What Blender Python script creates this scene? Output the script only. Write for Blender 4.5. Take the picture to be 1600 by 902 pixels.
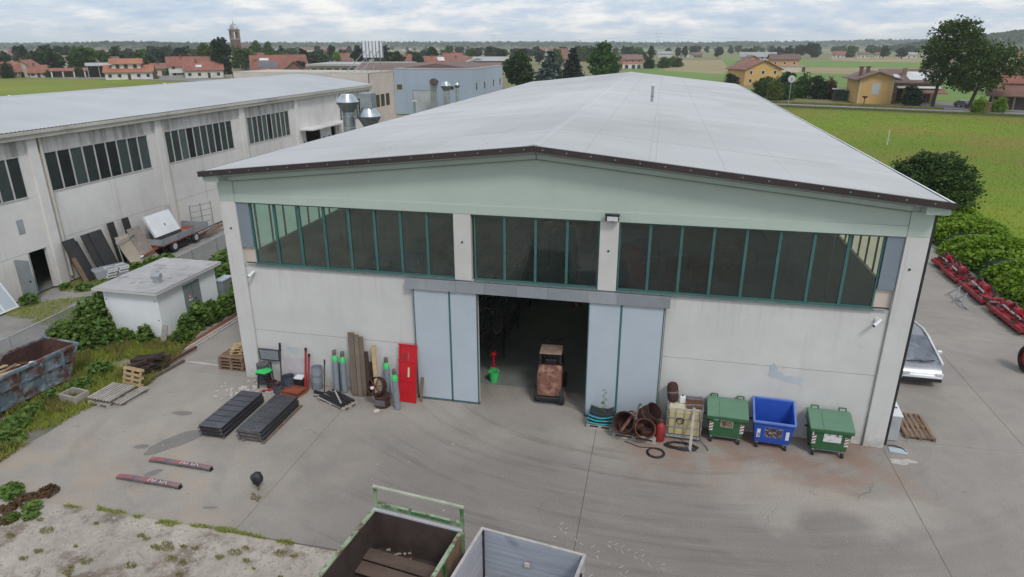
import bpy, bmesh, math, random
import numpy as np
from mathutils import Vector, Matrix
for o in list(bpy.data.objects): bpy.data.objects.remove(o)
SC = bpy.context.scene
COL = SC.collection
R = math.radians
# ------------------------------------------------------------------ camera
CAM = Vector((15.867, -21.362, 12.80))
cd = bpy.data.cameras.new('camera'); cam = bpy.data.objects.new('camera', cd); COL.objects.link(cam)
cam.location = CAM
cam.rotation_euler = (math.pi / 2 - 0.353, 0.0014, 0.2164)
cd.sensor_width = 36; cd.lens = 36 * 1031.1 / 1600; cd.clip_start = 0.1; cd.clip_end = 30000
SC.camera = cam
# ------------------------------------------------------------------ sky and sun
SUN_EL, SUN_AZ = R(50), R(142)
w = bpy.data.worlds.new('World'); SC.world = w; w.use_nodes = True
nt = w.node_tree; N = nt.nodes; L = nt.links; N.clear()
def nn(tree, t, **k):
    n = tree.nodes.new(t)
    for a, b in k.items(): setattr(n, a, b)
    return n
out = nn(nt, 'ShaderNodeOutputWorld')
sky = nn(nt, 'ShaderNodeTexSky', sky_type='NISHITA'); sky.sun_disc = False
sky.sun_elevation = SUN_EL; sky.sun_rotation = SUN_AZ; sky.air_density = 1.0; sky.dust_density = 2.0; sky.ozone_density = 1.5
bg1 = nn(nt, 'ShaderNodeBackground'); bg1.inputs['Strength'].default_value = 0.10
bg2 = nn(nt, 'ShaderNodeBackground'); bg2.inputs['Strength'].default_value = 1.0
L.new(sky.outputs[0], bg1.inputs[0])
tc = nn(nt, 'ShaderNodeTexCoord'); sep = nn(nt, 'ShaderNodeSeparateXYZ'); L.new(tc.outputs['Generated'], sep.inputs[0])
zz = nn(nt, 'ShaderNodeMath', operation='ABSOLUTE'); L.new(sep.outputs[2], zz.inputs[0])
za = nn(nt, 'ShaderNodeMath', operation='ADD'); za.inputs[1].default_value = 0.2; L.new(zz.outputs[0], za.inputs[0])
dx = nn(nt, 'ShaderNodeMath', operation='DIVIDE'); L.new(sep.outputs[0], dx.inputs[0]); L.new(za.outputs[0], dx.inputs[1])
dy = nn(nt, 'ShaderNodeMath', operation='DIVIDE'); L.new(sep.outputs[1], dy.inputs[0]); L.new(za.outputs[0], dy.inputs[1])
cmb = nn(nt, 'ShaderNodeCombineXYZ'); L.new(dx.outputs[0], cmb.inputs[0]); L.new(dy.outputs[0], cmb.inputs[1])
n1 = nn(nt, 'ShaderNodeTexNoise'); n1.inputs['Scale'].default_value = 2.9; n1.inputs['Detail'].default_value = 8; n1.inputs['Roughness'].default_value = 0.62; L.new(cmb.outputs[0], n1.inputs['Vector'])
n2 = nn(nt, 'ShaderNodeTexNoise'); n2.inputs['Scale'].default_value = 0.9; n2.inputs['Detail'].default_value = 4; L.new(cmb.outputs[0], n2.inputs['Vector'])
rp = nn(nt, 'ShaderNodeValToRGB'); e = rp.color_ramp.elements
e[0].position = 0.40; e[0].color = (0.46, 0.58, 0.76, 1)
e[1].position = 0.50; e[1].color = (0.65, 0.725, 0.83, 1)
x = e.new(0.545); x.color = (0.82, 0.84, 0.88, 1); x = e.new(0.61); x.color = (1.0, 0.985, 0.97, 1)
ad = nn(nt, 'ShaderNodeMix', data_type='FLOAT'); ad.inputs[0].default_value = 0.36
L.new(n1.outputs[0], ad.inputs[2]); L.new(n2.outputs[0], ad.inputs[3]); L.new(ad.outputs[0], rp.inputs[0])
# the cloud layer thins to an even pale band at the horizon
hb = nn(nt, 'ShaderNodeMapRange'); hb.inputs[1].default_value = 0.0; hb.inputs[2].default_value = 0.02; hb.inputs[3].default_value = 1.0; hb.inputs[4].default_value = 0.0
L.new(zz.outputs[0], hb.inputs[0])
hm = nn(nt, 'ShaderNodeMix', data_type='RGBA'); L.new(hb.outputs[0], hm.inputs[0]); L.new(rp.outputs[0], hm.inputs[6]); hm.inputs[7].default_value = (0.64, 0.735, 0.85, 1)
L.new(hm.outputs[2], bg2.inputs[0])
mx = nn(nt, 'ShaderNodeMixShader'); mx.inputs[0].default_value = 0.88
L.new(bg1.outputs[0], mx.inputs[1]); L.new(bg2.outputs[0], mx.inputs[2]); L.new(mx.outputs[0], out.inputs[0])
sd = bpy.data.lights.new('sun', 'SUN'); sun = bpy.data.objects.new('sun', sd); COL.objects.link(sun)
sd.energy = 1.35; sd.angle = R(12); sd.color = (1.0, 0.975, 0.95)
sv = Vector((math.sin(SUN_AZ) * math.cos(SUN_EL), math.cos(SUN_AZ) * math.cos(SUN_EL), math.sin(SUN_EL)))
sun.rotation_euler = sv.to_track_quat('Z', 'Y').to_euler(); sun.location = (0, -30, 60)
vs = SC.view_settings; vs.view_transform = 'Standard'; vs.look = 'None'; vs.exposure = 0.14; vs.gamma = 1.0
try:
    SC.render.engine = 'CYCLES'
    SC.cycles.max_bounces = 8; SC.cycles.transparent_max_bounces = 16; SC.cycles.volume_bounces = 2
except Exception: pass
# ------------------------------------------------------------------ helpers
def tag(o, label=None, cat=None, group=None, kind=None):
    if label: o['label'] = label
    if cat: o['category'] = cat
    if group: o['group'] = group
    if kind: o['kind'] = kind
    return o
def thing(name, loc, label, cat, rz=0.0, group=None):
    o = bpy.data.objects.new(name, None); COL.objects.link(o); o.empty_display_size = 0.3
    o.location = loc; o.rotation_euler = (0, 0, rz)
    return tag(o, label, cat, group)
def mesh_obj(name, me, parent=None, loc=None):
    o = bpy.data.objects.new(name, me); COL.objects.link(o)
    if parent: o.parent = parent
    if loc is not None: o.location = loc
    return o
def kids(o): return [c for c in COL.objects if c.parent == o]
def copy_tree(o, parent=None, _k=None):
    c = o.copy(); COL.objects.link(c)
    if parent: c.parent = parent
    for ch in list(o.children): copy_tree(ch, c)
    return c
class MB:
    def __init__(s): s.v = []; s.f = []
    def add(s, v, f):
        n = len(s.v); s.v += [tuple(q) for q in v]; s.f += [tuple(n + i for i in g) for g in f]; return s
    def box(s, x0, y0, z0, x1, y1, z1):
        if x1 < x0: x0, x1 = x1, x0
        if y1 < y0: y0, y1 = y1, y0
        if z1 < z0: z0, z1 = z1, z0
        v = [(x0, y0, z0), (x1, y0, z0), (x1, y1, z0), (x0, y1, z0), (x0, y0, z1), (x1, y0, z1), (x1, y1, z1), (x0, y1, z1)]
        return s.add(v, [(0, 3, 2, 1), (4, 5, 6, 7), (0, 1, 5, 4), (1, 2, 6, 5), (2, 3, 7, 6), (3, 0, 4, 7)])
    def ob(s, c, size, m=None, rz=0.0):
        m = m or Matrix.Rotation(rz, 3, 'Z'); a, b, d = [q / 2 for q in size]; c = Vector(c)
        v = [c + m @ Vector((i * a, j * b, k * d)) for k in (-1, 1) for i, j in ((-1, -1), (1, -1), (1, 1), (-1, 1))]
        return s.add(v, [(0, 3, 2, 1), (4, 5, 6, 7), (0, 1, 5, 4), (1, 2, 6, 5), (2, 3, 7, 6), (3, 0, 4, 7)])
    def bar(s, p, q, wd, h=None, up=(0, 0, 1)):
        p = Vector(p); q = Vector(q); d = (q - p); l = d.length; d.normalize(); h = h or wd
        u = Vector(up)
        if abs(d.dot(u)) > 0.98: u = Vector((0, 1, 0))
        x = d.cross(u).normalized(); y = x.cross(d).normalized()
        m = Matrix((x, d, y)).transposed()
        return s.ob((p + q) / 2, (wd, l, h), m)
    def tube(s, p, q, r, r2=None, n=10, cap=True):
        p = Vector(p); q = Vector(q); r2 = r if r2 is None else r2; d = (q - p).normalized()
        u = Vector((0, 0, 1)) if abs(d.z) < 0.95 else Vector((1, 0, 0))
        a = d.cross(u).normalized(); b = d.cross(a)
        v = []
        for c, rr in ((p, r), (q, r2)):
            for i in range(n):
                t = 2 * math.pi * i / n; v.append(c + (a * math.cos(t) + b * math.sin(t)) * rr)
        f = [(i, i + n, (i + 1) % n + n, (i + 1) % n) for i in range(n)]
        if cap: f += [tuple(range(n)), tuple(reversed(range(n, 2 * n)))]
        return s.add(v, f)
    def path(s, pts, r, n=6):
        for a, b in zip(pts[:-1], pts[1:]): s.tube(a, b, r, n=n)
        return s
    def lathe(s, c, prof, n=20, m=None, closed=False):
        c = Vector(c); m = m or Matrix.Identity(3); v = []
        for r, z in prof:
            for i in range(n):
                t = 2 * math.pi * i / n; v.append(c + m @ Vector((r * math.cos(t), r * math.sin(t), z)))
        k = len(prof); f = []
        for j in range(k - 1):
            for i in range(n): f.append((j * n + i, j * n + (i + 1) % n, (j + 1) * n + (i + 1) % n, (j + 1) * n + i))
        if not closed: f += [tuple(reversed(range(n))), tuple(range((k - 1) * n, k * n))]
        return s.add(v, f)
    def ext(s, poly, vec):
        a = [Vector(q) for q in poly]; vec = Vector(vec); n = len(a); v = a + [q + vec for q in a]
        f = [tuple(range(n)), tuple(reversed(range(n, 2 * n)))] + [(i, i + n, (i + 1) % n + n, (i + 1) % n) for i in range(n)]
        return s.add(v, f)
    def mesh(s, name, mat, smooth=True, bevel=0):
        me = bpy.data.meshes.new(name); me.from_pydata(s.v, [], s.f)
        bm = bmesh.new(); bm.from_mesh(me)
        bmesh.ops.recalc_face_normals(bm, faces=bm.faces)
        if bevel: bmesh.ops.bevel(bm, geom=list(bm.edges), offset=bevel, segments=1, affect='EDGES', profile=0.5)
        bm.to_mesh(me); bm.free(); me.materials.append(mat)
        if smooth:
            me.polygons.foreach_set('use_smooth', [True] * len(me.polygons)); me.set_sharp_from_angle(angle=R(34))
        return me
    def build(s, name, mat, parent=None, loc=None, smooth=True, bevel=0):
        return mesh_obj(name, s.mesh(name, mat, smooth, bevel), parent, loc)
def B(*a): return MB().box(*a)
# ------------------------------------------------------------------ materials
def mat(name, c1, c2=None, sc=2.0, rough=0.75, metal=0.0, bump=0.15, c3=None, streak=0.0, big=0.12, var=0.0, spec=0.4, fine=0.5, pos=(0.35, 0.65), stretch=(1, 1, 1), c3pos=(0.55, 0.75)):
    m = bpy.data.materials.new(name); m.use_nodes = True; t = m.node_tree; b = t.nodes['Principled BSDF']
    b.inputs['Roughness'].default_value = rough; b.inputs['Metallic'].default_value = metal; b.inputs['Specular IOR Level'].default_value = spec
    c2 = c2 or tuple(q * 0.82 for q in c1)
    tc = nn(t, 'ShaderNodeTexCoord'); mp = nn(t, 'ShaderNodeMapping'); mp.inputs['Scale'].default_value = stretch
    t.links.new(tc.outputs['Object'], mp.inputs[0])
    a = nn(t, 'ShaderNodeTexNoise'); a.inputs['Scale'].default_value = sc; a.inputs['Detail'].default_value = 9; a.inputs['Roughness'].default_value = fine + 0.12
    t.links.new(mp.outputs[0], a.inputs['Vector'])
    mr = nn(t, 'ShaderNodeMapRange'); mr.inputs[1].default_value = pos[0]; mr.inputs[2].default_value = pos[1]; t.links.new(a.outputs[0], mr.inputs[0])
    mx = nn(t, 'ShaderNodeMix', data_type='RGBA'); t.links.new(mr.outputs[0], mx.inputs[0]); mx.inputs[6].default_value = (*c1, 1); mx.inputs[7].default_value = (*c2, 1)
    cur = mx.outputs[2]
    if c3:
        s3 = nn(t, 'ShaderNodeTexNoise'); s3.inputs['Scale'].default_value = sc * 0.6; s3.inputs['Detail'].default_value = 7; s3.inputs['Roughness'].default_value = 0.65
        m3 = nn(t, 'ShaderNodeMapping'); m3.inputs['Location'].default_value = (7, 3, 5)
        if streak: m3.inputs['Scale'].default_value = (3.2, 3.2, 0.28)
        t.links.new(tc.outputs['Object'], m3.inputs[0]); t.links.new(m3.outputs[0], s3.inputs['Vector'])
        r3 = nn(t, 'ShaderNodeMapRange'); r3.inputs[1].default_value = c3pos[0]; r3.inputs[2].default_value = c3pos[1]; r3.inputs[4].default_value = streak or 1.0
        t.links.new(s3.outputs[0], r3.inputs[0])
        x3 = nn(t, 'ShaderNodeMix', data_type='RGBA'); t.links.new(r3.outputs[0], x3.inputs[0]); t.links.new(cur, x3.inputs[6]); x3.inputs[7].default_value = (*c3, 1); cur = x3.outputs[2]
    if big or var:
        bn = nn(t, 'ShaderNodeTexNoise'); bn.inputs['Scale'].default_value = sc * 0.17; bn.inputs['Detail'].default_value = 3; t.links.new(tc.outputs['Object'], bn.inputs['Vector'])
        br = nn(t, 'ShaderNodeMapRange'); br.inputs[1].default_value = 0.3; br.inputs[2].default_value = 0.7; br.inputs[3].default_value = 1 - big; br.inputs[4].default_value = 1 + big
        t.links.new(bn.outputs[0], br.inputs[0]); val = br.outputs[0]
        if var:
            oi = nn(t, 'ShaderNodeObjectInfo'); vr = nn(t, 'ShaderNodeMapRange'); vr.inputs[3].default_value = 1 - var; vr.inputs[4].default_value = 1 + var
            t.links.new(oi.outputs['Random'], vr.inputs[0]); mu = nn(t, 'ShaderNodeMath', operation='MULTIPLY'); t.links.new(val, mu.inputs[0]); t.links.new(vr.outputs[0], mu.inputs[1]); val = mu.outputs[0]
        hs = nn(t, 'ShaderNodeHueSaturation'); t.links.new(val, hs.inputs['Value']); t.links.new(cur, hs.inputs['Color']); cur = hs.outputs[0]
    t.links.new(cur, b.inputs['Base Color'])
    if bump:
        bp = nn(t, 'ShaderNodeBump'); bp.inputs['Strength'].default_value = bump; bp.inputs['Distance'].default_value = 0.02
        fn = nn(t, 'ShaderNodeTexNoise'); fn.inputs['Scale'].default_value = sc * 9; fn.inputs['Detail'].default_value = 4; t.links.new(mp.outputs[0], fn.inputs['Vector'])
        t.links.new(fn.outputs[0], bp.inputs['Height']); t.links.new(bp.outputs[0], b.inputs['Normal'])
    return m
def glass_mat(name, tint, dust=0.14):
    m = bpy.data.materials.new(name); m.use_nodes = True; t = m.node_tree; t.nodes.clear()
    o = nn(t, 'ShaderNodeOutputMaterial'); tr = nn(t, 'ShaderNodeBsdfTransparent'); tr.inputs[0].default_value = (*tint, 1)
    gl = nn(t, 'ShaderNodeBsdfGlossy'); gl.inputs['Roughness'].default_value = 0.05; fr = nn(t, 'ShaderNodeFresnel'); fr.inputs[0].default_value = 1.6
    df = nn(t, 'ShaderNodeBsdfDiffuse'); df.inputs[0].default_value = (0.14, 0.195, 0.185, 1)
    tc = nn(t, 'ShaderNodeTexCoord'); ns = nn(t, 'ShaderNodeTexNoise'); ns.inputs['Scale'].default_value = 1.6; ns.inputs['Detail'].default_value = 6; t.links.new(tc.outputs['Object'], ns.inputs['Vector'])
    mr = nn(t, 'ShaderNodeMapRange'); mr.inputs[1].default_value = 0.35; mr.inputs[2].default_value = 0.75; mr.inputs[3].default_value = 0.0; mr.inputs[4].default_value = 0.08; t.links.new(ns.outputs[0], mr.inputs[0])
    oi = nn(t, 'ShaderNodeObjectInfo'); orr = nn(t, 'ShaderNodeMapRange'); orr.inputs[3].default_value = 0.0; orr.inputs[4].default_value = dust; t.links.new(oi.outputs['Random'], orr.inputs[0]); sm = nn(t, 'ShaderNodeMath', operation='ADD'); t.links.new(mr.outputs[0], sm.inputs[0]); t.links.new(orr.outputs[0], sm.inputs[1])
    m0 = nn(t, 'ShaderNodeMixShader'); t.links.new(sm.outputs[0], m0.inputs[0]); t.links.new(tr.outputs[0], m0.inputs[1]); t.links.new(df.outputs[0], m0.inputs[2])
    m1 = nn(t, 'ShaderNodeMixShader'); t.links.new(fr.outputs[0], m1.inputs[0]); t.links.new(m0.outputs[0], m1.inputs[1]); t.links.new(gl.outputs[0], m1.inputs[2]); t.links.new(m1.outputs[0], o.inputs[0])
    return m
def trans_mat(name, c):
    m = bpy.data.materials.new(name); m.use_nodes = True; t = m.node_tree; t.nodes.clear()
    o = nn(t, 'ShaderNodeOutputMaterial'); tr = nn(t, 'ShaderNodeBsdfTranslucent'); tr.inputs[0].default_value = (*c, 1); df = nn(t, 'ShaderNodeBsdfDiffuse'); df.inputs[0].default_value = (*c, 1)
    m1 = nn(t, 'ShaderNodeMixShader'); m1.inputs[0].default_value = 0.12; t.links.new(tr.outputs[0], m1.inputs[1]); t.links.new(df.outputs[0], m1.inputs[2]); t.links.new(m1.outputs[0], o.inputs[0])
    return m
def leaf_mat(name, c1, c2, trans=0.25):
    m = bpy.data.materials.new(name); m.use_nodes = True; t = m.node_tree; b = t.nodes['Principled BSDF']; b.inputs['Roughness'].default_value = 0.6; b.inputs['Specular IOR Level'].default_value = 0.25
    g = nn(t, 'ShaderNodeNewGeometry'); tc = nn(t, 'ShaderNodeTexCoord'); ns = nn(t, 'ShaderNodeTexNoise'); ns.inputs['Scale'].default_value = 1.1; ns.inputs['Detail'].default_value = 3; t.links.new(tc.outputs['Object'], ns.inputs['Vector'])
    ad = nn(t, 'ShaderNodeMix', data_type='FLOAT'); ad.inputs[0].default_value = 0.5; t.links.new(g.outputs['Random Per Island'], ad.inputs[2]); t.links.new(ns.outputs[0], ad.inputs[3])
    mr = nn(t, 'ShaderNodeMapRange'); mr.inputs[1].default_value = 0.25; mr.inputs[2].default_value = 0.75; t.links.new(ad.outputs[0], mr.inputs[0])
    mx = nn(t, 'ShaderNodeMix', data_type='RGBA'); t.links.new(mr.outputs[0], mx.inputs[0]); mx.inputs[6].default_value = (*c1, 1); mx.inputs[7].default_value = (*c2, 1)
    t.links.new(mx.outputs[2], b.inputs['Base Color'])
    tl = nn(t, 'ShaderNodeBsdfTranslucent'); t.links.new(mx.outputs[2], tl.inputs[0]); ms = nn(t, 'ShaderNodeMixShader'); ms.inputs[0].default_value = trans
    t.links.new(b.outputs[0], ms.inputs[1]); t.links.new(tl.outputs[0], ms.inputs[2]); t.links.new(ms.outputs[0], t.nodes['Material Output'].inputs[0])
    return m
M = {}
M['conc_wall'] = mat('pale_concrete', (0.585, 0.57, 0.54), (0.53, 0.515, 0.485), 0.9, 0.9, bump=0.08, c3=(0.40, 0.38, 0.34), streak=0.35, big=0.06)
M['conc_left'] = mat('weathered_concrete', (0.67, 0.65, 0.62), (0.60, 0.58, 0.55), 0.8, 0.92, bump=0.1, c3=(0.34, 0.32, 0.285), streak=0.6, big=0.12)
M['conc_stain'] = mat('streaked_concrete', (0.58, 0.565, 0.54), (0.49, 0.475, 0.45), 1.1, 0.92, bump=0.1, c3=(0.20, 0.18, 0.155), streak=0.7, big=0.12, c3pos=(0.45, 0.62))
M['conc_beige'] = mat('beige_concrete', (0.56, 0.49, 0.42), (0.50, 0.43, 0.37), 0.6, 0.9, bump=0.05, c3=(0.36, 0.29, 0.24), streak=0.4)
M['green_paint'] = mat('pale_green_paint', (0.45, 0.525, 0.465), (0.42, 0.49, 0.43), 0.5, 0.8, bump=0.04, c3=(0.33, 0.36, 0.31), streak=0.3, big=0.05)
M['roof_white'] = mat('grey_white_roofing', (0.50, 0.50, 0.49), (0.455, 0.455, 0.445), 0.25, 0.75, bump=0.03, c3=(0.385, 0.38, 0.355), streak=0, big=0.10, var=0.04, c3pos=(0.52, 0.78), stretch=(0.35, 1.6, 1))
M['roof_left'] = mat('corrugated_roofing', (0.445, 0.455, 0.46), (0.40, 0.41, 0.415), 0.3, 0.7, bump=0.03, big=0.06)
M['brown_trim'] = mat('dark_brown_sheet', (0.035, 0.026, 0.026), (0.05, 0.035, 0.033), 3, 0.45, bump=0.02)
M['black'] = mat('black_plastic', (0.016, 0.016, 0.018), (0.03, 0.03, 0.033), 4, 0.5, bump=0.03)
M['teal'] = mat('teal_frame', (0.04, 0.125, 0.112), (0.055, 0.15, 0.135), 5, 0.5, bump=0.02)
M['sill'] = mat('grey_green_sill', (0.13, 0.165, 0.16), (0.16, 0.19, 0.18), 5, 0.6)
M['zinc'] = mat('dull_zinc_sheet', (0.235, 0.255, 0.275), (0.29, 0.305, 0.32), 1.2, 0.55, bump=0.03, big=0.1, var=0.12)
M['galv'] = mat('galvanised_steel', (0.55, 0.60, 0.62), (0.40, 0.44, 0.46), 2.5, 0.28, metal=0.85, bump=0.03, big=0.15)
M['door_blue'] = mat('pale_blue_door', (0.45, 0.505, 0.55), (0.42, 0.47, 0.515), 0.8, 0.55, bump=0.02, c3=(0.36, 0.39, 0.41), streak=0.3, big=0.03)
M['side_metal'] = mat('blue_grey_sheet', (0.22, 0.26, 0.30), (0.19, 0.225, 0.26), 1.0, 0.5, bump=0.02)
M['glass'] = glass_mat('dark_window_glass', (0.90, 0.96, 0.93), 0.08)
M['glass_far'] = glass_mat('old_window_glass', (0.7, 0.74, 0.72), 0.5)
M['strip_l'] = trans_mat('green_translucent_panel', (0.80, 0.92, 0.82))
M['strip_r'] = trans_mat('tan_translucent_panel', (0.90, 0.84, 0.72))
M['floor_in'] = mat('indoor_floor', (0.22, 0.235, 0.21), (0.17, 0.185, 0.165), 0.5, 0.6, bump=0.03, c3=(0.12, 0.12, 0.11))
M['wood_grey'] = mat('weathered_wood', (0.20, 0.16, 0.12), (0.12, 0.095, 0.075), 3, 0.9, bump=0.3, stretch=(1, 1, 0.2), var=0.2)
M['wood_pale'] = mat('pale_pine', (0.50, 0.36, 0.20), (0.40, 0.28, 0.15), 5, 0.85, bump=0.15, var=0.15)
M['wood_silver'] = mat('silvered_wood', (0.42, 0.38, 0.34), (0.30, 0.27, 0.24), 6, 0.9, bump=0.2, var=0.15)
M['wood_brown'] = mat('brown_pallet_wood', (0.26, 0.17, 0.11), (0.17, 0.11, 0.07), 5, 0.9, bump=0.2, var=0.2)
M['wood_dark'] = mat('dark_wet_wood', (0.055, 0.034, 0.026), (0.03, 0.02, 0.016), 5, 0.85, bump=0.3, var=0.5)
M['panel_black'] = mat('black_steel_panel', (0.075, 0.075, 0.088), (0.05, 0.05, 0.06), 1.5, 0.42, metal=0.2, bump=0.03, c3=(0.13, 0.125, 0.14), c3pos=(0.5, 0.8))
M['panel_edge'] = mat('scuffed_steel_edge', (0.22, 0.20, 0.20), (0.10, 0.09, 0.09), 8, 0.5, metal=0.4)
M['rust'] = mat('rust', (0.16, 0.065, 0.035), (0.08, 0.035, 0.022), 4, 0.9, bump=0.25, c3=(0.28, 0.13, 0.06), big=0.2)
M['rust_dark'] = mat('dark_rust', (0.075, 0.032, 0.024), (0.035, 0.02, 0.018), 4, 0.9, bump=0.25, c3=(0.13, 0.055, 0.035))
M['rust_grey'] = mat('rusty_grey_paint', (0.16, 0.16, 0.17), (0.10, 0.09, 0.09), 4, 0.7, bump=0.15, c3=(0.15, 0.06, 0.03))
M['red'] = mat('bright_red_paint', (0.56, 0.012, 0.02), (0.46, 0.01, 0.018), 2, 0.45, bump=0.03, big=0.08)
M['red_dull'] = mat('dull_red_paint', (0.36, 0.03, 0.03), (0.22, 0.022, 0.02), 3, 0.5, bump=0.06, c3=(0.12, 0.03, 0.02))
M['mach_red'] = mat('machine_red_paint', (0.44, 0.02, 0.03), (0.24, 0.016, 0.022), 2.8, 0.45, bump=0.08, c3=(0.07, 0.03, 0.03), big=0.25, c3pos=(0.48, 0.62))
M['cyl_grey'] = mat('gas_cylinder_grey', (0.24, 0.27, 0.30), (0.19, 0.21, 0.24), 6, 0.5, bump=0.05)
M['green_neon'] = mat('bright_green_paint', (0.06, 0.60, 0.16), (0.05, 0.50, 0.13), 5, 0.5)
M['bin_green'] = mat('green_bin_plastic', (0.035, 0.135, 0.05), (0.03, 0.11, 0.045), 3, 0.55, bump=0.04, c3=(0.075, 0.125, 0.075), big=0.08)
M['bin_lid'] = mat('faded_green_lid', (0.125, 0.235, 0.15), (0.105, 0.205, 0.13), 2, 0.6, bump=0.04, c3=(0.18, 0.27, 0.19), big=0.08)
M['bin_blue'] = mat('blue_bin_plastic', (0.022, 0.085, 0.43), (0.018, 0.07, 0.37), 3, 0.45, bump=0.03, big=0.06)
M['bin_blue_rim'] = mat('faded_blue_rim', (0.13, 0.22, 0.55), (0.09, 0.17, 0.50), 3, 0.5)
M['rubber'] = mat('rubber', (0.018, 0.018, 0.019), (0.03, 0.03, 0.03), 6, 0.8)
M['white'] = mat('white_paint', (0.74, 0.76, 0.77), (0.66, 0.68, 0.69), 2, 0.55, bump=0.03, c3=(0.5, 0.5, 0.48), streak=0.25)
M['cabin'] = mat('cabin_white_paint', (0.83, 0.85, 0.86), (0.78, 0.80, 0.81), 1.2, 0.75, bump=0.05, c3=(0.42, 0.44, 0.42), streak=0.35, big=0.05)
M['cabin_roof'] = mat('bitumen_grey_roof', (0.42, 0.41, 0.405), (0.36, 0.35, 0.345), 2, 0.85, bump=0.1, c3=(0.14, 0.12, 0.12), c3pos=(0.55, 0.7))
M['ibc'] = mat('yellowed_plastic', (0.55, 0.47, 0.25), (0.46, 0.38, 0.20), 1.6, 0.55, c3=(0.42, 0.20, 0.09), c3pos=(0.60, 0.75))
M['turq'] = mat('turquoise_sacking', (0.04, 0.42, 0.46), (0.03, 0.30, 0.34), 6, 0.7)
M['sticker_brown'] = mat('faded_brown_label', (0.30, 0.22, 0.17), (0.10, 0.06, 0.045), 11, 0.6, bump=0, big=0, pos=(0.45, 0.55))
M['sticker_dark'] = mat('dark_mottled_label', (0.05, 0.04, 0.05), (0.40, 0.33, 0.30), 10, 0.6, bump=0, big=0, pos=(0.5, 0.6))
M['sticker_white'] = mat('worn_white_label', (0.72, 0.72, 0.72), (0.08, 0.10, 0.08), 5, 0.6, bump=0, big=0, pos=(0.54, 0.60))
M['cont_blue'] = mat('worn_blue_steel', (0.12, 0.17, 0.21), (0.26, 0.30, 0.32), 2.6, 0.75, bump=0.2, c3=(0.12, 0.06, 0.045), c3pos=(0.47, 0.56), big=0.2, pos=(0.45, 0.6))
M['ply'] = mat('grey_brown_board', (0.30, 0.26, 0.22), (0.24, 0.20, 0.17), 3, 0.9, c3=(0.40, 0.33, 0.25))
M['truck_green'] = mat('truck_green_paint', (0.05, 0.17, 0.055), (0.045, 0.115, 0.045), 3, 0.55, bump=0.08, c3=(0.26, 0.36, 0.20), c3pos=(0.45, 0.6))
M['truck_pale'] = mat('pale_green_rubbed_paint', (0.34, 0.40, 0.29), (0.20, 0.27, 0.15), 5, 0.7, bump=0.2, c3=(0.13, 0.09, 0.06), c3pos=(0.5, 0.58))
M['truck_rust'] = mat('brown_bed_steel', (0.070, 0.048, 0.040), (0.042, 0.029, 0.024), 2, 0.85, bump=0.15, c3=(0.12, 0.065, 0.045), big=0.25)
M['truck_soil'] = mat('soil_and_moss', (0.075, 0.052, 0.038), (0.05, 0.04, 0.028), 3, 0.95, bump=0.6, c3=(0.07, 0.10, 0.03), c3pos=(0.5, 0.6))
M['alu'] = mat('dull_grey_board', (0.36, 0.39, 0.44), (0.25, 0.28, 0.32), 1.6, 0.6, bump=0.1, stretch=(0.25, 0.25, 6), c3=(0.12, 0.12, 0.12), c3pos=(0.58, 0.72), big=0.12)
M['alu_edge'] = mat('worn_board_edge', (0.48, 0.44, 0.41), (0.36, 0.33, 0.32), 6, 0.7)
M['orange_mach'] = mat('rusty_orange_paint', (0.27, 0.12, 0.08), (0.10, 0.05, 0.04), 5, 0.8, bump=0.25, big=0.2, c3=(0.40, 0.22, 0.16), c3pos=(0.5, 0.62))
M['cream'] = mat('cream_render', (0.60, 0.53, 0.43), None, 0.4, 0.9, var=0.08)
M['w_white'] = mat('white_render', (0.68, 0.66, 0.62), None, 0.4, 0.9, var=0.05)
M['w_grey'] = mat('grey_render', (0.38, 0.37, 0.35), None, 0.4, 0.9, var=0.08)
M['w_yellow'] = mat('ochre_render', (0.62, 0.40, 0.155), (0.55, 0.34, 0.13), 0.5, 0.9, bump=0.05)
M['w_orange'] = mat('orange_render', (0.60, 0.33, 0.17), None, 0.4, 0.9)
M['w_pink'] = mat('pink_render', (0.58, 0.26, 0.22), None, 0.4, 0.9)
M['w_brown'] = mat('brown_render', (0.27, 0.20, 0.155), None, 0.4, 0.9)
M['w_brick'] = mat('red_brick', (0.20, 0.105, 0.08), (0.145, 0.08, 0.06), 1.2, 0.9)
M['w_dark'] = mat('dark_boarding', (0.06, 0.055, 0.05), None, 1, 0.9)
M['w_red'] = mat('red_render', (0.42, 0.15, 0.12), None, 0.4, 0.9)
M['t_red'] = mat('red_roof_tiles', (0.30, 0.125, 0.09), (0.21, 0.085, 0.062), 0.8, 0.85, c3=(0.18, 0.09, 0.065), var=0.1)
M['t_orange'] = mat('orange_roof_tiles', (0.42, 0.175, 0.105), (0.33, 0.13, 0.08), 0.8, 0.85, var=0.05)
M['t_brown'] = mat('brown_roof_tiles', (0.20, 0.135, 0.115), (0.15, 0.10, 0.085), 0.8, 0.85, var=0.1)
M['t_grey'] = mat('grey_roofing', (0.38, 0.38, 0.37), (0.32, 0.32, 0.31), 0.4, 0.8, var=0.1)
M['blue_hall'] = mat('blue_grey_render', (0.36, 0.42, 0.50), (0.33, 0.385, 0.46), 0.25, 0.8, bump=0.02, c3=(0.26, 0.30, 0.34), streak=0.4)
M['asphalt'] = mat('worn_lane', (0.30, 0.285, 0.26), (0.235, 0.22, 0.20), 1.2, 0.9, bump=0.2, c3=(0.37, 0.345, 0.31))
M['road'] = mat('road_asphalt', (0.24, 0.23, 0.22), (0.20, 0.195, 0.19), 0.6, 0.9, bump=0.05)
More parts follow.
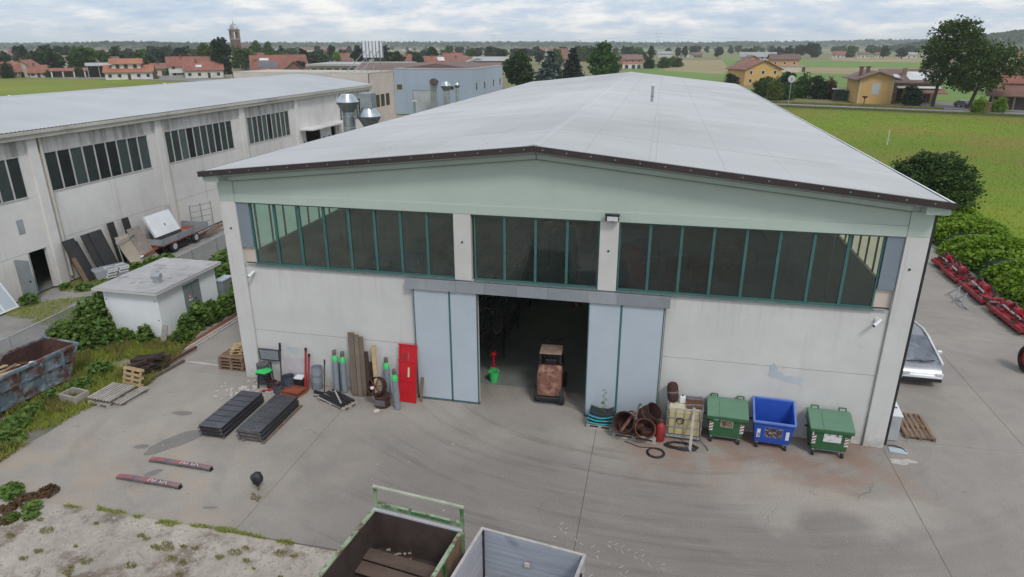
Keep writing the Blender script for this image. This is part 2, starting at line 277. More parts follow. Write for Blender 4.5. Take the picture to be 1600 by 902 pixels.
M['soil'] = mat('pale_gravel_soil', (0.43, 0.385, 0.325), (0.31, 0.27, 0.225), 1.8, 0.95, bump=0.6, c3=(0.205, 0.165, 0.13), c3pos=(0.50, 0.60), big=0.15, fine=0.6)
M['pebble'] = mat('pebbles', (0.42, 0.39, 0.35), (0.26, 0.23, 0.20), 9, 0.9, bump=0.05)
M['grassland'] = mat('meadow_ground', (0.095, 0.125, 0.035), (0.12, 0.13, 0.045), 0.35, 0.95, bump=0.4, c3=(0.15, 0.125, 0.06), c3pos=(0.55, 0.7))
M['dirt_grass'] = mat('grassy_dirt', (0.20, 0.225, 0.065), (0.24, 0.215, 0.14), 1.5, 0.95, bump=0.4, c3=(0.31, 0.275, 0.22), c3pos=(0.5, 0.65))
M['field_near'] = mat('bright_meadow', (0.12, 0.205, 0.004), (0.165, 0.20, 0.008), 0.13, 0.95, bump=0.5, c3=(0.22, 0.165, 0.03), c3pos=(0.45, 0.68), big=0.16)
M['field_green'] = mat('green_crop', (0.14, 0.225, 0.04), (0.12, 0.195, 0.035), 0.05, 0.95, bump=0.2)
M['field_tan'] = mat('mown_hay_field', (0.32, 0.25, 0.13), (0.26, 0.21, 0.10), 0.05, 0.95, bump=0.2, big=0.1)
M['field_olive'] = mat('olive_grassland', (0.16, 0.165, 0.055), (0.20, 0.18, 0.08), 0.04, 0.95, bump=0.2, c3=(0.12, 0.12, 0.05))
M['hill'] = mat('wooded_hill', (0.035, 0.055, 0.03), (0.07, 0.085, 0.045), 0.01, 0.95, bump=0, c3=(0.16, 0.15, 0.09), c3pos=(0.58, 0.66))
M['leaf_mid'] = leaf_mat('mid_green_leaves', (0.040, 0.085, 0.016), (0.10, 0.16, 0.028), 0.35)
M['leaf_dark'] = leaf_mat('dark_green_leaves', (0.012, 0.034, 0.014), (0.030, 0.062, 0.020))
M['leaf_bright'] = leaf_mat('bright_green_leaves', (0.11, 0.22, 0.012), (0.25, 0.38, 0.028), 0.4)
M['leaf_fresh'] = leaf_mat('fresh_green_leaves', (0.030, 0.085, 0.015), (0.080, 0.165, 0.025))
M['leaf_yellow'] = leaf_mat('yellow_green_leaves', (0.080, 0.120, 0.020), (0.160, 0.195, 0.035))
M['leaf_blue'] = leaf_mat('blue_grey_needles', (0.045, 0.075, 0.065), (0.110, 0.150, 0.130), 0.1)
M['leaf_conifer'] = leaf_mat('dark_needles', (0.010, 0.024, 0.014), (0.026, 0.045, 0.022), 0.1)
M['leaf_red'] = leaf_mat('reddish_leaves', (0.08, 0.045, 0.025), (0.13, 0.08, 0.035))
M['weed'] = leaf_mat('weed_leaves', (0.075, 0.15, 0.03), (0.17, 0.26, 0.055), 0.35)
M['grass'] = leaf_mat('grass_blades', (0.26, 0.34, 0.05), (0.46, 0.45, 0.11), 0.5)
M['grass_dry'] = leaf_mat('dry_grass_blades', (0.22, 0.22, 0.06), (0.36, 0.31, 0.13), 0.4)
M['bark'] = mat('bark', (0.085, 0.065, 0.05), (0.05, 0.04, 0.03), 3, 0.95, bump=0.4, stretch=(1, 1, 0.3))
M['solar'] = mat('solar_panel', (0.10, 0.125, 0.15), (0.13, 0.15, 0.17), 2, 0.25, bump=0)
M['grey_paint'] = mat('grey_door_paint', (0.24, 0.27, 0.28), (0.21, 0.235, 0.245), 3, 0.55)
M['grey_light'] = mat('light_grey_steel', (0.44, 0.45, 0.46), (0.36, 0.37, 0.38), 3, 0.5, bump=0.05)
M['lens'] = mat('lamp_glass', (0.65, 0.66, 0.66), None, 3, 0.2)
M['tan_smear'] = mat('figure_tan', (0.22, 0.18, 0.13), (0.14, 0.11, 0.08), 6, 0.9)  # tan of the stand-in for the half-erased figure
M['navy'] = mat('dark_blue_drum', (0.05, 0.06, 0.085), (0.07, 0.08, 0.10), 5, 0.5)
M['tarp_blue'] = mat('blue_tarpaulin', (0.03, 0.09, 0.35), (0.02, 0.06, 0.25), 3, 0.5)
M['tarp_green'] = mat('green_netting', (0.015, 0.13, 0.085), (0.012, 0.10, 0.065), 2, 0.8)
M['car_white'] = mat('white_car_paint', (0.72, 0.74, 0.76), None, 2, 0.25, bump=0, spec=0.6)
M['car_grey'] = mat('grey_car_paint', (0.20, 0.215, 0.23), (0.27, 0.285, 0.30), 1.5, 0.25, metal=0.3, bump=0, spec=0.6)
M['car_glass'] = mat('car_glass', (0.02, 0.026, 0.032), None, 2, 0.08, bump=0, spec=0.8)
M['pinkish'] = mat('faded_pink_paint', (0.36, 0.12, 0.12), (0.26, 0.085, 0.09), 6, 0.7)
M['ramp_top'] = mat('scraped_pink_paint', (0.26, 0.17, 0.17), (0.13, 0.11, 0.115), 5, 0.6, c3=(0.33, 0.10, 0.11), c3pos=(0.45, 0.6))
M['rust_red'] = mat('red_oxide', (0.30, 0.085, 0.045), (0.22, 0.06, 0.035), 4, 0.85, bump=0.15)
M['cream_lab'] = mat('cream_label', (0.66, 0.60, 0.42), (0.55, 0.49, 0.36), 6, 0.7)
M['stain_lilac'] = mat('lilac_paint_stain', (0.50, 0.455, 0.475), (0.545, 0.50, 0.50), 3, 0.9, bump=0.02)
M['stain_blue'] = mat('blue_paint_stain', (0.42, 0.49, 0.54), (0.50, 0.52, 0.53), 4, 0.9, bump=0.02)
M['truck_cream'] = mat('pale_rubbed_rail', (0.46, 0.45, 0.36), (0.32, 0.36, 0.26), 4, 0.6)
M['wood_truck'] = mat('dark_worn_plank', (0.13, 0.088, 0.068), (0.085, 0.058, 0.045), 3, 0.9, bump=0.2, stretch=(0.3, 1, 1), var=0.15, c3=(0.10, 0.12, 0.06), c3pos=(0.62, 0.75))
M['alu_side'] = mat('dull_grey_side_board', (0.42, 0.42, 0.45), (0.33, 0.33, 0.36), 1.6, 0.65, bump=0.1, stretch=(6, 0.25, 6), var=0.06)
M['white_bar'] = mat('grubby_white_bars', (0.50, 0.49, 0.46), (0.42, 0.41, 0.385), 4, 0.7)
M['conc_beige2'] = mat('cream_concrete', (0.50, 0.475, 0.42), (0.44, 0.415, 0.365), 0.8, 0.9, bump=0.06, c3=(0.30, 0.27, 0.23), c3pos=(0.56, 0.75))
M['red_brown'] = mat('red_brown_paint', (0.17, 0.05, 0.04), (0.13, 0.045, 0.035), 4, 0.7)
M['galv_dark'] = mat('dark_galvanised', (0.22, 0.25, 0.25), (0.14, 0.16, 0.16), 3, 0.35, metal=0.7)  # darker galvanised tone, used on the lower cones of the caps
M['weed_pane'] = mat('olive_pane', (0.09, 0.10, 0.03), (0.07, 0.08, 0.03), 2, 0.3)
M['black_board'] = mat('matt_black_board', (0.028, 0.027, 0.028), (0.045, 0.042, 0.042), 2, 0.7)
M['ply_pale'] = mat('pale_chipboard', (0.42, 0.36, 0.28), (0.34, 0.29, 0.23), 3, 0.9)
M['rust_pale'] = mat('faded_red_board', (0.40, 0.20, 0.14), (0.30, 0.16, 0.12), 3, 0.85)
M['leaf_big'] = leaf_mat('dark_tree_leaves', (0.032, 0.068, 0.012), (0.085, 0.135, 0.022), 0.35)
M['leaf_big2'] = leaf_mat('lighter_tree_leaves', (0.036, 0.075, 0.012), (0.10, 0.155, 0.024), 0.35)  # slightly lighter green for the right tree of the big pair
M['meadow_blade'] = leaf_mat('meadow_blades', (0.14, 0.25, 0.005), (0.23, 0.28, 0.010), 0.4)
M['leaf_bush'] = leaf_mat('bush_leaves', (0.022, 0.058, 0.014), (0.085, 0.145, 0.028), 0.3)
M['guard'] = mat('dusty_guard_paint', (0.36, 0.25, 0.19), (0.22, 0.15, 0.12), 5, 0.8)
M['green_shade'] = mat('green_shade_line', (0.20, 0.25, 0.22), None, 2, 0.8)  # darker green that paints the shade line under the cornice ledge
M['screen'] = mat('windscreen_reflection', (0.17, 0.19, 0.22), (0.08, 0.09, 0.11), 2.2, 0.12, bump=0, c3=(0.30, 0.32, 0.34), c3pos=(0.5, 0.7), spec=0.7)  # grey-blue reflection on the windscreen, put into the base colour
M['verge_blade'] = leaf_mat('verge_blades', (0.13, 0.17, 0.03), (0.22, 0.23, 0.06), 0.4)
# ------------------------------------------------------------------ yard concrete material: wear, rust and tyre marks
def yard_mat():
    m = mat('yard_concrete', (0.325, 0.292, 0.255), (0.265, 0.238, 0.21), 0.55, 0.9, bump=0.12, c3=(0.345, 0.315, 0.275), c3pos=(0.5, 0.75), big=0.1)
    t = m.node_tree; b = t.nodes['Principled BSDF']; Lk = t.links
    src = b.inputs['Base Color'].links[0].from_socket
    tc = nn(t, 'ShaderNodeTexCoord'); sp = nn(t, 'ShaderNodeSeparateXYZ'); Lk.new(tc.outputs['Object'], sp.inputs[0])
    ns = nn(t, 'ShaderNodeTexNoise'); ns.inputs['Scale'].default_value = 0.28; ns.inputs['Detail'].default_value = 5; Lk.new(tc.outputs['Object'], ns.inputs['Vector'])
    def math_(op, a, c, clamp=False):
        n = nn(t, 'ShaderNodeMath', operation=op, use_clamp=clamp)
        for i, q in enumerate((a, c)):
            if isinstance(q, (int, float)): n.inputs[i].default_value = q
            else: Lk.new(q, n.inputs[i])
        return n.outputs[0]
    def rng(v, a, c, lo=0.0, hi=1.0):
        n = nn(t, 'ShaderNodeMapRange', interpolation_type='SMOOTHSTEP'); Lk.new(v, n.inputs[0])
        for i, q in zip((1, 2, 3, 4), (a, c, lo, hi)): n.inputs[i].default_value = q
        return n.outputs[0]
    def mix(f, a, col):
        n = nn(t, 'ShaderNodeMix', data_type='RGBA'); Lk.new(f, n.inputs[0]); Lk.new(a, n.inputs[6]); n.inputs[7].default_value = (*col, 1); return n.outputs[2]
    wob = math_('MULTIPLY', math_('SUBTRACT', ns.outputs[0], 0.5), 9.0)
    xw = math_('ADD', sp.outputs[0], wob); yw = math_('ADD', sp.outputs[1], wob)
    # traffic-blackened area in front of the door and across the yard
    tr = math_('MULTIPLY', math_('MULTIPLY', rng(xw, 3.0, 9.5), rng(xw, 29.0, 21.0)), rng(yw, -1.0, -4.6))
    cur = mix(math_('MULTIPLY', tr, 0.62), src, (0.185, 0.162, 0.145))
    # long brushed tyre sweeps, concentric arcs about the doorway
    dx_ = math_('SUBTRACT', sp.outputs[0], 16.0); dy_ = math_('SUBTRACT', sp.outputs[1], 2.0)
    rad = math_('SQRT', math_('ADD', math_('MULTIPLY', dx_, math_('MULTIPLY', dx_, 0.35)), math_('MULTIPLY', dy_, dy_)), 0)
    cv = nn(t, 'ShaderNodeCombineXYZ'); Lk.new(rad, cv.inputs[0]); Lk.new(math_('MULTIPLY', sp.outputs[0], 0.06), cv.inputs[1])
    sw = nn(t, 'ShaderNodeTexNoise'); sw.inputs['Scale'].default_value = 3.2; sw.inputs['Detail'].default_value = 6; sw.inputs['Roughness'].default_value = 0.6; Lk.new(cv.outputs[0], sw.inputs['Vector'])
    cur = mix(math_('MULTIPLY', math_('MULTIPLY', rng(sw.outputs[0], 0.50, 0.66), math_('MULTIPLY', rng(xw, 5, 10), rng(sp.outputs[0], 25.0, 19.0, 0.25, 1.0))), 0.5), cur, (0.15, 0.138, 0.128))
    cur = mix(math_('MULTIPLY', math_('MULTIPLY', rng(sw.outputs[0], 0.46, 0.36), rng(xw, 8, 14)), 0.22), cur, (0.33, 0.295, 0.265))
    # rust run-off along the wall on the right
    ru = nn(t, 'ShaderNodeTexNoise'); ru.inputs['Scale'].default_value = 0.8; ru.inputs['Detail'].default_value = 6; Lk.new(tc.outputs['Object'], ru.inputs['Vector'])
    rm = math_('MULTIPLY', math_('MULTIPLY', rng(sp.outputs[0], 14.5, 17.0), rng(sp.outputs[0], 25.5, 22.5)), math_('MULTIPLY', rng(sp.outputs[1], -4.4, -1.6), rng(ru.outputs[0], 0.36, 0.60)))
    cur = mix(math_('MULTIPLY', rm, 0.75), cur, (0.27, 0.165, 0.115))
    rm2 = math_('MULTIPLY', math_('MULTIPLY', rng(xw, 9.0, 1.5), rng(yw, -3.5, -6.5)), rng(ru.outputs[0], 0.40, 0.7))
    cur = mix(math_('MULTIPLY', rm2, 0.4), cur, (0.40, 0.30, 0.20))
    # pale dusty edge near the bins and door
    du = math_('MULTIPLY', math_('MULTIPLY', rng(sp.outputs[0], 17.5, 20.5), rng(sp.outputs[0], 27.0, 22.0)), math_('MULTIPLY', rng(yw, -5.2, -3.4), rng(yw, -1.2, -2.6)))
    cur = mix(math_('MULTIPLY', du, 0.5), cur, (0.43, 0.385, 0.33))
    # small dark spots and scuffs
    vo = nn(t, 'ShaderNodeTexNoise'); vo.inputs['Scale'].default_value = 2.6; vo.inputs['Detail'].default_value = 7; vo.inputs['Roughness'].default_value = 0.7
    mp = nn(t, 'ShaderNodeMapping'); mp.inputs['Scale'].default_value = (0.55, 1.2, 1); Lk.new(tc.outputs['Object'], mp.inputs[0]); Lk.new(mp.outputs[0], vo.inputs['Vector'])
    cur = mix(math_('MULTIPLY', rng(vo.outputs[0], 0.62, 0.70), 0.55), cur, (0.14, 0.125, 0.115))
    cur = mix(math_('MULTIPLY', rng(vo.outputs[0], 0.335, 0.29), 0.45), cur, (0.50, 0.47, 0.43))
    # fine grain of the aggregate and hairline cracks
    gr = nn(t, 'ShaderNodeTexNoise'); gr.inputs['Scale'].default_value = 22; gr.inputs['Detail'].default_value = 5; gr.inputs['Roughness'].default_value = 0.75; Lk.new(tc.outputs['Object'], gr.inputs['Vector'])
    hs2 = nn(t, 'ShaderNodeHueSaturation'); Lk.new(rng(gr.outputs[0], 0.3, 0.7, 0.84, 1.16), hs2.inputs['Value']); Lk.new(cur, hs2.inputs['Color']); cur = hs2.outputs[0]
    wv = nn(t, 'ShaderNodeTexNoise'); wv.inputs['Scale'].default_value = 1.4; wv.inputs['Detail'].default_value = 5; Lk.new(tc.outputs['Object'], wv.inputs['Vector'])
    va = nn(t, 'ShaderNodeVectorMath', operation='MULTIPLY_ADD'); Lk.new(wv.outputs['Color'], va.inputs[0]); va.inputs[1].default_value = (0.9, 0.9, 0); Lk.new(tc.outputs['Object'], va.inputs[2])
    vr = nn(t, 'ShaderNodeTexVoronoi', feature='DISTANCE_TO_EDGE'); vr.inputs['Scale'].default_value = 0.19; Lk.new(va.outputs[0], vr.inputs['Vector'])
    cur = mix(math_('MULTIPLY', math_('MULTIPLY', rng(vr.outputs[0], 0.0035, 0.0012), rng(ns.outputs[0], 0.54, 0.60)), 0.4), cur, (0.13, 0.12, 0.11))
    # tyre tracks: two-lane ribbed arcs curving towards the door
    dx3 = math_('SUBTRACT', sp.outputs[0], 26.5); dy3 = math_('SUBTRACT', sp.outputs[1], -1.5)
    r3 = math_('SQRT', math_('ADD', math_('MULTIPLY', dx3, dx3), math_('MULTIPLY', math_('MULTIPLY', dy3, dy3), 2.4)), 0)
    fr_ = math_('FRACT', math_('MULTIPLY', r3, 0.37), 0)
    tm = math_('MULTIPLY', math_('MULTIPLY', rng(fr_, 0.0, 0.04), rng(fr_, 0.20, 0.14)), rng(sw.outputs[0], 0.40, 0.62))
    tm = math_('MULTIPLY', tm, rng(gr.outputs[0], 0.38, 0.62))
    cur = mix(math_('MULTIPLY', math_('MULTIPLY', tm, math_('MULTIPLY', rng(yw, -3.0, -5.0), rng(sp.outputs[0], 23.0, 18.0))), 0.28), cur, (0.11, 0.10, 0.095))
    Lk.new(cur, b.inputs['Base Color'])
    return m
def front_wall_mat():
    m = mat('front_wall_concrete', (0.60, 0.59, 0.565), (0.55, 0.54, 0.515), 0.9, 0.9, bump=0.1, c3=(0.42, 0.40, 0.36), streak=0.4, big=0.05)
    t = m.node_tree; b = t.nodes['Principled BSDF']; Lk = t.links; src = b.inputs['Base Color'].links[0].from_socket
    tc = nn(t, 'ShaderNodeTexCoord'); sp = nn(t, 'ShaderNodeSeparateXYZ'); Lk.new(tc.outputs['Object'], sp.inputs[0])
    def rng(v, a, c, lo=0.0, hi=1.0):
        n = nn(t, 'ShaderNodeMapRange', interpolation_type='SMOOTHSTEP'); Lk.new(v, n.inputs[0])
        for i, q in zip((1, 2, 3, 4), (a, c, lo, hi)): n.inputs[i].default_value = q
        return n.outputs[0]
    def mul(a, c):
        n = nn(t, 'ShaderNodeMath', operation='MULTIPLY')
        for i, q in enumerate((a, c)):
            if isinstance(q, float): n.inputs[i].default_value = q
            else: Lk.new(q, n.inputs[i])
        return n.outputs[0]
    def mix(f, a, col):
        n = nn(t, 'ShaderNodeMix', data_type='RGBA'); Lk.new(f, n.inputs[0]); Lk.new(a, n.inputs[6]); n.inputs[7].default_value = (*col, 1); return n.outputs[2]
    n1 = nn(t, 'ShaderNodeTexNoise'); n1.inputs['Scale'].default_value = 3.2; n1.inputs['Detail'].default_value = 7; n1.inputs['Roughness'].default_value = 0.7; Lk.new(tc.outputs['Object'], n1.inputs['Vector'])
    mp = nn(t, 'ShaderNodeMapping'); mp.inputs['Scale'].default_value = (9.0, 9.0, 0.35); Lk.new(tc.outputs['Object'], mp.inputs[0])
    n2 = nn(t, 'ShaderNodeTexNoise'); n2.inputs['Scale'].default_value = 1.0; n2.inputs['Detail'].default_value = 5; Lk.new(mp.outputs[0], n2.inputs['Vector'])
    cur = mix(mul(mul(rng(sp.outputs[2], 0.75, 0.0), rng(n1.outputs[0], 0.38, 0.62)), 0.55), src, (0.30, 0.26, 0.215))
    cur = mix(mul(mul(rng(sp.outputs[2], 3.2, 4.9), rng(n2.outputs[0], 0.50, 0.72)), 0.28), cur, (0.34, 0.33, 0.31))
    cur = mix(mul(rng(n1.outputs[0], 0.60, 0.70), 0.30), cur, (0.40, 0.375, 0.335))
    Lk.new(cur, b.inputs['Base Color']); return m
M['front_wall'] = front_wall_mat()
M['yard'] = yard_mat()
M['oil'] = mat('damp_concrete', (0.185, 0.168, 0.152), (0.215, 0.195, 0.175), 1.5, 0.7, bump=0.03, big=0.05)
M['pale_mark'] = mat('pale_concrete_patch', (0.50, 0.47, 0.43), (0.40, 0.37, 0.335), 2.2, 0.9, bump=0.03)
M['seam'] = mat('joint_filler', (0.19, 0.175, 0.16), (0.13, 0.125, 0.10), 3, 0.95, bump=0.1)
# ------------------------------------------------------------------ the setting: ground, yard, fields
def sheet(name, pts, z, m, kind='structure', parent=None):
    me = bpy.data.meshes.new(name); me.from_pydata([(a, b, z) for a, b in pts], [], [tuple(range(len(pts)))])
    bm = bmesh.new(); bm.from_mesh(me); bmesh.ops.recalc_face_normals(bm, faces=bm.faces)
    for f in bm.faces:
        if f.normal.z < 0: f.normal_flip()
    bm.to_mesh(me); bm.free(); me.materials.append(m)
    return tag(mesh_obj(name, me, parent), kind=kind)
sheet('ground', [(-4600, -400), (4600, -400), (4600, 4300), (-4600, 4300)], -0.16, M['field_olive'])
sheet('lot_ground', [(-60, -60), (39.5, -60), (39.5, 118), (-60, 118)], -0.12, M['dirt_grass'])
yard = tag(B(-5.5, -40, -0.11, 38, 66, -0.03).build('yard', M['seam']), kind='structure')
edge = [(-4.75, -8.55), (-4.55, -7.1), (-4.5, -5.4), (-4.55, -4.0), (-4.45, -3.3), (-3.75, -2.5), (-3.5, -2.0), (-3.6, -1.0), (-3.85, 0.1), (-4.1, 0.9), (-4.6, 2.5), (-5.2, 4.4), (-5.5, 6.4), (-5.5, 12), (-5.5, 62)]
def xl(y):
    for (x0, y0), (x1, y1) in zip(edge[:-1], edge[1:]):
        if y0 <= y <= y1: return x0 + (x1 - x0) * (y - y0) / (y1 - y0)
    return -5.5
G = 0.007
def slab(x0, y0, x1, y1, left=None):
    pts = [(x1 - G, y0 + G), (x1 - G, y1 - G)]
    if left:
        ys = np.linspace(y1 - G, y0 + G, 14); pts += [(xl(q) + 0.05 * math.sin(q * 7), float(q)) for q in ys]
    else: pts += [(x0 + G, y1 - G), (x0 + G, y0 + G)]
    mb = MB().ext([(a, b, -0.12) for a, b in pts], (0, 0, 0.12)); return mb.build('concrete_slab', M['yard'], yard, smooth=False)
slab(-5, -8.4, 5.0, 0.0, True)
slab(-5, 0, -0.05, 6, True); slab(-5, 6, -0.05, 62, True)
for x0, x1 in ((5.0, 14.42), (14.42, 24.0)):
    for y0, y1 in ((-8.4, 0.0),): slab(x0, y0, x1, y1)
for x0, x1 in ((9.0, 14.42), (14.42, 24.0), (24.0, 34.3)):
    for y0, y1 in ((-17, -8.4), (-39, -17)): slab(x0, y0, x1, y1)
for x0, x1 in ((24.0, 28.7), (28.7, 34.3)):
    for y0, y1 in ((0.62, 5.4), (5.4, 10.2), (10.2, 13.6), (13.6, 19), (19, 25), (25, 40)): slab(x0, y0, x1, y1)
slab(24.05, 40, 34.3, 62); slab(24.0, -8.4, 34.3, 0.62)
# gravel patch bottom left, along the edge of the pad
sheet('gravel_patch', [(9.0, -8.46), (4.7, -8.42), (1.0, -8.3), (-0.4, -8.15), (-1.4, -7.9), (-3.4, -8.4), (-9, -8.6), (-14, -9), (-16, -40), (9.0, -40)], -0.006, M['soil'])
def blob(cx, cy, rx, ry, rz=0.0, n=26, seed=0, k=0.18):
    r_ = random.Random(seed); ph = [r_.uniform(0, 6.28) for _ in range(4)]; out = []
    for i in range(n):
        t = 2 * math.pi * i / n; q = 1 + k * (math.sin(2 * t + ph[0]) * 0.6 + math.sin(3 * t + ph[1]) * 0.6 + 0.5 * math.sin(5 * t + ph[2]) + 0.35 * math.sin(9 * t + ph[3]))
        a, b = rx * q * math.cos(t), ry * q * math.sin(t); out.append((cx + a * math.cos(rz) - b * math.sin(rz), cy + a * math.sin(rz) + b * math.cos(rz)))
    return out
for i, (cx, cy, rx, ry, rz) in enumerate([(0.35, -4.75, 1.0, 0.42, 1.0), (0.85, -6.25 - 0.25, 0.26, 0.16, 0.9), (-0.6, -5.3, 0.27, 0.13, 0.3), (-0.7, -3.1, 0.42, 0.15, 0.1), (17.6, -6.0, 0.16, 0.07, -0.3), (3.7, -7.6, 0.22, 0.07, 0.2)]):
    sheet('oil_stain', blob(cx, cy, rx, ry, rz, seed=i + 3, k=0.10), 0.004, M['oil'])
for i, (cx, cy, rx, ry, rz) in enumerate([(24.4, -0.75, 0.4, 0.16, 0.1), (20.6, -7.9, 0.6, 0.09, 0.05), (-2.7, 0.68, 1.0, 0.06, -0.01), (29.4, -8.6, 0.5, 0.06, 0.0)]):
    sheet('pale_patch', blob(cx, cy, rx, ry, rz, seed=i + 31, k=0.3), 0.004, M['pale_mark'])
# chevron tyre prints in pale mud, pressed in rows
tp = MB(); rr = random.Random(5)
for x0, y0, n_, dx_, dy_ in ((13.9, -7.4, 30, 0.17, -0.10), (13.6, -9.3, 34, 0.17, -0.05), (15.3, -6.6, 26, 0.18, -0.07), (17.6, -9.9, 30, 0.18, 0.06), (14.6, -8.1, 34, 0.17, -0.08), (13.9, -6.2, 22, 0.16, -0.12), (16.4, -8.6, 26, 0.17, -0.02), (14.2, -10.3, 40, 0.17, 0.02), (19.5, -8.2, 24, 0.18, 0.03)):
    for i in range(n_):
        cx, cy = x0 + i * dx_, y0 + i * dy_ + rr.uniform(-0.03, 0.03)
        if rr.random() < 0.4: continue
        for s in (-1, 1):
            if rr.random() < 0.35: continue
            a = Vector((cx, cy + s * 0.06, 0.0025)); d = Vector((0.085, s * rr.uniform(0.05, 0.12), 0)); p_ = Vector((-d.y, d.x, 0)).normalized() * rr.uniform(0.006, 0.013)
            tp.add([a - p_, a + d - p_, a + d + p_, a + p_], [(0, 1, 2, 3)])
tag(tp.build('tyre_prints', M['pale_mark'], smooth=False), kind='stuff')
# fields beyond
sheet('field', [(39.5, -60), (420, -60), (420, 40), (92, 122), (41.5, 141), (39.5, 141)], -0.10, M['field_near'])
sheet('verge', [(38.0, 142.0), (60, 135.6), (95, 123.0), (200, 84), (200, 80), (92, 119), (60, 130.5), (38, 137)], -0.07, M['grassland'])
sheet('road', [(-5, 160), (38, 144.6), (60, 137.6), (95, 125.6), (240, 72), (243, 79), (97, 131.5), (62, 143), (38, 150), (-5, 166)], -0.05, M['road'])
sheet('farm_yard', [(66, 143.5), (97, 133), (150, 118), (150, 140), (90, 152), (78, 160)], -0.055, M['road'])
sheet('field', [(52, 166), (75, 167), (130, 160), (170, 200), (170, 330), (80, 380), (60, 300)], -0.125, M['field_green'])
sheet('field', [(73, 345), (170, 300), (210, 420), (100, 520)], -0.10, M['field_tan'])
sheet('field', [(88, 440), (180, 420), (215, 560), (130, 640), (104, 600)], -0.085, M['field_green'])
sheet('field', [(150, 210), (330, 190), (420, 420), (520, 820), (190, 800), (160, 640), (215, 480), (160, 340)], -0.11, M['field_tan'])
sheet('field', [(0, 250), (40, 250), (48, 330), (28, 430), (8, 400), (-6, 380)], -0.12, M['field_green'])
sheet('field', [(16, 365), (42, 320), (60, 420), (70, 640), (26, 640), (14, 480)], -0.10, M['field_tan'])
sheet('field', [(46, 300), (66, 380), (75, 470), (86, 640), (105, 780), (74, 760), (56, 470)], -0.08, M['field_green'])
sheet('field', [(-420, -40), (-60, -40), (-40, 60), (-44, 125), (-150, 205), (-188, 219), (-260, 226), (-420, 215)], -0.10, M['field_near'])
sheet('side_road', [(-260, 226), (-188, 220), (-150, 212), (-130, 226), (-150, 234), (-260, 236)], -0.06, M['road'])
sheet('lane', [(-17, -30), (-9.0, -30), (-9.0, 62), (-17, 62)], -0.10, M['asphalt'])
# ------------------------------------------------------------------ main warehouse
W = 24.0; LEN = 61.6; SL = 1.26 / 12.25
def rz_(x): return 8.53 + SL * (min(x, W - x) + 0.25)         # underside line of the roof sheets
wh = thing('warehouse', (0, 0, 0), 'large warehouse with low grey-white gable roof, green window strip and open sliding doors', 'warehouse')
# corner pillars
for s in (0, 1):
    X = lambda a: a if s == 0 else W - a
    B(X(0), -0.06, 0, X(0.64), 0.50, 7.36).build('pillar', M['front_wall'], wh, bevel=0.012)
    B(X(0), -0.06, 7.362, X(0.64), 0.50, 8.15).build('pillar_head', M['green_paint'], wh, bevel=0.01)
    mb = MB().ext([(X(0.42), -0.50, 8.17), (X(-0.16), -0.50, 8.17), (X(-0.21), -0.50, 8.21), (X(-0.21), -0.50, 8.50), (X(0.42), -0.50, 8.56)], (0, 0.96, 0)); mb.build('roof_bracket', M['green_paint'], wh)
for s in (0, 1):
    X = lambda a: a if s == 0 else W - a
    B(X(0.425), -0.03, 8.152, X(0.70), 0.3, 8.47).build('corner_block', M['green_paint'], wh)
for x0, x1 in ((9.08, 9.70), (14.16, 14.78)):
    o = B(x0, -0.05, 4.93, x1, 0.42, 7.352).build('window_post', M['conc_wall'], wh, bevel=0.01)
    MB().tube(((x0 + x1) / 2, -0.075, 6.35), ((x0 + x1) / 2, -0.04, 6.35), 0.035, n=10).build('tie_hole', M['black'], o)
for x in (0.33, 23.62): MB().tube((x, -0.085, 6.35), (x, -0.05, 6.35), 0.035, n=10).build('tie_hole', M['black'], wh)
# precast wall panels: lower and upper rows, divided in bays
for a, b in ((0.65, 7.46),):
    B(a + 0.006, 0.04, 0, b - 0.006, 0.24, 2.17).build('wall_panel', M['front_wall'], wh); B(a + 0.006, 0.04, 2.185, b - 0.006, 0.24, 4.93).build('wall_panel', M['front_wall'], wh)
for a, b in ((16.5, 23.35),):
    B(a + 0.006, 0.04, 0, b - 0.006, 0.24, 2.62).build('wall_panel', M['front_wall'], wh); B(a + 0.006, 0.04, 2.635, b - 0.006, 0.24, 4.93).build('wall_panel', M['front_wall'], wh)
B(0.655, 0.06, 0, 7.455, 0.20, 4.9).build('joint_backing', M['seam'], wh); B(16.505, 0.06, 0, 23.345, 0.20, 4.9).build('joint_backing', M['seam'], wh)
B(7.47, 0.05, 4.52, 16.49, 0.24, 4.93).build('lintel', M['conc_wall'], wh)
B(7.47, 0.045, 0, 9.86, 0.24, 4.52).build('wall_panel', M['conc_wall'], wh); B(13.94, 0.045, 0, 16.49, 0.24, 4.52).build('wall_panel', M['conc_wall'], wh)
# gable beam, painted pale green
gp = [(0.65, 7.70)] + [(23.35, 7.70), (23.35, rz_(23.35) - 0.15), (12, rz_(12) - 0.15), (0.65, rz_(0.65) - 0.15)]
MB().ext([(a, -0.02, b) for a, b in gp], (0, 0.35, 0)).build('gable_wall', M['green_paint'], wh, smooth=False)
B(0.65, -0.06, 7.356, 23.35, 0.33, 7.698).build('gable_beam', M['green_paint'], wh, bevel=0.012)
for sd_ in (0, 1):
    X = lambda a: a if sd_ == 0 else W - a
    for nm, d0, d1, yy in (('cornice', 0.02, 0.26, -0.30), ('cornice_ledge', 0.262, 0.45, -0.15)):
        xs = [0.45, 5.6, 11.995] if nm == 'cornice' else [0.66, 11.995]
        for xa, xb in zip(xs[:-1], xs[1:]):
            xa += 0.008; xb -= 0.008
            pl = [(X(xa), yy, rz_(xa) - d1), (X(xb), yy, rz_(xb) - d1), (X(xb), yy, rz_(xb) - d0), (X(xa), yy, rz_(xa) - d0)]
            MB().ext(pl, (0, 0.27 if nm == 'cornice' else 0.12, 0)).build(nm, M['green_paint'], wh, smooth=False)
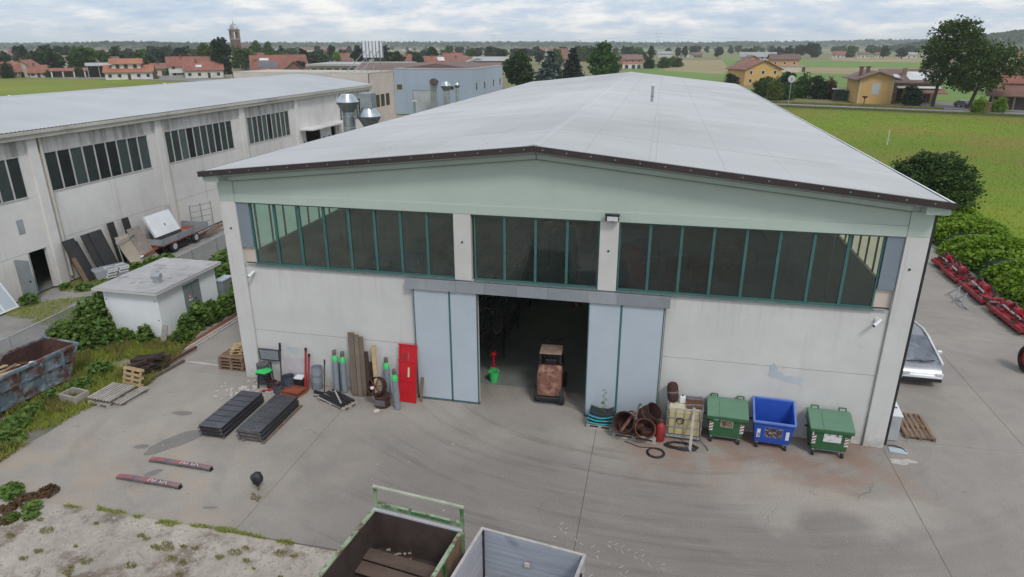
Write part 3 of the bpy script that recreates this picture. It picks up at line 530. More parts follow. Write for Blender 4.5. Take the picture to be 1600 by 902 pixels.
for s in (0, 1):
    X = lambda a: a if s == 0 else W - a
    MB().ext([(X(0.66), -0.315, rz_(0.66) - 0.272), (X(11.995), -0.315, rz_(11.995) - 0.272), (X(11.995), -0.315, rz_(11.995) - 0.258), (X(0.66), -0.315, rz_(0.66) - 0.258)], (0, 0.2, 0)).build('cornice_joint_shade', M['side_metal'], wh, smooth=False)  # dark joint strip, also standing in for the shadow of the cornice
    MB().ext([(X(0.66), -0.165, rz_(0.66) - 0.475), (X(11.995), -0.165, rz_(11.995) - 0.475), (X(11.995), -0.165, rz_(11.995) - 0.452), (X(0.66), -0.165, rz_(0.66) - 0.452)], (0, 0.15, 0)).build('cornice_joint_shade', M['green_shade'], wh, smooth=False)  # darker green strip painted as the shade under the ledge
# roof: long sheets lapped at every sheet end, two slopes
ys = [-0.60] + [4.0 + 5.2 * i for i in range(11)] + [LEN + 0.3]
for s in (0, 1):
    X = lambda a: a if s == 0 else W - a
    for (xa, xb) in ((-0.04, 4.1), (4.1, 8.2), (8.2, 12.0)):
        for k, (ya, yb) in enumerate(zip(ys[:-1], ys[1:])):
            dz = 0.006 * (k % 2)
            pl = [(X(xa + 0.004), ya, rz_(xa) + dz), (X(xb), ya, rz_(xb) + dz), (X(xb), ya, rz_(xb) + 0.05 + dz), (X(xa + 0.004), ya, rz_(xa) + 0.05 + dz)]
            MB().ext(pl, (0, yb - ya - 0.006, 0)).build('roof_sheet', M['roof_white'], wh, smooth=False)
pts_ = [(-0.27, -0.16), (12.0, -0.16), (12.0, 0.035), (-0.27, 0.035)]
for s in (0, 1):
    X = lambda a: a if s == 0 else W - a
    pl = [(X(a), -0.665, rz_(a) + d) for a, d in pts_]; MB().ext(pl, (0, 0.06, 0)).build('verge_trim', M['brown_trim'], wh, smooth=False)
    sc = MB()
    for i in range(16):
        xx = 0.3 + i * 0.76; sc.box(X(xx) - 0.018, -0.675, rz_(xx) - 0.07, X(xx) + 0.018, -0.66, rz_(xx) - 0.035)
    sc.build('trim_screw', M['zinc'], wh)
mb = MB().ext([(11.8, -0.58, rz_(11.8) + 0.055), (12, -0.58, rz_(12) + 0.075), (12.2, -0.58, rz_(12.2) + 0.055), (12, -0.58, rz_(12) + 0.062)], (0, LEN + 0.8, 0)); mb.build('ridge_cap', M['roof_white'], wh, smooth=False)
sc = MB()
for xx in (6.1, 10.1, 13.6, 15.6, 17.9):
    for i in range(118):
        yy = -0.2 + i * 0.52; zz = rz_(xx) + 0.062; sc.box(xx - 0.012, yy - 0.02, zz - 0.01, xx + 0.012, yy + 0.02, zz + 0.004)
sc_o = sc.build('roof_screws', M['zinc'], wh, smooth=False); sc_o['kind'] = 'stuff'
# eaves gutters
for s in (0, 1):
    X = lambda a: a if s == 0 else W - a
    g_ = MB().box(X(-0.06), -0.6, 8.37, X(-0.22), LEN, 8.39).box(X(-0.22), -0.6, 8.37, X(-0.25), LEN, 8.53).box(X(-0.045), -0.6, 8.37, X(-0.06), LEN, 8.53)
    g_.build('gutter', M['brown_trim'], wh); B(X(-0.205), -0.6, 8.533, X(-0.265), LEN, 8.555).build('gutter_rim', M['white'] if s else M['brown_trim'], wh)
B(W + 0.003, 0.0, 0.1, W + 0.10, 0.14, 8.3).build('downpipe', M['black'], wh)
# side walls: precast base, translucent window strip, beam
for s in (0, 1):
    X = lambda a: a if s == 0 else W - a
    for k in range(7):
        ya, yb = 0.5 + k * 8.72, 0.5 + (k + 1) * 8.72
        B(X(0.03), ya + 0.01, 0, X(0.23), yb - 0.01, 5.0).build('side_wall_panel', M['conc_wall'], wh)
        B(X(0.05), ya + 0.01, 7.4, X(0.25), yb - 0.01, 8.36).build('side_beam', M['green_paint'], wh)
        B(X(-0.04), yb - 0.3, 0, X(0.35), yb + 0.3, 8.30).build('side_pillar', M['conc_wall'], wh)
        st = B(X(0.12), ya + 0.3, 5.0, X(0.13), yb - 0.3, 7.4).build('strip_window', M['strip_l'] if s == 0 else M['strip_r'], wh)
        mb = MB()
        for j in range(9): yy = ya + 0.3 + j * (8.12 / 8); mb.box(X(0.14), yy - 0.03, 5.0, X(0.20), yy + 0.03, 7.4)
        mb.build('window_bars', M['black'] if s else M['sill'], st)
MB().ext([(0.25, LEN - 0.2, 0), (W - 0.25, LEN - 0.2, 0), (W - 0.25, LEN - 0.2, rz_(0.25)), (12, LEN - 0.2, rz_(12) - 0.01), (0.25, LEN - 0.2, rz_(0.25))], (0, 0.2, 0)).build('rear_wall', M['conc_wall'], wh, smooth=False)
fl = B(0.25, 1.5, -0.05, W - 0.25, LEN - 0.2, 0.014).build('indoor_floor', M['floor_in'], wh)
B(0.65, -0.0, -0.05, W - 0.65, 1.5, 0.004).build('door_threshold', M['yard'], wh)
for k in range(1, 7):
    yy = 0.5 + k * 8.72; pl = [(0.4, yy, 7.9), (W - 0.4, yy, 7.9), (W - 0.4, yy, rz_(0.4) - 0.02), (12, yy, rz_(12) - 0.02), (0.4, yy, rz_(0.4) - 0.02)]
    MB().ext(pl, (0, 0.25, 0)).build('roof_beam', M['conc_wall'], wh, smooth=False)
# windows: one per bay, mullions and panes as sub-parts
for a, b, n in ((1.15, 9.07, 8), (9.80, 14.15, 4), (14.80, 22.84, 8)):
    fr = MB().box(a, 0.05, 7.30, b, 0.13, 7.352).box(a, 0.02, 4.955, b, 0.13, 5.02).box(a, 0.05, 5.02, a + 0.05, 0.13, 7.30).box(b - 0.05, 0.05, 5.02, b, 0.13, 7.30).build('window', M['teal'], wh)
    st = (b - a) / n
    for i in range(1, n): B(a + i * st - 0.045, 0.035, 5.022, a + i * st + 0.045, 0.12, 7.298).build('mullion', M['teal'], fr)
    pm = B(0.0, 0.085, 5.02, st - 0.005, 0.089, 7.30).mesh('pane', M['glass'])
    for i in range(n): mesh_obj('pane', pm, fr, (a + i * st + 0.002, 0, 0))
    sl = B(a - 0.03, -0.05, 4.905, b + 0.03, 0.05, 4.953).build('window_sill', M['sill'], wh)
    mb = MB()
    for i in range(n): mb.tube((a + (i + 0.5) * st, -0.057, 4.93), (a + (i + 0.5) * st, -0.045, 4.93), 0.016, n=6)
    mb.build('sill_bolt', M['black'], sl)
for s in (0, 1):
    X = lambda a: a if s == 0 else W - a
    B(X(0.65), 0.0, 5.62, X(1.14), 0.12, 7.352).build('side_infill_sheet', M['side_metal'], wh)
    MB().ext([(X(0.65), 0.10, 5.0), (X(1.14), 0.10, 5.0), (X(1.14), 0.10, 5.615), (X(0.65), 0.10, 5.615)], (0, 0.12, 0)).build('infill_block', M['conc_beige'], wh)
    MB().ext([(X(0.65), -0.04, 4.94), (X(1.14), -0.04, 4.94), (X(1.14), 0.098, 4.94)], (0, 0, 0.015)).build('corner_flashing', M['zinc'], wh)
# grey sheet header that hides the door track, in lapped lengths
hs = [7.22, 8.0, 9.15, 10.2, 11.35, 12.45, 13.85, 14.85, 16.62]
hd = B(7.24, -0.16, 4.56, 16.60, 0.04, 4.88).build('door_header', M['zinc'], wh)
for i, (a, b) in enumerate(zip(hs[:-1], hs[1:])): B(a + 0.004, -0.20 - 0.003 * (i % 2), 4.51, b - 0.004, -0.165, 4.905).build('header_sheet', M['zinc'], hd)
# four sliding door leaves
for a, b in ((7.48, 8.86), (8.86, 9.90), (13.90, 15.02), (15.02, 16.46)):
    lf = B(a + 0.03, -0.115, 0.05, b - 0.03, -0.065, 4.52).build('door_leaf', M['door_blue'], wh)
    MB().box(a, -0.125, 0.03, a + 0.035, -0.055, 4.53).box(b - 0.035, -0.125, 0.03, b, -0.055, 4.53).box(a, -0.125, 0.02, b, -0.055, 0.07).build('door_frame', M['teal'], lf)
B(7.42, -0.16, 0.0, 9.94, -0.02, 0.018).build('door_rail', M['rust_grey'], wh); B(13.88, -0.16, 0.0, 16.52, -0.02, 0.018).build('door_rail', M['rust_grey'], wh)
# fixtures on the front
fl_ = thing('floodlight', (14.55, -0.16, 7.53), 'black floodlight with white lens above the right-hand window post', 'floodlight')
MB().box(-0.22, -0.14, -0.10, 0.22, 0.02, 0.10).box(-0.24, -0.16, 0.08, 0.24, 0.0, 0.13).build('housing', M['black'], fl_, bevel=0.008)
B(-0.16, -0.152, -0.09, 0.19, -0.142, 0.06).build('lens', M['lens'], fl_); B(-0.05, 0.0, -0.16, 0.05, 0.10, -0.08).build('bracket', M['black'], fl_)
for x, z, lab, dx_ in ((0.98, 4.60, 'white security camera under the window strip beside the left corner pillar', -0.06), (23.02, 4.58, 'white security camera under the window strip beside the right corner pillar', -0.14)):
    c = thing('security_camera', (x, -0.02, z), lab, 'security camera', group='security cameras on the warehouse front')
    MB().tube((0, 0.05, 0.03), (0, -0.02, 0.03), 0.06, n=12).build('wall_mount', M['white'], c)
    MB().tube((-dx_ * 0.6, -0.06, 0.06), (dx_, -0.26, -0.08), 0.055, 0.06, n=12).build('body', M['white'], c); MB().tube((dx_, -0.262, -0.083), (dx_ * 1.05, -0.27, -0.088), 0.042, n=12).build('lens', M['black'], c)
fu = thing('roof_flue', (15.23, 22.0, 9.40), 'thin grey metal flue pipe with cap standing on the warehouse roof', 'flue')
MB().tube((0, 0, 0), (0, 0, 1.05), 0.085, n=14).build('pipe', M['zinc'], fu); MB().lathe((0, 0, 1.05), [(0.06, -0.02), (0.105, 0.0), (0.105, 0.07), (0.03, 0.10)], 14).build('cap', M['white'], fu)
B(-0.3, -0.25, 0.02, 0.28, 0.25, 0.055).build('flashing', M['seam'], fu)
for y_, r0 in ((0, 0),): MB().tube((0, 0, 0.42), (0, 0, 0.45), 0.095, n=14).build('clamp', M['black'], fu)
# ------------------------------------------------------------------ what stands inside, seen through door and glass
def crate_stack(): pass
rk = thing('storage_rack', (8.3, 4.0, 0), 'dark steel storage rack loaded with long bars just inside the left doors', 'rack')
mb = MB()
for y in (0, 3, 6, 9, 12, 15):
    for x in (0, 1.6): mb.box(x - 0.04, y - 0.04, 0, x + 0.04, y + 0.04, 3.3)
    for z in (0.5, 1.4, 2.3, 3.2): mb.box(0, y - 0.04, z - 0.05, 1.6, y + 0.04, z)
mb.build('upright', M['black'], rk)
rr = random.Random(2)
for z in (0.5, 1.4, 2.3, 3.2):
    mb = MB()
    for i in range(13): x = 0.08 + i * 0.12; mb.bar((x, -0.6 + rr.uniform(-0.5, 0.4), z + 0.06), (x, 15.3 + rr.uniform(-1, 0.5), z + 0.06), 0.07, 0.08)
    mb.build('bar_bundle', M['panel_edge'] if z != 1.4 else M['rust_grey'], rk)
gb = thing('green_bucket', (10.02, 1.75, 0.014), 'bright green bucket on the floor just inside the left doors', 'bucket')
MB().lathe((0, 0, 0), [(0.16, 0), (0.22, 0.45), (0.235, 0.46), (0.20, 0.46), (0.15, 0.05)], 16).build('shell', M['green_neon'], gb); MB().path([(-.2, 0, .46), (-.12, .0, .62), (.12, 0, .62), (.2, 0, .46)], 0.012).build('handle', M['zinc'], gb)
rdv = thing('red_valve_stand', (9.85, 2.4, 0.014), 'small red valve stand behind the green bucket inside the warehouse', 'valve stand')
MB().tube((0, 0, 0), (0, 0, 0.8), 0.06, n=10).build('post', M['red'], rdv); MB().lathe((0, 0, 0.8), [(0.04, 0), (0.13, 0.05), (0.13, 0.12), (0.05, 0.2)], 12).build('head', M['red'], rdv)
rm_ = thing('red_machine', (14.2, 13.5, 0.014), 'dark red press machine standing deep inside on the right of the doorway', 'machine')
MB().box(-1.4, -0.8, 0, 1.4, 0.8, 1.9).build('body', M['red_dull'], rm_, bevel=0.05); MB().box(-1.2, -0.86, 0.6, 0.4, -0.80, 1.5).build('control_panel', M['rust_grey'], rm_); MB().box(-1.1, -0.5, 1.9, 1.1, 0.5, 2.6).build('head', M['red_dull'], rm_, bevel=0.05)
cr = thing('column_crane', (12.3, 10.5, 0.014), 'thin orange column crane standing in the aisle behind the forklift', 'crane')
MB().box(-0.09, -0.09, 0, 0.09, 0.09, 4.3).build('column', M['orange_mach'], cr); MB().box(-1.8, -0.08, 4.3, 0.2, 0.08, 4.5).build('arm', M['orange_mach'], cr); B(-0.25, -0.25, 0, 0.25, 0.25, 0.04).build('base_plate', M['orange_mach'], cr)
for i, (x, y, n_, lab) in enumerate(((15.2, 9.0, 6, 'stack of brown beams inside the warehouse nearest the right doors'), (15.6, 17.0, 8, 'taller stack of brown beams deep inside the warehouse beyond the red machine'))):
    t = thing('beam_stack', (x, y, 0.014), lab, 'beam stack', group='beam stacks inside the warehouse')
    for k in range(n_): B(-0.8, -1.8 + 0.03 * (k % 3), 0.02 + k * 0.2, 0.8, 1.8, 0.18 + k * 0.2).build('beam_layer', M['rust_dark'], t)
ho = thing('hoist', (1.9, 6.6, 6.35), 'orange electric hoist hanging under the beam behind the leftmost window panes', 'hoist')
MB().box(-0.35, -0.2, -0.05, 0.0, 0.2, 0.4).build('motor', M['orange_mach'], ho, bevel=0.03); MB().box(0.0, -0.3, 0.0, 1.2, 0.3, 0.35).build('trolley', M['black'], ho); MB().tube((0.6, 0, 0), (0.6, 0, -2.6), 0.02).tube((-0.2, 0, 0), (-0.3, 0, -3.6), 0.02).build('cable', M['black'], ho); MB().box(0.75, -0.12, -0.5, 1.0, 0.12, -0.1).build('hook_block', M['side_metal'], ho)
mb = B(0.3, 6.4, 6.78, 23.7, 6.7, 7.15); mb.build('crane_beam', M['black'], wh)
rr = random.Random(8)
for i, (x, y, sx, sy, sz, mm, lab) in enumerate([(1.9, 11.6, 2.8, 2.0, 1.9, 'tarp_blue', 'load under a blue tarpaulin behind the left window strip'), (5.2, 13.2, 2.2, 2.4, 1.7, 'rust_grey', 'pallet of grey steel sections behind the left window strip'), (3.4, 20, 3, 3, 1.6, 'wood_brown', 'brown crates stacked in the dark behind the left windows'), (18.0, 15.5, 2.6, 3.0, 1.6, 'rust', 'heap of rusty castings behind the right window strip'), (20.8, 18, 2.0, 4, 1.8, 'wood_brown', 'brown timber packs by the right side wall indoors'), (11.9, 24, 2.8, 3, 2.2, 'wood_brown', 'brown packing cases at the far end of the aisle')]):
    t = thing('covered_load' if 'tarp' in mm else 'indoor_load', (x, y, 0.014), lab, 'stored goods')
    for k in range(4):
        a = (k % 2 - 0.5) * sx * 0.5; b = (k // 2 - 0.5) * sy * 0.5; h = sz * rr.uniform(0.7, 1.0)
        B(a - sx * 0.24, b - sy * 0.24, 0, a + sx * 0.24, b + sy * 0.24, h).build('bundle', M[mm], t, bevel=0.05)
# forklift reversing through the doorway
fk = thing('forklift', (12.42, 1.42, 0.0), 'mottled rusty orange forklift with dull pale overhead guard standing in the open doorway', 'forklift', rz=0.06); fk.scale = (.88, 1, 1)
prof = [(-0.95, 0.28), (-0.98, 0.75), (-0.90, 1.30), (-0.60, 1.50), (-0.30, 1.20), (0.35, 0.98), (0.75, 0.95), (0.85, 0.35)]
MB().ext([(-0.50, a, b) for a, b in prof], (1.0, 0, 0)).build('body', M['orange_mach'], fk, bevel=0.05)
MB().ext([(-0.52, a, b) for a, b in [(-1.06, 0.35), (-1.10, 0.95), (-1.02, 1.28), (-0.6, 1.38), (-0.6, 0.35)]], (1.04, 0, 0)).build('counterweight', M['orange_mach'], fk, bevel=0.06)
B(-0.54, -1.13, 0.22, 0.54, -0.2, 0.36).build('bumper', M['black'], fk, bevel=0.02)
for x, y, r_ in ((-0.52, -0.72, 0.30), (0.56, -0.86, 0.34), (-0.52, 0.55, 0.30), (0.52, 0.55, 0.30)):
    wq = MB().tube((x - 0.11, y, r_), (x + 0.11, y, r_), r_, n=22).build('wheel', M['rubber'], fk, bevel=0.02); MB().tube((x - 0.125, y, r_), (x + 0.125, y, r_), r_ * 0.5, n=14).build('rim', M['orange_mach'], wq)
for x, y in ((-0.46, -0.62), (0.46, -0.62), (-0.46, 0.62), (0.46, 0.62)): MB().bar((x, y, 1.0), (x * 0.93, -0.55 if y < 0 else 0.05, 1.90), 0.07).build('guard_post', M['black'], fk)
gg = B(-0.48, -0.62, 1.90, 0.48, 0.10, 1.96).build('overhead_guard', M['guard'], fk, bevel=0.02)
for i in range(4): B(-0.46, -0.55 + i * 0.2, 1.962, 0.46, -0.48 + i * 0.2, 1.975).build('guard_bar', M['guard'], gg)
MB().box(-0.25, -0.35, 1.0, 0.25, 0.15, 1.12).box(-0.25, -0.42, 1.1, 0.25, -0.32, 1.6).build('seat', M['black'], fk, bevel=0.03)
MB().box(-0.40, 0.9, 0.1, -0.30, 1.02, 1.85).box(0.30, 0.9, 0.1, 0.40, 1.02, 1.85).box(-0.4, 0.92, 1.7, 0.4, 1.0, 1.8).build('mast', M['black'], fk)
MB().box(-0.32, 1.05, 0.06, -0.20, 2.1, 0.11).box(0.20, 1.05, 0.06, 0.32, 2.1, 0.11).build('fork', M['black'], fk); MB().tube((0, 0.35, 1.0), (0, 0.2, 1.4), 0.025).build('steering_column', M['black'], fk)
# ------------------------------------------------------------------ the yard in front of the warehouse
def pallet_parts(p, L_=1.2, W_=0.8, m='wood_brown', nb=7, z=0.0, rng=None):
    rng = rng or random
    bl = MB().box(-L_/2, 0, 0, L_/2, 0, 0)
    for i, x in enumerate((-L_/2 + 0.06, 0, L_/2 - 0.06)):
        for j, y in enumerate((-W_/2 + 0.05, 0, W_/2 - 0.05)): B(x - 0.06, y - 0.05, z + 0.022, x + 0.06, y + 0.05, z + 0.10).build('block', M[m], p)
    for y in (-W_/2 + 0.05, 0, W_/2 - 0.05): B(-L_/2, y - 0.05, z, L_/2, y + 0.05, z + 0.02).build('runner', M[m], p)
    for x in (-L_/2 + 0.06, 0, L_/2 - 0.06): B(x - 0.06, -W_/2, z + 0.102, x + 0.06, W_/2, z + 0.122).build('cross_board', M[m], p)
    for i in range(nb):
        y = -W_/2 + 0.055 + i * (W_ - 0.11) / (nb - 1); B(-L_/2, y - 0.05, z + 0.124, L_/2, y + 0.05, z + 0.146).build('deck_board', M[m], p)
for k in range(4):
    t = thing('wooden_pallet', (-1.0 + 0.02 * (k % 2), 0.75, 0.0 + 0.148 * k), ['bottom', 'second', 'third', 'top'][k] + (' brown pallet of the four stacked beside the left corner pillar' if k in (0, 3) else ' brown pallet from the ground in the stack beside the left corner pillar'), 'pallet', rz=0.04 * (k % 3), group='pallets stacked beside the left corner pillar')
    pallet_parts(t, 1.15, 0.8, 'wood_brown', 6)
rr = random.Random(4)
for k in range(2):
    t = thing('pale_pallet', (-0.78 + 0.05 * k, 0.98, 0.60 + 0.15 * k), ('lower' if k == 0 else 'upper') + ' small pale pine pallet lying on the brown pallet stack', 'pallet', rz=0.25 + 0.2 * k, group='pale pallets on the brown stack'); pallet_parts(t, 0.85, 0.6, 'wood_pale', 5)
for k in range(5):
    t = tag(MB().ob((0, 0, 0), (0.32, 0.2, 0.07), Matrix.Rotation(rr.uniform(0, 3), 3, 'Z') @ Matrix.Rotation(rr.uniform(-.3, .3), 3, 'X')).build('wood_offcut', M['wood_pale'], None, (-0.75 + rr.uniform(-.25, .25), 0.95 + rr.uniform(-.2, .2), 0.93 + 0.04 * (k % 3))), 'pale pine offcut lying on top of the pallets beside the left pillar', 'wood offcut', 'pine offcuts on the pallet stack')
# two stacks of black steel plates
def panel_stack(x0, y0, x1, y1, n, lab, ribs, loc_z, slots):
    for k in range(n):
        h0 = 0.06 + k * 0.135
        t = thing('steel_deck', ((x0 + x1) / 2 + (0.03 * (n - 1 - k) if k else 0.05), (y0 + y1) / 2, h0), ['lowest', 'middle', 'topmost'][k if n == 3 else min(k, 2)] + lab, 'steel deck', rz=[0.015, -0.01, 0.0][k % 3], group='black steel plates lying in two stacks')
        hx, hy = (x1 - x0) / 2, (y1 - y0) / 2
        B(-hx, -hy, 0.095, hx, hy, 0.112).build('plate', M['panel_black'], t)
        for s in (-1, 1): B(s * hx, -hy, 0, s * (hx - 0.05), hy, 0.093).build('side_rail', M['black'], t)
        for s in (-1, 1): B(-hx + 0.06, s * hy, 0.0, hx - 0.06, s * (hy - 0.05), 0.093).build('end_rail', M['panel_edge'] if slots else M['black'], t)
        for s in (-1, 1):
            MB().tube((s * hx * 0.97, -hy - 0.06, 0.03), (s * hx * 0.97, -hy, 0.03), 0.035, n=8).build('lug', M['panel_edge'], t)
        if k == n - 1:
            if not slots:
                for i in range(1, 7): B(-hx + 0.02, -hy + i * (2 * hy / 7) - 0.012, 0.1125, hx - 0.02, -hy + i * (2 * hy / 7) + 0.012, 0.121).build('rib', M['black'], t)
            else:
                for i in range(7):
                    for j in range(4): yy = -hy + 0.22 + i * (2 * hy - 0.4) / 6.2; xx = -hx + 0.14 + j * 0.2; B(xx - 0.055, yy - 0.013, 0.1125, xx + 0.055, yy + 0.013, 0.116).build('slot', M['black'], t)
            B(-hx, -hy - 0.004, 0.096, hx, -hy + 0.025, 0.118).build('front_lip', M['panel_edge'], t)
panel_stack(0.95, -4.30, 1.83, -1.78, 3, ' ribbed black steel deck in the left-hand stack on the yard', 6, 0, False)
panel_stack(2.39, -4.24, 3.28, -1.76, 3, ' slotted black steel deck in the right-hand stack on the yard', 6, 0, True)
for x in (1.2, 1.7, 2.6, 3.15):
    t = tag(B(-0.05, -1.3, 0, 0.05, 1.3, 0.06).build('timber_bearer', M['wood_grey'], None, (x + (0.22 if x > 3 else 0), -3.0, 0.0)), {1.2: 'left grey timber bearer under the ribbed deck stack', 1.7: 'right grey timber bearer under the ribbed deck stack', 2.6: 'left grey timber bearer under the slotted deck stack', 3.15: 'long pale timber showing along the right side of the slotted deck stack'}[x], 'timber', 'timber bearers under the panel stacks')
# two pink and black wedge beams
for k, (x, y) in enumerate(((1.07, -6.97), (1.43, -5.96))):
    t = thing('steel_ramp', (x, y, 0), ('nearer' if k == 0 else 'farther') + ' of the two long low faded red and black steel ramps on the concrete', 'ramp', rz=-0.02, group='pair of low steel ramps')
    MB().ext([(-1.16, -0.09, 0.02), (-0.85, -0.09, 0.12), (1.15, -0.09, 0.12), (1.15, -0.09, 0.05), (-0.85, -0.09, 0.03)], (0, 0.18, 0)).build('beam', M['rust_grey'], t, bevel=0.006)
    B(-0.84, -0.088, 0.121, 1.14, 0.088, 0.126).build('top_plate', M['ramp_top'], t)
    for a in (-0.1, 1.0): B(a, -0.07, 0, a + 0.18, 0.07, 0.05).build('foot', M['black'], t)
    B(1.151, -0.07, 0.055, 1.156, 0.07, 0.115).build('end_hole', M['black'], t); B(-1.12, -0.085, 0.055, -0.86, 0.085, 0.105).build('tip', M['pinkish'], t)
    for j, xx in enumerate((0.05, 0.16, 0.26, 0.45, 0.55, 0.66)): MB().ob((xx, 0, 0.1285), (0.022, 0.12, 0.003), rz=0.5 if j % 2 else -0.4).build('paint_scribble', M['white'], t)
# stand-ins for a half-erased dark figure: black bag on the slab with a tan rag below it
t = thing('figure_smudge', (4.62, -6.55, 0.0), 'small crumpled black bag standing in for a half-erased dark figure on the open concrete', 'smudge')
rr = random.Random(9); bm_ = MB()
bm_.lathe((0, 0, 0.16), [(0.03, 0), (0.07, 0.05), (0.15, 0.16), (0.18, 0.28), (0.15, 0.40), (0.06, 0.45)], 11)
bm_.v = [(a + rr.uniform(-.02, .02), b + rr.uniform(-.02, .02), c + rr.uniform(-.02, .02)) for a, b, c in bm_.v]; bm_.build('sack', M['black'], t); MB().tube((0, 0, 0), (0, 0, 0.2), 0.035, 0.05, n=8).build('neck', M['tan_smear'], t)
t = thing('tan_smear', (4.72, -6.95, 0.0), 'crumpled tan rag standing in for the lower half of the figure, below the black bag', 'smear')
bm_ = MB()
for i in range(7): a = rr.uniform(0, 6.28); q = rr.uniform(.02, .12); bm_.tube((q * math.cos(a), q * math.sin(a), 0.03), (q * math.cos(a) + rr.uniform(-.12, .12), q * math.sin(a) + rr.uniform(-.12, .12), 0.02), rr.uniform(.04, .07), 0.03, n=7)
bm_.build('fold', M['tan_smear'], t)
# clutter by the left pillar
t = thing('wire_crate', (1.2, -0.02, 0.0), 'grey wire mesh basket hanging on the wall above the dark drum', 'basket')
mb = MB()
for i in range(8): mb.tube((-0.4 + i * 0.11, -0.06, 0.95), (-0.42 + i * 0.115, -0.06, 1.38), 0.009, n=5)
for i in range(5): mb.tube((-0.42, -0.06, 0.97 + i * 0.1), (0.42, -0.06, 0.97 + i * 0.1), 0.009, n=5)
mb.build('mesh', M['zinc'], t); MB().path([(-0.44, -0.07, 1.4), (0.44, -0.07, 1.4), (0.42, -0.07, 0.93), (-0.42, -0.07, 0.93), (-0.44, -0.07, 1.4)], 0.02).build('rim', M['black'], t); B(-0.4, -0.05, 0.96, 0.4, -0.045, 1.38).build('back_sheet', M['grey_paint'], t)
def drum(x, y, r, h, m, lab, cat='drum', tilt=0.0, name='steel_drum', group=None, open_=False):
    t = thing(name, (x, y, 0), lab, cat, group=group); t.rotation_euler = (tilt, 0, 0)
    pr = [(r * 0.97, 0), (r, 0.01), (r, h * 0.32), (r * 1.03, h * 0.34), (r, h * 0.36), (r, h * 0.64), (r * 1.03, h * 0.66), (r, h * 0.68), (r, h)]
    if open_: pr += [(r * 0.94, h), (r * 0.92, 0.04)]
    MB().lathe((0, 0, 0), pr, 20).build('shell', M[m], t)
    if not open_: MB().lathe((0, 0, h), [(r * 0.92, -0.015), (r * 1.0, 0.0), (r * 0.98, 0.02), (r * 0.9, 0.005)], 20).build('lid', M['rust_grey'], t)
    return t
drum(0.98, -0.30, 0.24, 0.85, 'navy', 'dark blue drum against the wall right beside the left corner pillar')
t = thing('trestle', (1.2, -0.62, 0), 'dark rusty trestle with a bright green cloth over its top', 'trestle')
for sx in (-0.22, 0.22):
    for sy in (-0.16, 0.16): MB().bar((sx, sy, 0), (sx * 0.8, sy * 0.6, 0.62), 0.05).build('leg', M['black'], t)
B(-0.25, -0.16, 0.6, 0.25, 0.16, 0.66).build('top', M['rust_dark'], t); MB().bar((-0.2, -0.14, 0.25), (0.2, -0.14, 0.25), 0.04).build('rail', M['rust_dark'], t)
t = tag(MB().ext([(-0.30, -0.2, 0.0), (-0.1, -0.25, 0.04), (0.12, -0.2, 0.0), (0.32, -0.05, 0.05), (0.24, 0.2, 0.0), (-0.05, 0.24, 0.05), (-0.28, 0.12, 0.01)], (0.0, 0.0, 0.035)).build('green_cloth', M['green_neon'], None, (1.22, -0.6, 0.665)), 'bright green cloth draped over the rusty trestle by the left pillar', 'cloth')
for x, y, z, tl, lab in ((1.75, -0.10, 1.75, 0.0, 'tallest thin black bar with thick tip leaning against the wall left of the lilac stain'), (1.55, -0.25, 0.95, 0.2, 'short black bar leaning beside the green cloth'),):
    t = thing('pry_bar', (x, y - 0.25, 0), lab, 'bar', group='black bars leaning near the left pillar'); MB().tube((0, 0, 0), (-tl, 0.2, z * 0.8), 0.022, n=8).build('shaft', M['black'], t); MB().tube((-tl, 0.2, z * 0.8), (-tl * 1.2, 0.24, z), 0.045, n=8).build('tip', M['black'], t)
drum(1.95, -0.88, 0.20, 0.36, 'navy', 'small dark blue bucket nearest the red steel mats', 'bucket', name='paint_bucket', group='dark buckets by the wall', open_=True)
drum(2.12, -0.42, 0.25, 0.48, 'navy', 'wide dark blue tub between the small bucket and the wall', 'tub', name='wide_tub', group='dark buckets by the wall', open_=True)
drum(1.62, -0.72, 0.17, 0.34, 'rust_dark', 'squat rusty pot between the trestle and the dark bucket', 'pot', name='rusty_pot', open_=True)
t = thing('white_box', (2.55, -0.28, 0), 'small white and black box against the wall beside the red bars', 'box'); B(-0.16, -0.14, 0, 0.16, 0.14, 0.38).build('body', M['black'], t, bevel=0.01); B(-0.18, -0.16, 0.382, 0.18, 0.16, 0.45).build('lid', M['white'], t, bevel=0.01)
t = thing('bent_pipe', (1.55, -0.98, 0), 'short red-brown pipe with valve lying by the pots', 'pipe'); MB().path([(-0.25, -0.05, 0.06), (0.0, 0.0, 0.08), (0.2, 0.15, 0.12), (0.3, 0.18, 0.3)], 0.045, 8).build('tube', M['red_dull'], t); MB().tube((0.3, 0.18, 0.3), (0.3, 0.18, 0.36), 0.08, n=10).build('flange', M['rust'], t)
for k, (x, lab) in enumerate(((2.88, 'left of the two dark red bars leaning upright behind the steel mats'), (2.99, 'right of the two dark red bars leaning upright behind the steel mats'))):
    t = thing('red_bar', (x, -0.5, 0), lab, 'bar', group='red bars leaning on the wall'); MB().bar((0, 0, 0), (-0.04, 0.42, 1.52 - 0.25 * k), 0.07, 0.05).build('bar', M['red_dull'], t); MB().bar((-0.04, 0.42, 1.5 - 0.25 * k), (-0.045, 0.44, 1.62 - 0.25 * k), 0.08, 0.06).build('tip', M['black'], t)
drum(3.28, -0.28, 0.21, 0.92, 'cyl_grey', 'tall dark grey pipe section standing right of the red bars', 'pipe', tilt=-0.12, name='pipe_section', open_=True)
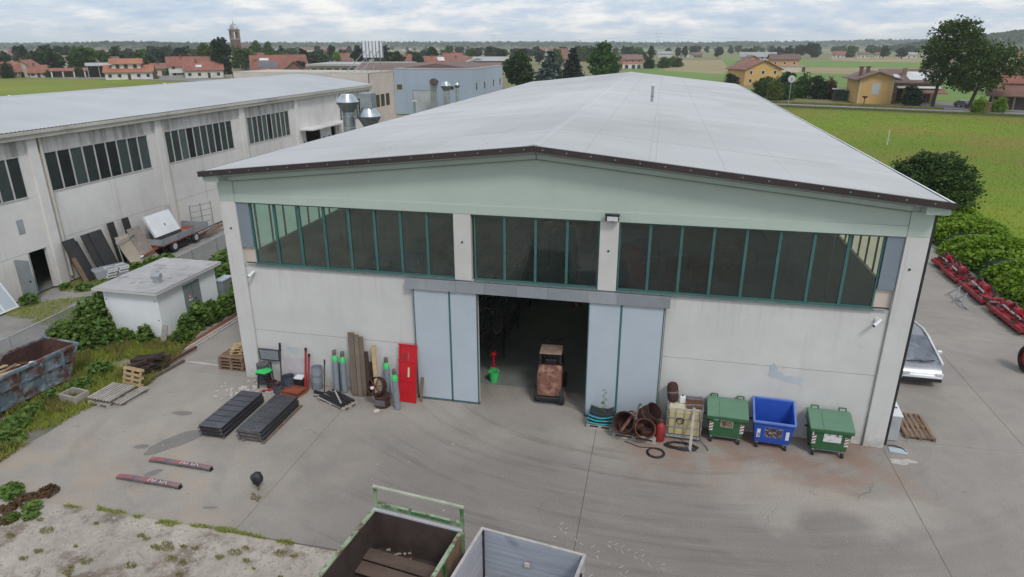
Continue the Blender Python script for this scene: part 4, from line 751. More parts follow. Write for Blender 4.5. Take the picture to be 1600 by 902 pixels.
for k, (dx_, dy_, z, s, lab) in enumerate(((0, 0, 0.0, 1.0, 'lower rusty red steel mat on the ground by the wall clutter'), (-0.03, 0.04, 0.085, 0.92, 'upper rusty red steel mat of the pair by the wall clutter'))):
    t = thing('steel_mat', (2.43 + dx_ + 0.1, -0.72 + dy_ - 0.1, z), lab, 'steel mat', rz=-0.22 + 0.06 * k, group='rusty red steel mats')
    B(-0.48 * s, -0.30 * s, 0, 0.48 * s, 0.30 * s, 0.025).build('plate', M['rust_red'], t)
    for s_ in (-1, 1): B(-0.48 * s, s_ * 0.30 * s, 0.026, 0.48 * s, s_ * 0.27 * s, 0.08).build('rim', M['rust_red'], t)
    for s_ in (-1, 1): B(s_ * 0.48 * s, -0.26 * s, 0.026, s_ * 0.45 * s, 0.26 * s, 0.07).build('end_rim', M['rust_red'], t)
t = thing('yard_broom', (3.72, -0.72, 0), 'black yard broom standing upright left of the two gas cylinders', 'broom'); MB().tube((0.1, 0.0, 0.1), (0.02, 0.42, 1.30), 0.018, n=8).tube((0.03, 0.36, 1.12), (0.02, 0.42, 1.32), 0.034, n=8).build('handle', M['black'], t); MB().ob((0.0, 0, 0.09), (0.75, 0.07, 0.05), rz=-0.12).build('head', M['black'], t); MB().ob((0.0, 0, 0.035), (0.73, 0.06, 0.07), rz=-0.12).build('bristles', M['wood_dark'], t)
t = tag(MB().path([(0, 0, 0.03), (0.16, -0.02, 0.03), (0.24, 0.05, 0.03)], 0.03, 7).build('pipe_offcut', M['rust_grey'], None, (3.45, -0.92, 0)), 'short dark pipe elbow on the ground below the broom', 'pipe offcut')
# gas cylinders
def cylinder(x, y, lab, rx=0.0, ry=0.0, h=1.45):
    t = thing('gas_cylinder', (x, y, 0.0), lab, 'gas cylinder', group='grey gas cylinders with green shoulders'); t.rotation_euler = (rx, ry, 0)
    MB().lathe((0, 0, 0), [(0.10, 0), (0.118, 0.02), (0.118, h - 0.22)], 18).build('body', M['cyl_grey'], t)
    MB().lathe((0, 0, h - 0.22), [(0.119, 0), (0.119, 0.05), (0.105, 0.13), (0.06, 0.21), (0.045, 0.24)], 18).build('shoulder', M['green_neon'], t)
    MB().lathe((0, 0, h + 0.02), [(0.07, 0), (0.078, 0.03), (0.078, 0.17), (0.055, 0.20), (0.05, 0.16), (0.05, 0.02)], 14).build('valve_guard', M['rust_grey'], t); MB().tube((0, 0, h), (0, 0, h + 0.12), 0.03, n=8).build('valve', M['panel_edge'], t)
cylinder(4.20, -0.38, 'left of the two gas cylinders leaning together against the wall', -0.14, -0.06, 1.5)
cylinder(4.50, -0.34, 'right of the two gas cylinders leaning together against the wall', -0.14, -0.05, 1.45)
cylinder(6.35, -0.38, 'single gas cylinder leaning on the wall behind the rusty drum', -0.12, -0.06, 1.42)
cylinder(7.0, -1.10, 'gas cylinder standing free in front of the bright red tailgate', -0.02, -0.04, 1.42)
t = tag(MB().tube((0, 0, 0), (-0.12, 0.33, 1.2), 0.02, n=8).build('black_rod', M['black'], None, (4.40, -0.52, 0)), 'thin black rod leaning between the two paired gas cylinders', 'rod')
# leaning timbers
for k, (x, w_, h_, lean, mm, lab, yy) in enumerate((
        (5.02, 0.24, 2.50, 0.30, 'wood_grey', 'leftmost and tallest weathered board leaning on the wall right of the gas cylinders', -0.52), (5.25, 0.16, 2.44, 0.30, 'wood_grey', 'second weathered board leaning beside the tallest one', -0.54),
        (5.40, 0.18, 2.35, 0.27, 'wood_grey', 'third weathered board leaning in the bundle of tall boards', -0.47), (5.58, 0.16, 1.75, 0.2, 'wood_dark', 'shorter dark board between the grey boards and the pale yellow one', -0.42), (5.70, 0.12, 1.3, 0.2, 'wood_dark', 'shortest dark board leaning left of the pale yellow board', -0.38))):
    dx_ = -0.16; t = tag(MB().bar((0, 0, 0.01), (dx_, lean + 0.1, h_), w_, 0.06, up=(0, -1, 0.1)).build('leaning_board', M[mm], None, (x, yy, 0)), lab, 'board', 'boards leaning on the front wall')
t = tag(MB().bar((0, 0, 0.01), (-0.22, 0.40, 2.05), 0.17, 0.05, up=(0, -1, 0.1)).build('yellow_board', M['wood_pale'], None, (5.96, -0.52, 0)), 'long pale yellow board leaning right of the dark weathered boards', 'board')
# low pallet of black rods
t = thing('slatted_pallet', (4.58, -1.15, 0), 'low weathered pallet loaded with black pipes in front of the gas cylinders', 'pallet', rz=-0.42); pallet_parts(t, 1.5, 0.72, 'wood_silver', 5)
for i in range(7):
    tag(MB().tube((-0.72, 0, 0), (0.66, 0, 0), 0.035, n=8).build('black_pipe', M['black'], None, (4.58 + (i - 3) * 0.04, -1.15 + (i - 3) * 0.085, 0.185)).copy(), None) if False else None
    o = MB().tube((-0.70, 0, 0), (0.66, 0, 0), 0.038, n=8).build('black_pipe', M['black'], None, (4.58 + (i - 3) * 0.042, -1.15 + (i - 3) * 0.09, 0.186)); o.rotation_euler = (0, 0, -0.42 + 0.05 * ((i * 7) % 3 - 1)); tag(o, 'black pipe lying on the low weathered pallet in front of the gas cylinders', 'pipe', 'black pipes on the low pallet')
o = B(-0.55, -0.03, 0, 0.55, 0.03, 0.02).build('pale_batten', M['wood_silver'], None, (4.6, -1.12, 0.228)); o.rotation_euler = (0, 0, -0.9); tag(o, 'pale batten laid across the black pipes on the low pallet', 'batten')
# rusty drum with a wheel hoop on top
t = thing('rusty_drum', (6.36, -0.98, 0), 'short rusty drum standing beneath the open rusty hoop', 'drum')
MB().lathe((0, 0, 0), [(0.28, 0), (0.30, 0.03), (0.27, 0.08), (0.27, 0.38), (0.30, 0.42), (0.28, 0.46)], 20).build('shell', M['rust_dark'], t); B(-0.2, -0.285, 0.12, 0.2, -0.265, 0.36).build('label', M['rust_grey'], t)
t = thing('rusty_hoop', (6.18, -1.0, 0.80), 'rusty open wheel hoop with spokes propped on the short rusty drum', 'hoop'); t.rotation_euler = (R(68), 0, R(-12))
MB().lathe((0, 0, -0.14), [(0.33, 0), (0.36, 0.0), (0.36, 0.28), (0.33, 0.28)], 26, closed=True).build('ring', M['rust_dark'], t)
for a in (0.3, 1.35, 2.4): MB().bar((-0.33 * math.cos(a), -0.33 * math.sin(a), 0.1), (0.33 * math.cos(a), 0.33 * math.sin(a), 0.1), 0.035).build('spoke', M['rust'], t)
MB().tube((-0.08, -0.06, 0.12), (-0.08, -0.06, 0.20), 0.06, n=12).build('white_hub', M['white'], t)
t = tag(MB().ob((0, 0, 0.06), (0.24, 0.14, 0.12), rz=0.7).build('concrete_chunk', M['conc_beige'], None, (6.34, -1.52, 0), bevel=0.03), 'small pale lump of concrete on the ground in front of the rusty drum', 'stone')
# bright red tailgate
t = thing('red_tailgate', (7.18, -0.56, 0), 'bright red ribbed steel tailgate leaning upright on the wall left of the sliding door', 'tailgate'); t.rotation_euler = (-0.19, 0, -0.02)
B(-0.36, -0.012, 0.03, 0.36, 0.012, 2.26).build('sheet', M['red'], t)
for s in (-1, 1): B(s * 0.36, -0.05, 0.0, s * 0.315, 0.0, 2.28).build('side_rail', M['red'], t)
for z in (0.03, 0.82, 1.58, 2.23): B(-0.314, -0.045, z, 0.314, -0.0125, z + 0.05).build('cross_rail', M['red'], t)
for z in (0.05, 0.84, 1.60, 2.22): B(-0.40, -0.03, z, -0.362, 0.01, z + 0.06).build('hinge_lug', M['red_dull'], t)
B(0.0, -0.02, 1.0, 0.07, -0.0125, 1.38).build('label', M['cream_lab'], t); B(0.0, -0.02, 1.68, 0.05, -0.0125, 1.95).build('label', M['pinkish'], t); B(-0.26, -0.018, 1.62, -0.06, -0.0125, 1.9).build('scuff', M['red_dull'], t)
t = tag(MB().bar((0, 0, 0), (0, 0.3, 0.9), 0.1, 0.04).build('short_board', M['wood_brown'], None, (7.68, -0.42, 0)), 'short brown board leaning just right of the bright red tailgate', 'board')
# paint stains on the wall
def wall_blob(name, pts_c, m, y):
    me = bpy.data.meshes.new(name); v = [(a, y, b) for a, b in pts_c]; me.from_pydata(v, [], [tuple(range(len(v)))]); me.materials.append(m); return mesh_obj(name, me, wh)
wall_blob('lilac_stain', [(a, b) for a, b in blob(2.35, 0.75, 0.62, 0.40, 0, seed=4, k=0.12)], M['stain_lilac'], 0.036)
wall_blob('blue_stain', blob(2.25, 1.40, 0.24, 0.20, 0, seed=8, k=0.3), M['stain_blue'], 0.034)
wall_blob('grey_stain', blob(20.25, 2.42, 0.16, 0.34, 0.6, seed=13, k=0.3), M['stain_blue'], 0.035); wall_blob('grey_stain', blob(20.75, 2.2, 0.42, 0.14, -0.2, seed=14, k=0.35), M['stain_blue'], 0.0345)
# rubble by the left stack
rb = MB(); rr = random.Random(12)
for i in range(120):
    x = rr.gauss(0.75, 0.5); y = rr.gauss(-1.15, 0.38); s = rr.uniform(0.02, 0.11)
    rb.ob((x, y, s * 0.25), (s * 1.4, s, s * 0.5), Matrix.Rotation(rr.uniform(0, 3), 3, 'Z') @ Matrix.Rotation(rr.uniform(-.3, .3), 3, 'X'))
tag(rb.build('rubble', M['pale_mark'], smooth=False), 'pale broken concrete rubble scattered between the pillar and the black panels', 'rubble', kind='stuff')
# ------------------------------------------------------------------ right of the door
t = thing('turquoise_pallet', (14.55, -0.62, 0), 'low pallet stacked with turquoise and black sacks under a little weed', 'pallet', rz=-0.05); pallet_parts(t, 0.95, 0.6, 'wood_silver', 5)
for k in range(6):
    o = MB(); ra = random.Random(k); hw_ = 0.47 - 0.012 * k; gx = 9; vv = []; ff = []
    for i in range(gx): q = -1 + 2 * i / (gx - 1); zc_ = 0.10 * q * q * (0.4 + 0.15 * k) + ra.uniform(-.008, .008); vv += [(q * hw_, -0.27, zc_ - .02), (q * hw_, 0.27, zc_ - .02), (q * hw_, 0.27, zc_ + .03), (q * hw_, -0.27, zc_ + .03)]
    for i in range(gx - 1):
        for j in range(4): a_ = i * 4 + j; b_ = i * 4 + (j + 1) % 4; ff.append((a_, b_, b_ + 4, a_ + 4))
    ff += [(0, 1, 2, 3), tuple(range(4 * gx - 4, 4 * gx))]; o.add(vv, ff)
    q = o.build('flat_sack', M['turq'] if k % 2 == 0 else M['black'], None, (14.55 + 0.02 * (k % 2), -0.62, 0.19 + 0.062 * k)); tag(q, ['turquoise', 'black'][k % 2] + ' flat sack, number %s from the bottom, on the low pallet by the right door' % ['one', 'two', 'three', 'four', 'five', 'six'][k], 'sack', 'flat sacks on the turquoise pallet')
t = thing('scrap_pallet', (15.78, -0.95, 0), 'grey pallet carrying the rusty scrap tubs right of the open door', 'pallet', rz=-0.10); pallet_parts(t, 1.5, 0.8, 'wood_silver', 6)
def tub(x, y, z, r, h, rot, lab, m='rust_dark', bands=True):
    t = thing('rusty_tub', (x, y, z), lab, 'scrap tub', group='rusty tubs on the scrap pallet'); t.rotation_euler = rot; t.scale = (1.16, 1.08, 1.12)
    MB().lathe((0, 0, 0), [(r * 0.9, 0), (r, 0.02), (r, h), (r * 1.04, h + 0.01), (r * 1.04, h + 0.03), (r * 0.94, h + 0.03), (r * 0.92, 0.05)], 22).build('shell', M[m], t)
    if bands: MB().lathe((0, 0, h * 0.45), [(r * 1.002, 0), (r * 1.04, 0.02), (r * 1.04, 0.05), (r * 1.002, 0.07)], 22, closed=True).build('band', M['rust'], t)
tub(15.50, -0.90, 0.30, 0.34, 0.5, (R(48), R(-20), 0), 'open rusty tub tipped towards the yard at the left of the scrap heap')
tub(16.02, -0.80, 0.62, 0.28, 0.5, (R(20), R(42), 0), 'rusty tub lying high on top of the scrap heap')
tub(15.98, -1.02, 0.30, 0.31, 0.46, (R(55), R(25), 0), 'open rusty tub with orange inside in the middle of the scrap heap', 'rust')
tub(16.12, -1.0, 0.15, 0.27, 0.26, (0, 0, 0), 'squat rusty ring tub at the bottom right of the scrap heap')
for a, b, lab in (((15.25, -1.32, 0.2), (15.75, -1.0, 0.95), 'orange rusty flat bar leaning in the scrap heap'),): tag(MB().bar(Vector((0, 0, 0)), Vector(b) - Vector(a), 0.10, 0.05).build('flat_bar', M['orange_mach'], None, a), lab, 'bar')
for a, b, lab in (((15.65, -1.3, 0.16), (15.85, -0.9, 1.15), 'grey pipe with a valve standing up out of the scrap heap'), ((15.72, -1.36, 0.15), (15.74, -1.22, 0.75), 'dark post at the front of the scrap heap')): tag(MB().tube((0, 0, 0), Vector(b) - Vector(a), 0.035, n=8).tube(Vector(b) - Vector(a), Vector(b) - Vector(a) + Vector((0.08, 0, 0.03)), 0.05, n=8).build('scrap_pipe', M['rust_grey'], None, a), lab, 'pipe', 'pipes in the scrap heap')
sb = MB(); rr = random.Random(55)
for i in range(70):
    c_ = Vector((15.75 + rr.gauss(0, .36), -0.92 + rr.gauss(0, .2), 0.17 + rr.uniform(0, .42))); m_ = Matrix.Rotation(rr.uniform(0, 3.1), 3, 'Z') @ Matrix.Rotation(rr.uniform(-.9, .9), 3, 'X') @ Matrix.Rotation(rr.uniform(-.6, .6), 3, 'Y'); sb.ob(c_, (rr.uniform(.08, .5), rr.uniform(.03, .12), rr.uniform(.01, .04)), m_)
tag(sb.build('scrap_bits', M['rust_dark'], smooth=False), 'small rusty scrap pieces piled between the tubs on the scrap pallet', 'scrap', kind='stuff')
t = thing('red_gas_bottle', (16.62, -1.15, 0), 'faded red gas bottle standing between the scrap heap and the plastic tank', 'gas bottle'); MB().lathe((0, 0, 0), [(0.13, 0), (0.165, 0.03), (0.165, 0.52), (0.14, 0.62), (0.06, 0.70), (0.04, 0.72)], 18).build('body', M['red_dull'], t); MB().lathe((0, 0, 0.68), [(0.05, 0), (0.08, 0.03), (0.08, 0.12), (0.05, 0.12)], 12).build('collar', M['rust'], t)
# IBC tank in its cage
t = thing('ibc_tank', (17.40, -0.52, 0), 'yellowed plastic liquid tank in a rusty cage full of scrap', 'tank', rz=-0.02)
B(-0.54, -0.44, 0.16, 0.54, 0.44, 1.12).build('bottle', M['ibc'], t, bevel=0.05)
for i in range(5): x = -0.57 + i * 0.285; MB().tube((x, -0.475, 0.14), (x, -0.475, 1.22), 0.012, n=6).build('cage_bar', M['zinc'], t)
for s in (-1, 1):
    for i in range(5): y = -0.40 + i * 0.2; MB().tube((s * 0.575, y, 0.14), (s * 0.575, y, 1.22), 0.012, n=6).build('cage_bar', M['zinc'], t)
for z in (0.18, 0.52, 0.86, 1.22): MB().path([(-0.58, -0.482, z), (0.58, -0.482, z), (0.58, 0.47, z), (-0.58, 0.47, z), (-0.58, -0.482, z)], 0.013, 6).build('cage_ring', M['zinc'], t)
B(-0.58, -0.48, 0.10, 0.58, 0.46, 0.14).build('deck', M['grey_light'], t)
for x in (-0.5, 0, 0.5): B(x - 0.06, -0.45, 0.0, x + 0.06, 0.45, 0.098).build('skid', M['rust_grey'], t)
B(-0.52, -0.40, 1.121, 0.52, 0.42, 1.135).build('cut_top', M['cream_lab'], t)
t = thing('rusty_pressure_vessel', (17.0, -0.42, 1.14), 'dark red rusty pressure vessel standing tilted on the plastic tank', 'pressure vessel'); t.rotation_euler = (-0.25, -0.12, 0)
MB().lathe((0, 0, 0), [(0.05, 0), (0.15, 0.04), (0.19, 0.14), (0.19, 0.55), (0.15, 0.66), (0.05, 0.71)], 20).build('shell', M['rust_dark'], t); MB().lathe((0, 0, 0.33), [(0.191, 0), (0.2, 0.01), (0.2, 0.05), (0.191, 0.06)], 20, closed=True).build('band', M['rust_grey'], t)
rr = random.Random(6)
for k in range(8): o = MB().tube((-0.28, 0, 0), (0.28, 0, 0), 0.045, n=10).build('scrap_roller', M['rust_grey'] if k % 2 else M['rust'], None, (17.72, -0.75 + 0.09 * k, 1.19 + 0.03 * (k % 3))); o.rotation_euler = (0, 0, rr.uniform(-.15, .15)); tag(o, 'rusty roller lying on the right half of the plastic tank', 'roller', 'rusty rollers on the plastic tank')
tag(MB().bar((0, 0, 0), (0.06, 0.66, 1.30), 0.09, 0.03).build('grey_board', M['wood_silver'], None, (17.62, -1.62, 0.0)), 'grey board leaning against the front of the caged tank', 'board')
t = thing('white_canister', (17.30, -0.4, 1.14), 'small white plastic canister on the plastic tank beside the red vessel', 'canister'); MB().box(-0.1, -0.08, 0, 0.1, 0.08, 0.26).build('body', M['white'], t, bevel=0.03); MB().tube((0, 0, 0.26), (0, 0, 0.30), 0.03, n=8).build('cap', M['black'], t)
def coil(name, loc, rad, turns, r, m, lab, jit=0.02, seed=0, sx=1.0, sy=1.0, cat='hose'):
    rr = random.Random(seed); pts = []
    for i in range(turns * 22): a = i / 22 * 2 * math.pi; q = rad * (1 + rr.uniform(-jit, jit)) * (1 - 0.25 * (i // 22) / max(1, turns)); pts.append((q * math.cos(a) * sx, q * math.sin(a) * sy, r + 0.012 * (i // 22) + abs(jit) * 0.15 * math.sin(a * 2 + i // 22)))
    o = MB().path(pts, r, 6).build(name, M[m], None, loc); return tag(o, lab, cat)
coil('coiled_hose', (16.5, -1.98, 0), 0.30, 3, 0.016, 'black', 'round coil of black hose on the ground in front of the tank')
coil('hose_tangle', (17.35, -1.42, 0.0), 0.44, 6, 0.016, 'black', 'wide tangle of black cables spread beneath the caged tank', 0.12, 3, 1.25, 0.5)
tag(MB().path([(0, 0, 0), (0.02, -0.05, -0.35), (0.06, -0.1, -0.8), (0.1, -0.18, -1.15), (0.3, -0.3, -1.26), (0.35, -0.5, -1.28)], 0.014, 6).build('hanging_hose', M['black'], None, (17.86, -0.98, 1.3)), 'black hose hanging down the right front of the caged tank', 'hose')
coil('hung_cable', (17.25, -1.0, 0.75), 0.12, 2, 0.012, 'black', 'small loop of black cable hanging on the front of the cage', 0.05, 5).rotation_euler = (R(90), 0, 0)
tag(MB().path([(0, 0, 0.02), (0.5, -0.25, 0.02), (0.9, -0.2, 0.02), (1.2, -0.3, 0.02)], 0.014, 6).build('loose_cable', M['black'], None, (15.45, -1.5, 0)), 'loose black cable on the ground in front of the scrap pallet', 'cable')
# wheeled waste containers
def bin_(x, y, rz, lab, blue=False, sticker='sticker_brown', small=True):
    t = thing('waste_container', (x, y, 0), lab, 'waste container', rz=rz, group='wheeled waste containers along the front wall'); t.scale = (1.08, 1.0, 1.0)
    body = M['bin_blue'] if blue else M['bin_green']; hw = 0.60; z0, z1 = 0.22, 1.02
    def ring(hx, y0, y1, z): return [(-hx, y0, z), (hx, y0, z), (hx, y1, z), (-hx, y1, z)]
    if not blue:
        v = ring(0.50, -0.34, 0.36, z0) + ring(0.58, -0.44, 0.44, z1); MB().add(v, [(3, 2, 1, 0), (4, 5, 6, 7), (0, 1, 5, 4), (1, 2, 6, 5), (2, 3, 7, 6), (3, 0, 4, 7)]).build('body', body, t, bevel=0.03)
        MB().ext([(-0.62, -0.49, z1 - 0.06), (-0.62, -0.49, z1 + 0.03), (-0.62, -0.44, z1 + 0.05), (-0.62, 0.44, z1 + 0.05), (-0.62, 0.44, z1 - 0.06)], (1.24, 0, 0)).build('rim', M['bin_green'], t, bevel=0.01)
        ys = [-0.50, -0.30, -0.05, 0.20, 0.46]; zs_ = [1.09, 1.16, 1.24, 1.31, 1.33]
        v = [(-0.625, a, b) for a, b in zip(ys, zs_)] + [(-0.625, 0.46, 1.07), (-0.625, -0.50, 1.07)]; MB().ext(v, (1.25, 0, 0)).build('lid', M['bin_lid'], t, bevel=0.02)
        v = [(-0.25, a, b + 0.018) for a, b in zip(ys[:-1], zs_[:-1])] + [(-0.25, 0.20, 1.30), (-0.25, -0.50, 1.08)]; MB().ext(v, (0.86, 0, 0)).build('raised_lid_field', M['bin_lid'], t, bevel=0.008)
        for s in (-1, 1):
            MB().path([(s * 0.40 - 0.10, 0.44, 1.33), (s * 0.40 - 0.10, 0.47, 1.42), (s * 0.40 + 0.10, 0.47, 1.42), (s * 0.40 + 0.10, 0.44, 1.33)], 0.022, 8).build('lid_handle', M['bin_green'], t)
    else:
        v = ring(0.50, -0.34, 0.36, z0) + ring(0.60, -0.46, 0.44, 1.05) + ring(0.56, -0.42, 0.40, 1.05) + ring(0.46, -0.30, 0.32, 0.30)
        v[6] = (0.60, 0.50, 1.42); v[7] = (-0.60, 0.50, 1.42); v[10] = (0.56, 0.45, 1.41); v[11] = (-0.56, 0.45, 1.41)
        MB().add(v, [(3, 2, 1, 0), (0, 1, 5, 4), (1, 2, 6, 5), (2, 3, 7, 6), (3, 0, 4, 7), (4, 5, 9, 8), (5, 6, 10, 9), (6, 7, 11, 10), (7, 4, 8, 11), (8, 9, 13, 12), (9, 10, 14, 13), (10, 11, 15, 14), (11, 8, 12, 15), (12, 13, 14, 15)]).build('body', body, t)
        MB().bar((-0.63, -0.47, 1.05), (0.63, -0.47, 1.05), 0.07, 0.08).build('front_rim', M['bin_blue_rim'], t, bevel=0.012)
        for s in (-1, 1): MB().bar((s * 0.60, -0.46, 1.06), (s * 0.60, 0.50, 1.44), 0.06, 0.07).build('side_rim', M['bin_blue_rim'], t, bevel=0.01)
        MB().bar((-0.62, 0.50, 1.44), (0.62, 0.50, 1.44), 0.05, 0.06).build('rear_rim', M['bin_blue_rim'], t, bevel=0.01)
    for s in (-1, 1): MB().tube((s * 0.60, 0.0, 0.88), (s * 0.69, 0.0, 0.88), 0.035, n=10).build('lifting_pin', M['black'], t)
    for sx in (-0.42, 0.42):
        for sy in (-0.28, 0.30):
            c = MB().bar((sx, sy, 0.235), (sx, sy - 0.03, 0.10), 0.07, 0.07).build('castor', M['galv'], t); w_ = MB().tube((sx - 0.03, sy - 0.04, 0.095), (sx + 0.03, sy - 0.04, 0.095), 0.095, n=18).build('wheel', M['rubber'], c)
    MB().tube((-0.40, -0.28, 0.20), (0.40, -0.28, 0.20), 0.018, n=8).build('foot_bar', M['grey_light'], t)
    def front(x0, x1, za, zb, m, nm, off=0.004):
        f = lambda z: -0.34 - 0.10 * (z - z0) / (z1 - z0) - (0.012 if blue else 0.0); yy = lambda z: f(z) - off
        MB().ext([(x0, yy(za), za), (x1, yy(za), za), (x1, yy(zb), zb), (x0, yy(zb), zb)], (0, 0.003, 0)).build(nm, m, t, smooth=False)
    if blue:
        front(-0.24, 0.26, 0.46, 0.84, M['sticker_dark'], 'label'); front(-0.26, 0.28, 0.44, 0.86, M['bin_blue_rim'], 'label_border', 0.001)
        for s in (-1, 1): front(s * 0.42 - 0.05, s * 0.42 + 0.05, 0.42, 0.76, M['white'], 'reflector')
        front(-0.44, -0.38, 0.46, 0.60, M['side_metal'], 'reflector_print', 0.008)
    elif small:
        front(-0.17, 0.17, 0.66, 0.92, M['sticker_brown'], 'label'); front(-0.185, 0.185, 0.645, 0.935, M['cream_lab'], 'label_border', 0.001); front(-0.40, -0.26, 0.90, 0.98, M['white'], 'small_label')
    else: front(-0.20, 0.30, 0.58, 0.90, M['sticker_white'], 'label'); front(-0.53, -0.49, 0.78, 0.93, M['white'], 'small_label')
    if not blue:
        for s in (-1, 1):
            front(s * 0.46 - 0.055, s * 0.46 + 0.055, 0.46, 0.82, M['white'], 'reflector', 0.003)
            for j in range(3):
                z = 0.50 + j * 0.12; f = lambda q: -0.34 - 0.10 * (q - z0) / (z1 - z0) - 0.007
                MB().ext([(s * 0.46 - 0.05, f(z), z), (s * 0.46 + 0.05, f(z + 0.06), z + 0.06), (s * 0.46 + 0.05, f(z + 0.11), z + 0.11), (s * 0.46 - 0.05, f(z + 0.05), z + 0.05)], (0, 0.002, 0)).build('red_stripe', M['red_dull'], t, smooth=False)
bin_(18.80, -0.52, -0.03, 'left green waste container with closed lid and brown label, beside the caged tank')
bin_(20.30, -0.55, -0.05, 'open bright blue waste container between the two green ones', True)
bin_(22.05, -0.62, -0.02, 'right green waste container with closed lid and torn white label, nearest the corner pillar', small=False)
# right corner: grey cabinet, pallet, sheet
t = thing('grey_cabinet', (24.42, 0.95, 0), 'pale grey steel cabinet beside the right corner of the warehouse', 'cabinet'); MB().box(-0.28, -0.45, 0.02, 0.18, 0.7, 0.95).build('body', M['grey_light'], t, bevel=0.01); MB().ext([(-0.28, -0.47, 0.95), (0.20, -0.47, 0.95), (0.20, 0.72, 1.10), (-0.28, 0.72, 1.10)], (0, 0, 0.04)).build('lid', M['white'], t); MB().path([(-0.1, 0.2, 1.1), (0.02, 0.1, 1.14), (-0.02, -0.05, 1.12), (0.1, -0.1, 1.1)], 0.02).build('hose_end', M['black'], t)
t = thing('broad_pallet', (25.42, 1.55, 0), 'lone brown pallet on the concrete right of the corner pillar', 'pallet', rz=R(88)); pallet_parts(t, 1.65, 0.95, 'wood_brown', 6)
t = tag(MB().ob((0, 0, 0.01), (0.55, 0.3, 0.012), rz=-0.1).build('loose_sheet', M['door_blue'], None, (24.45, -0.12, 0.004)), 'small pale blue sheet lying at the foot of the right corner pillar', 'sheet')
t = tag(MB().path([(0, 0, 0.02), (0.2, 0.03, 0.02), (0.42, -0.1, 0.02), (0.5, -0.3, 0.02)], 0.02).build('short_hose', M['black'], None, (24.2, 0.15, 0)), 'short black hose end by the foot of the right corner pillar', 'hose')
# car beyond the corner
t = thing('parked_car', (26.72, 6.95, 0), 'white hatchback with grey bonnet and dark glass parked behind the right corner', 'car')
sec = [(-2.05, .50, .52, .70, .35), (-1.95, .74, .58, .76, .30), (-1.30, .82, .80, .84, .28), (-0.85, .84, .92, .85, .28), (-0.10, .84, .96, .86, .28), (1.3, .84, .96, .86, .28), (1.85, .80, .92, .82, .32), (2.0, .72, .70, .76, .38)]
v = []; f = []
for y, hx, zt, hb, zb in sec: v += [(-hb, y, zb), (-hb * 1.0, y, (zt + zb) / 2), (-hx, y, zt), (hx, y, zt), (hb, y, (zt + zb) / 2), (hb, y, zb)]
for i in range(len(sec) - 1):
    for j in range(6): a = i * 6 + j; b = i * 6 + (j + 1) % 6; f.append((a, b, b + 6, a + 6))
f += [tuple(range(6)), tuple(range(6 * (len(sec) - 1), 6 * len(sec)))]
MB().add(v, f).build('body', M['car_white'], t, bevel=0.02)
MB().add([(-.68, -1.93, .60), (.68, -1.93, .60), (.76, -1.66, .80), (-.76, -1.66, .80), (-.76, -1.62, .83), (.76, -1.62, .83), (-.68, -1.95, .56), (.68, -1.95, .56)], [(0, 1, 2, 3), (3, 2, 5, 4), (6, 7, 1, 0)]).build('bonnet', M['car_grey'], t)
cab = [(-0.92, .74, .94), (-0.15, .60, 1.44), (0.5, .60, 1.50), (1.35, .58, 1.44), (1.82, .70, .95)]
v = []; f = []
for y, hx, z in cab: v += [(-hx, y, z), (hx, y, z)]
gv = [(-.76, -1.62, .83), (.76, -1.62, .83), (.60, -.15, 1.46), (-.60, -.15, 1.46)]; MB().add(gv, [(0, 1, 2, 3)]).build('windscreen', M['screen'], t)
MB().add([(-.58, -.15, 1.43), (.58, -.15, 1.43), (.60, .5, 1.50), (-.60, .5, 1.50), (.56, 1.4, 1.44), (-.56, 1.4, 1.44), (-.60, .5, 1.44), (.60, .5, 1.44)], [(0, 1, 2, 3), (3, 2, 4, 5)]).build('roof', M['car_grey'], t)
for s in (-1, 1):
    MB().add([(s * .82, -1.50, .86), (s * .62, -.12, 1.43), (s * .64, .5, 1.47), (s * .60, 1.35, 1.42), (s * .76, 1.8, .95)], [(0, 1, 2, 3, 4)]).build('side_window', M['car_glass'], t)
    MB().path([(s * .80, -1.62, .86), (s * .61, -.14, 1.49), (s * .63, .5, 1.52), (s * .59, 1.40, 1.46), (s * .74, 1.88, .96)], 0.045, 8).build('roof_rail', M['car_white'], t)
    MB().ob((s * 0.60, -2.03, .58), (0.28, .06, .14)).build('headlight', M['lens'], t, bevel=0.02); MB().ob((s * 0.98, -.65, .98), (0.2, .12, .14)).build('door_mirror', M['car_white'], t, bevel=0.03)
    for y in (-1.25, 1.3): w_ = MB().tube((s * .72, y, .31), (s * .88, y, .31), .31, n=20).build('wheel', M['rubber'], t); MB().tube((s * .885, y, .31), (s * .895, y, .31), .19, n=14).build('rim', M['grey_light'], w_)
MB().add([(-.56, 1.4, 1.43), (.56, 1.4, 1.43), (.70, 1.84, .95), (-.70, 1.84, .95)], [(0, 1, 2, 3)]).build('rear_window', M['car_glass'], t); B(-.7, -2.09, .28, .7, -2.0, .42).build('bumper', M['black'], t); MB().path([(-.5, -1.56, .90), (0.1, -1.5, .93)], .018).path([(0.0, -1.58, .90), (.55, -1.46, .95)], .018).build('wiper', M['black'], t)
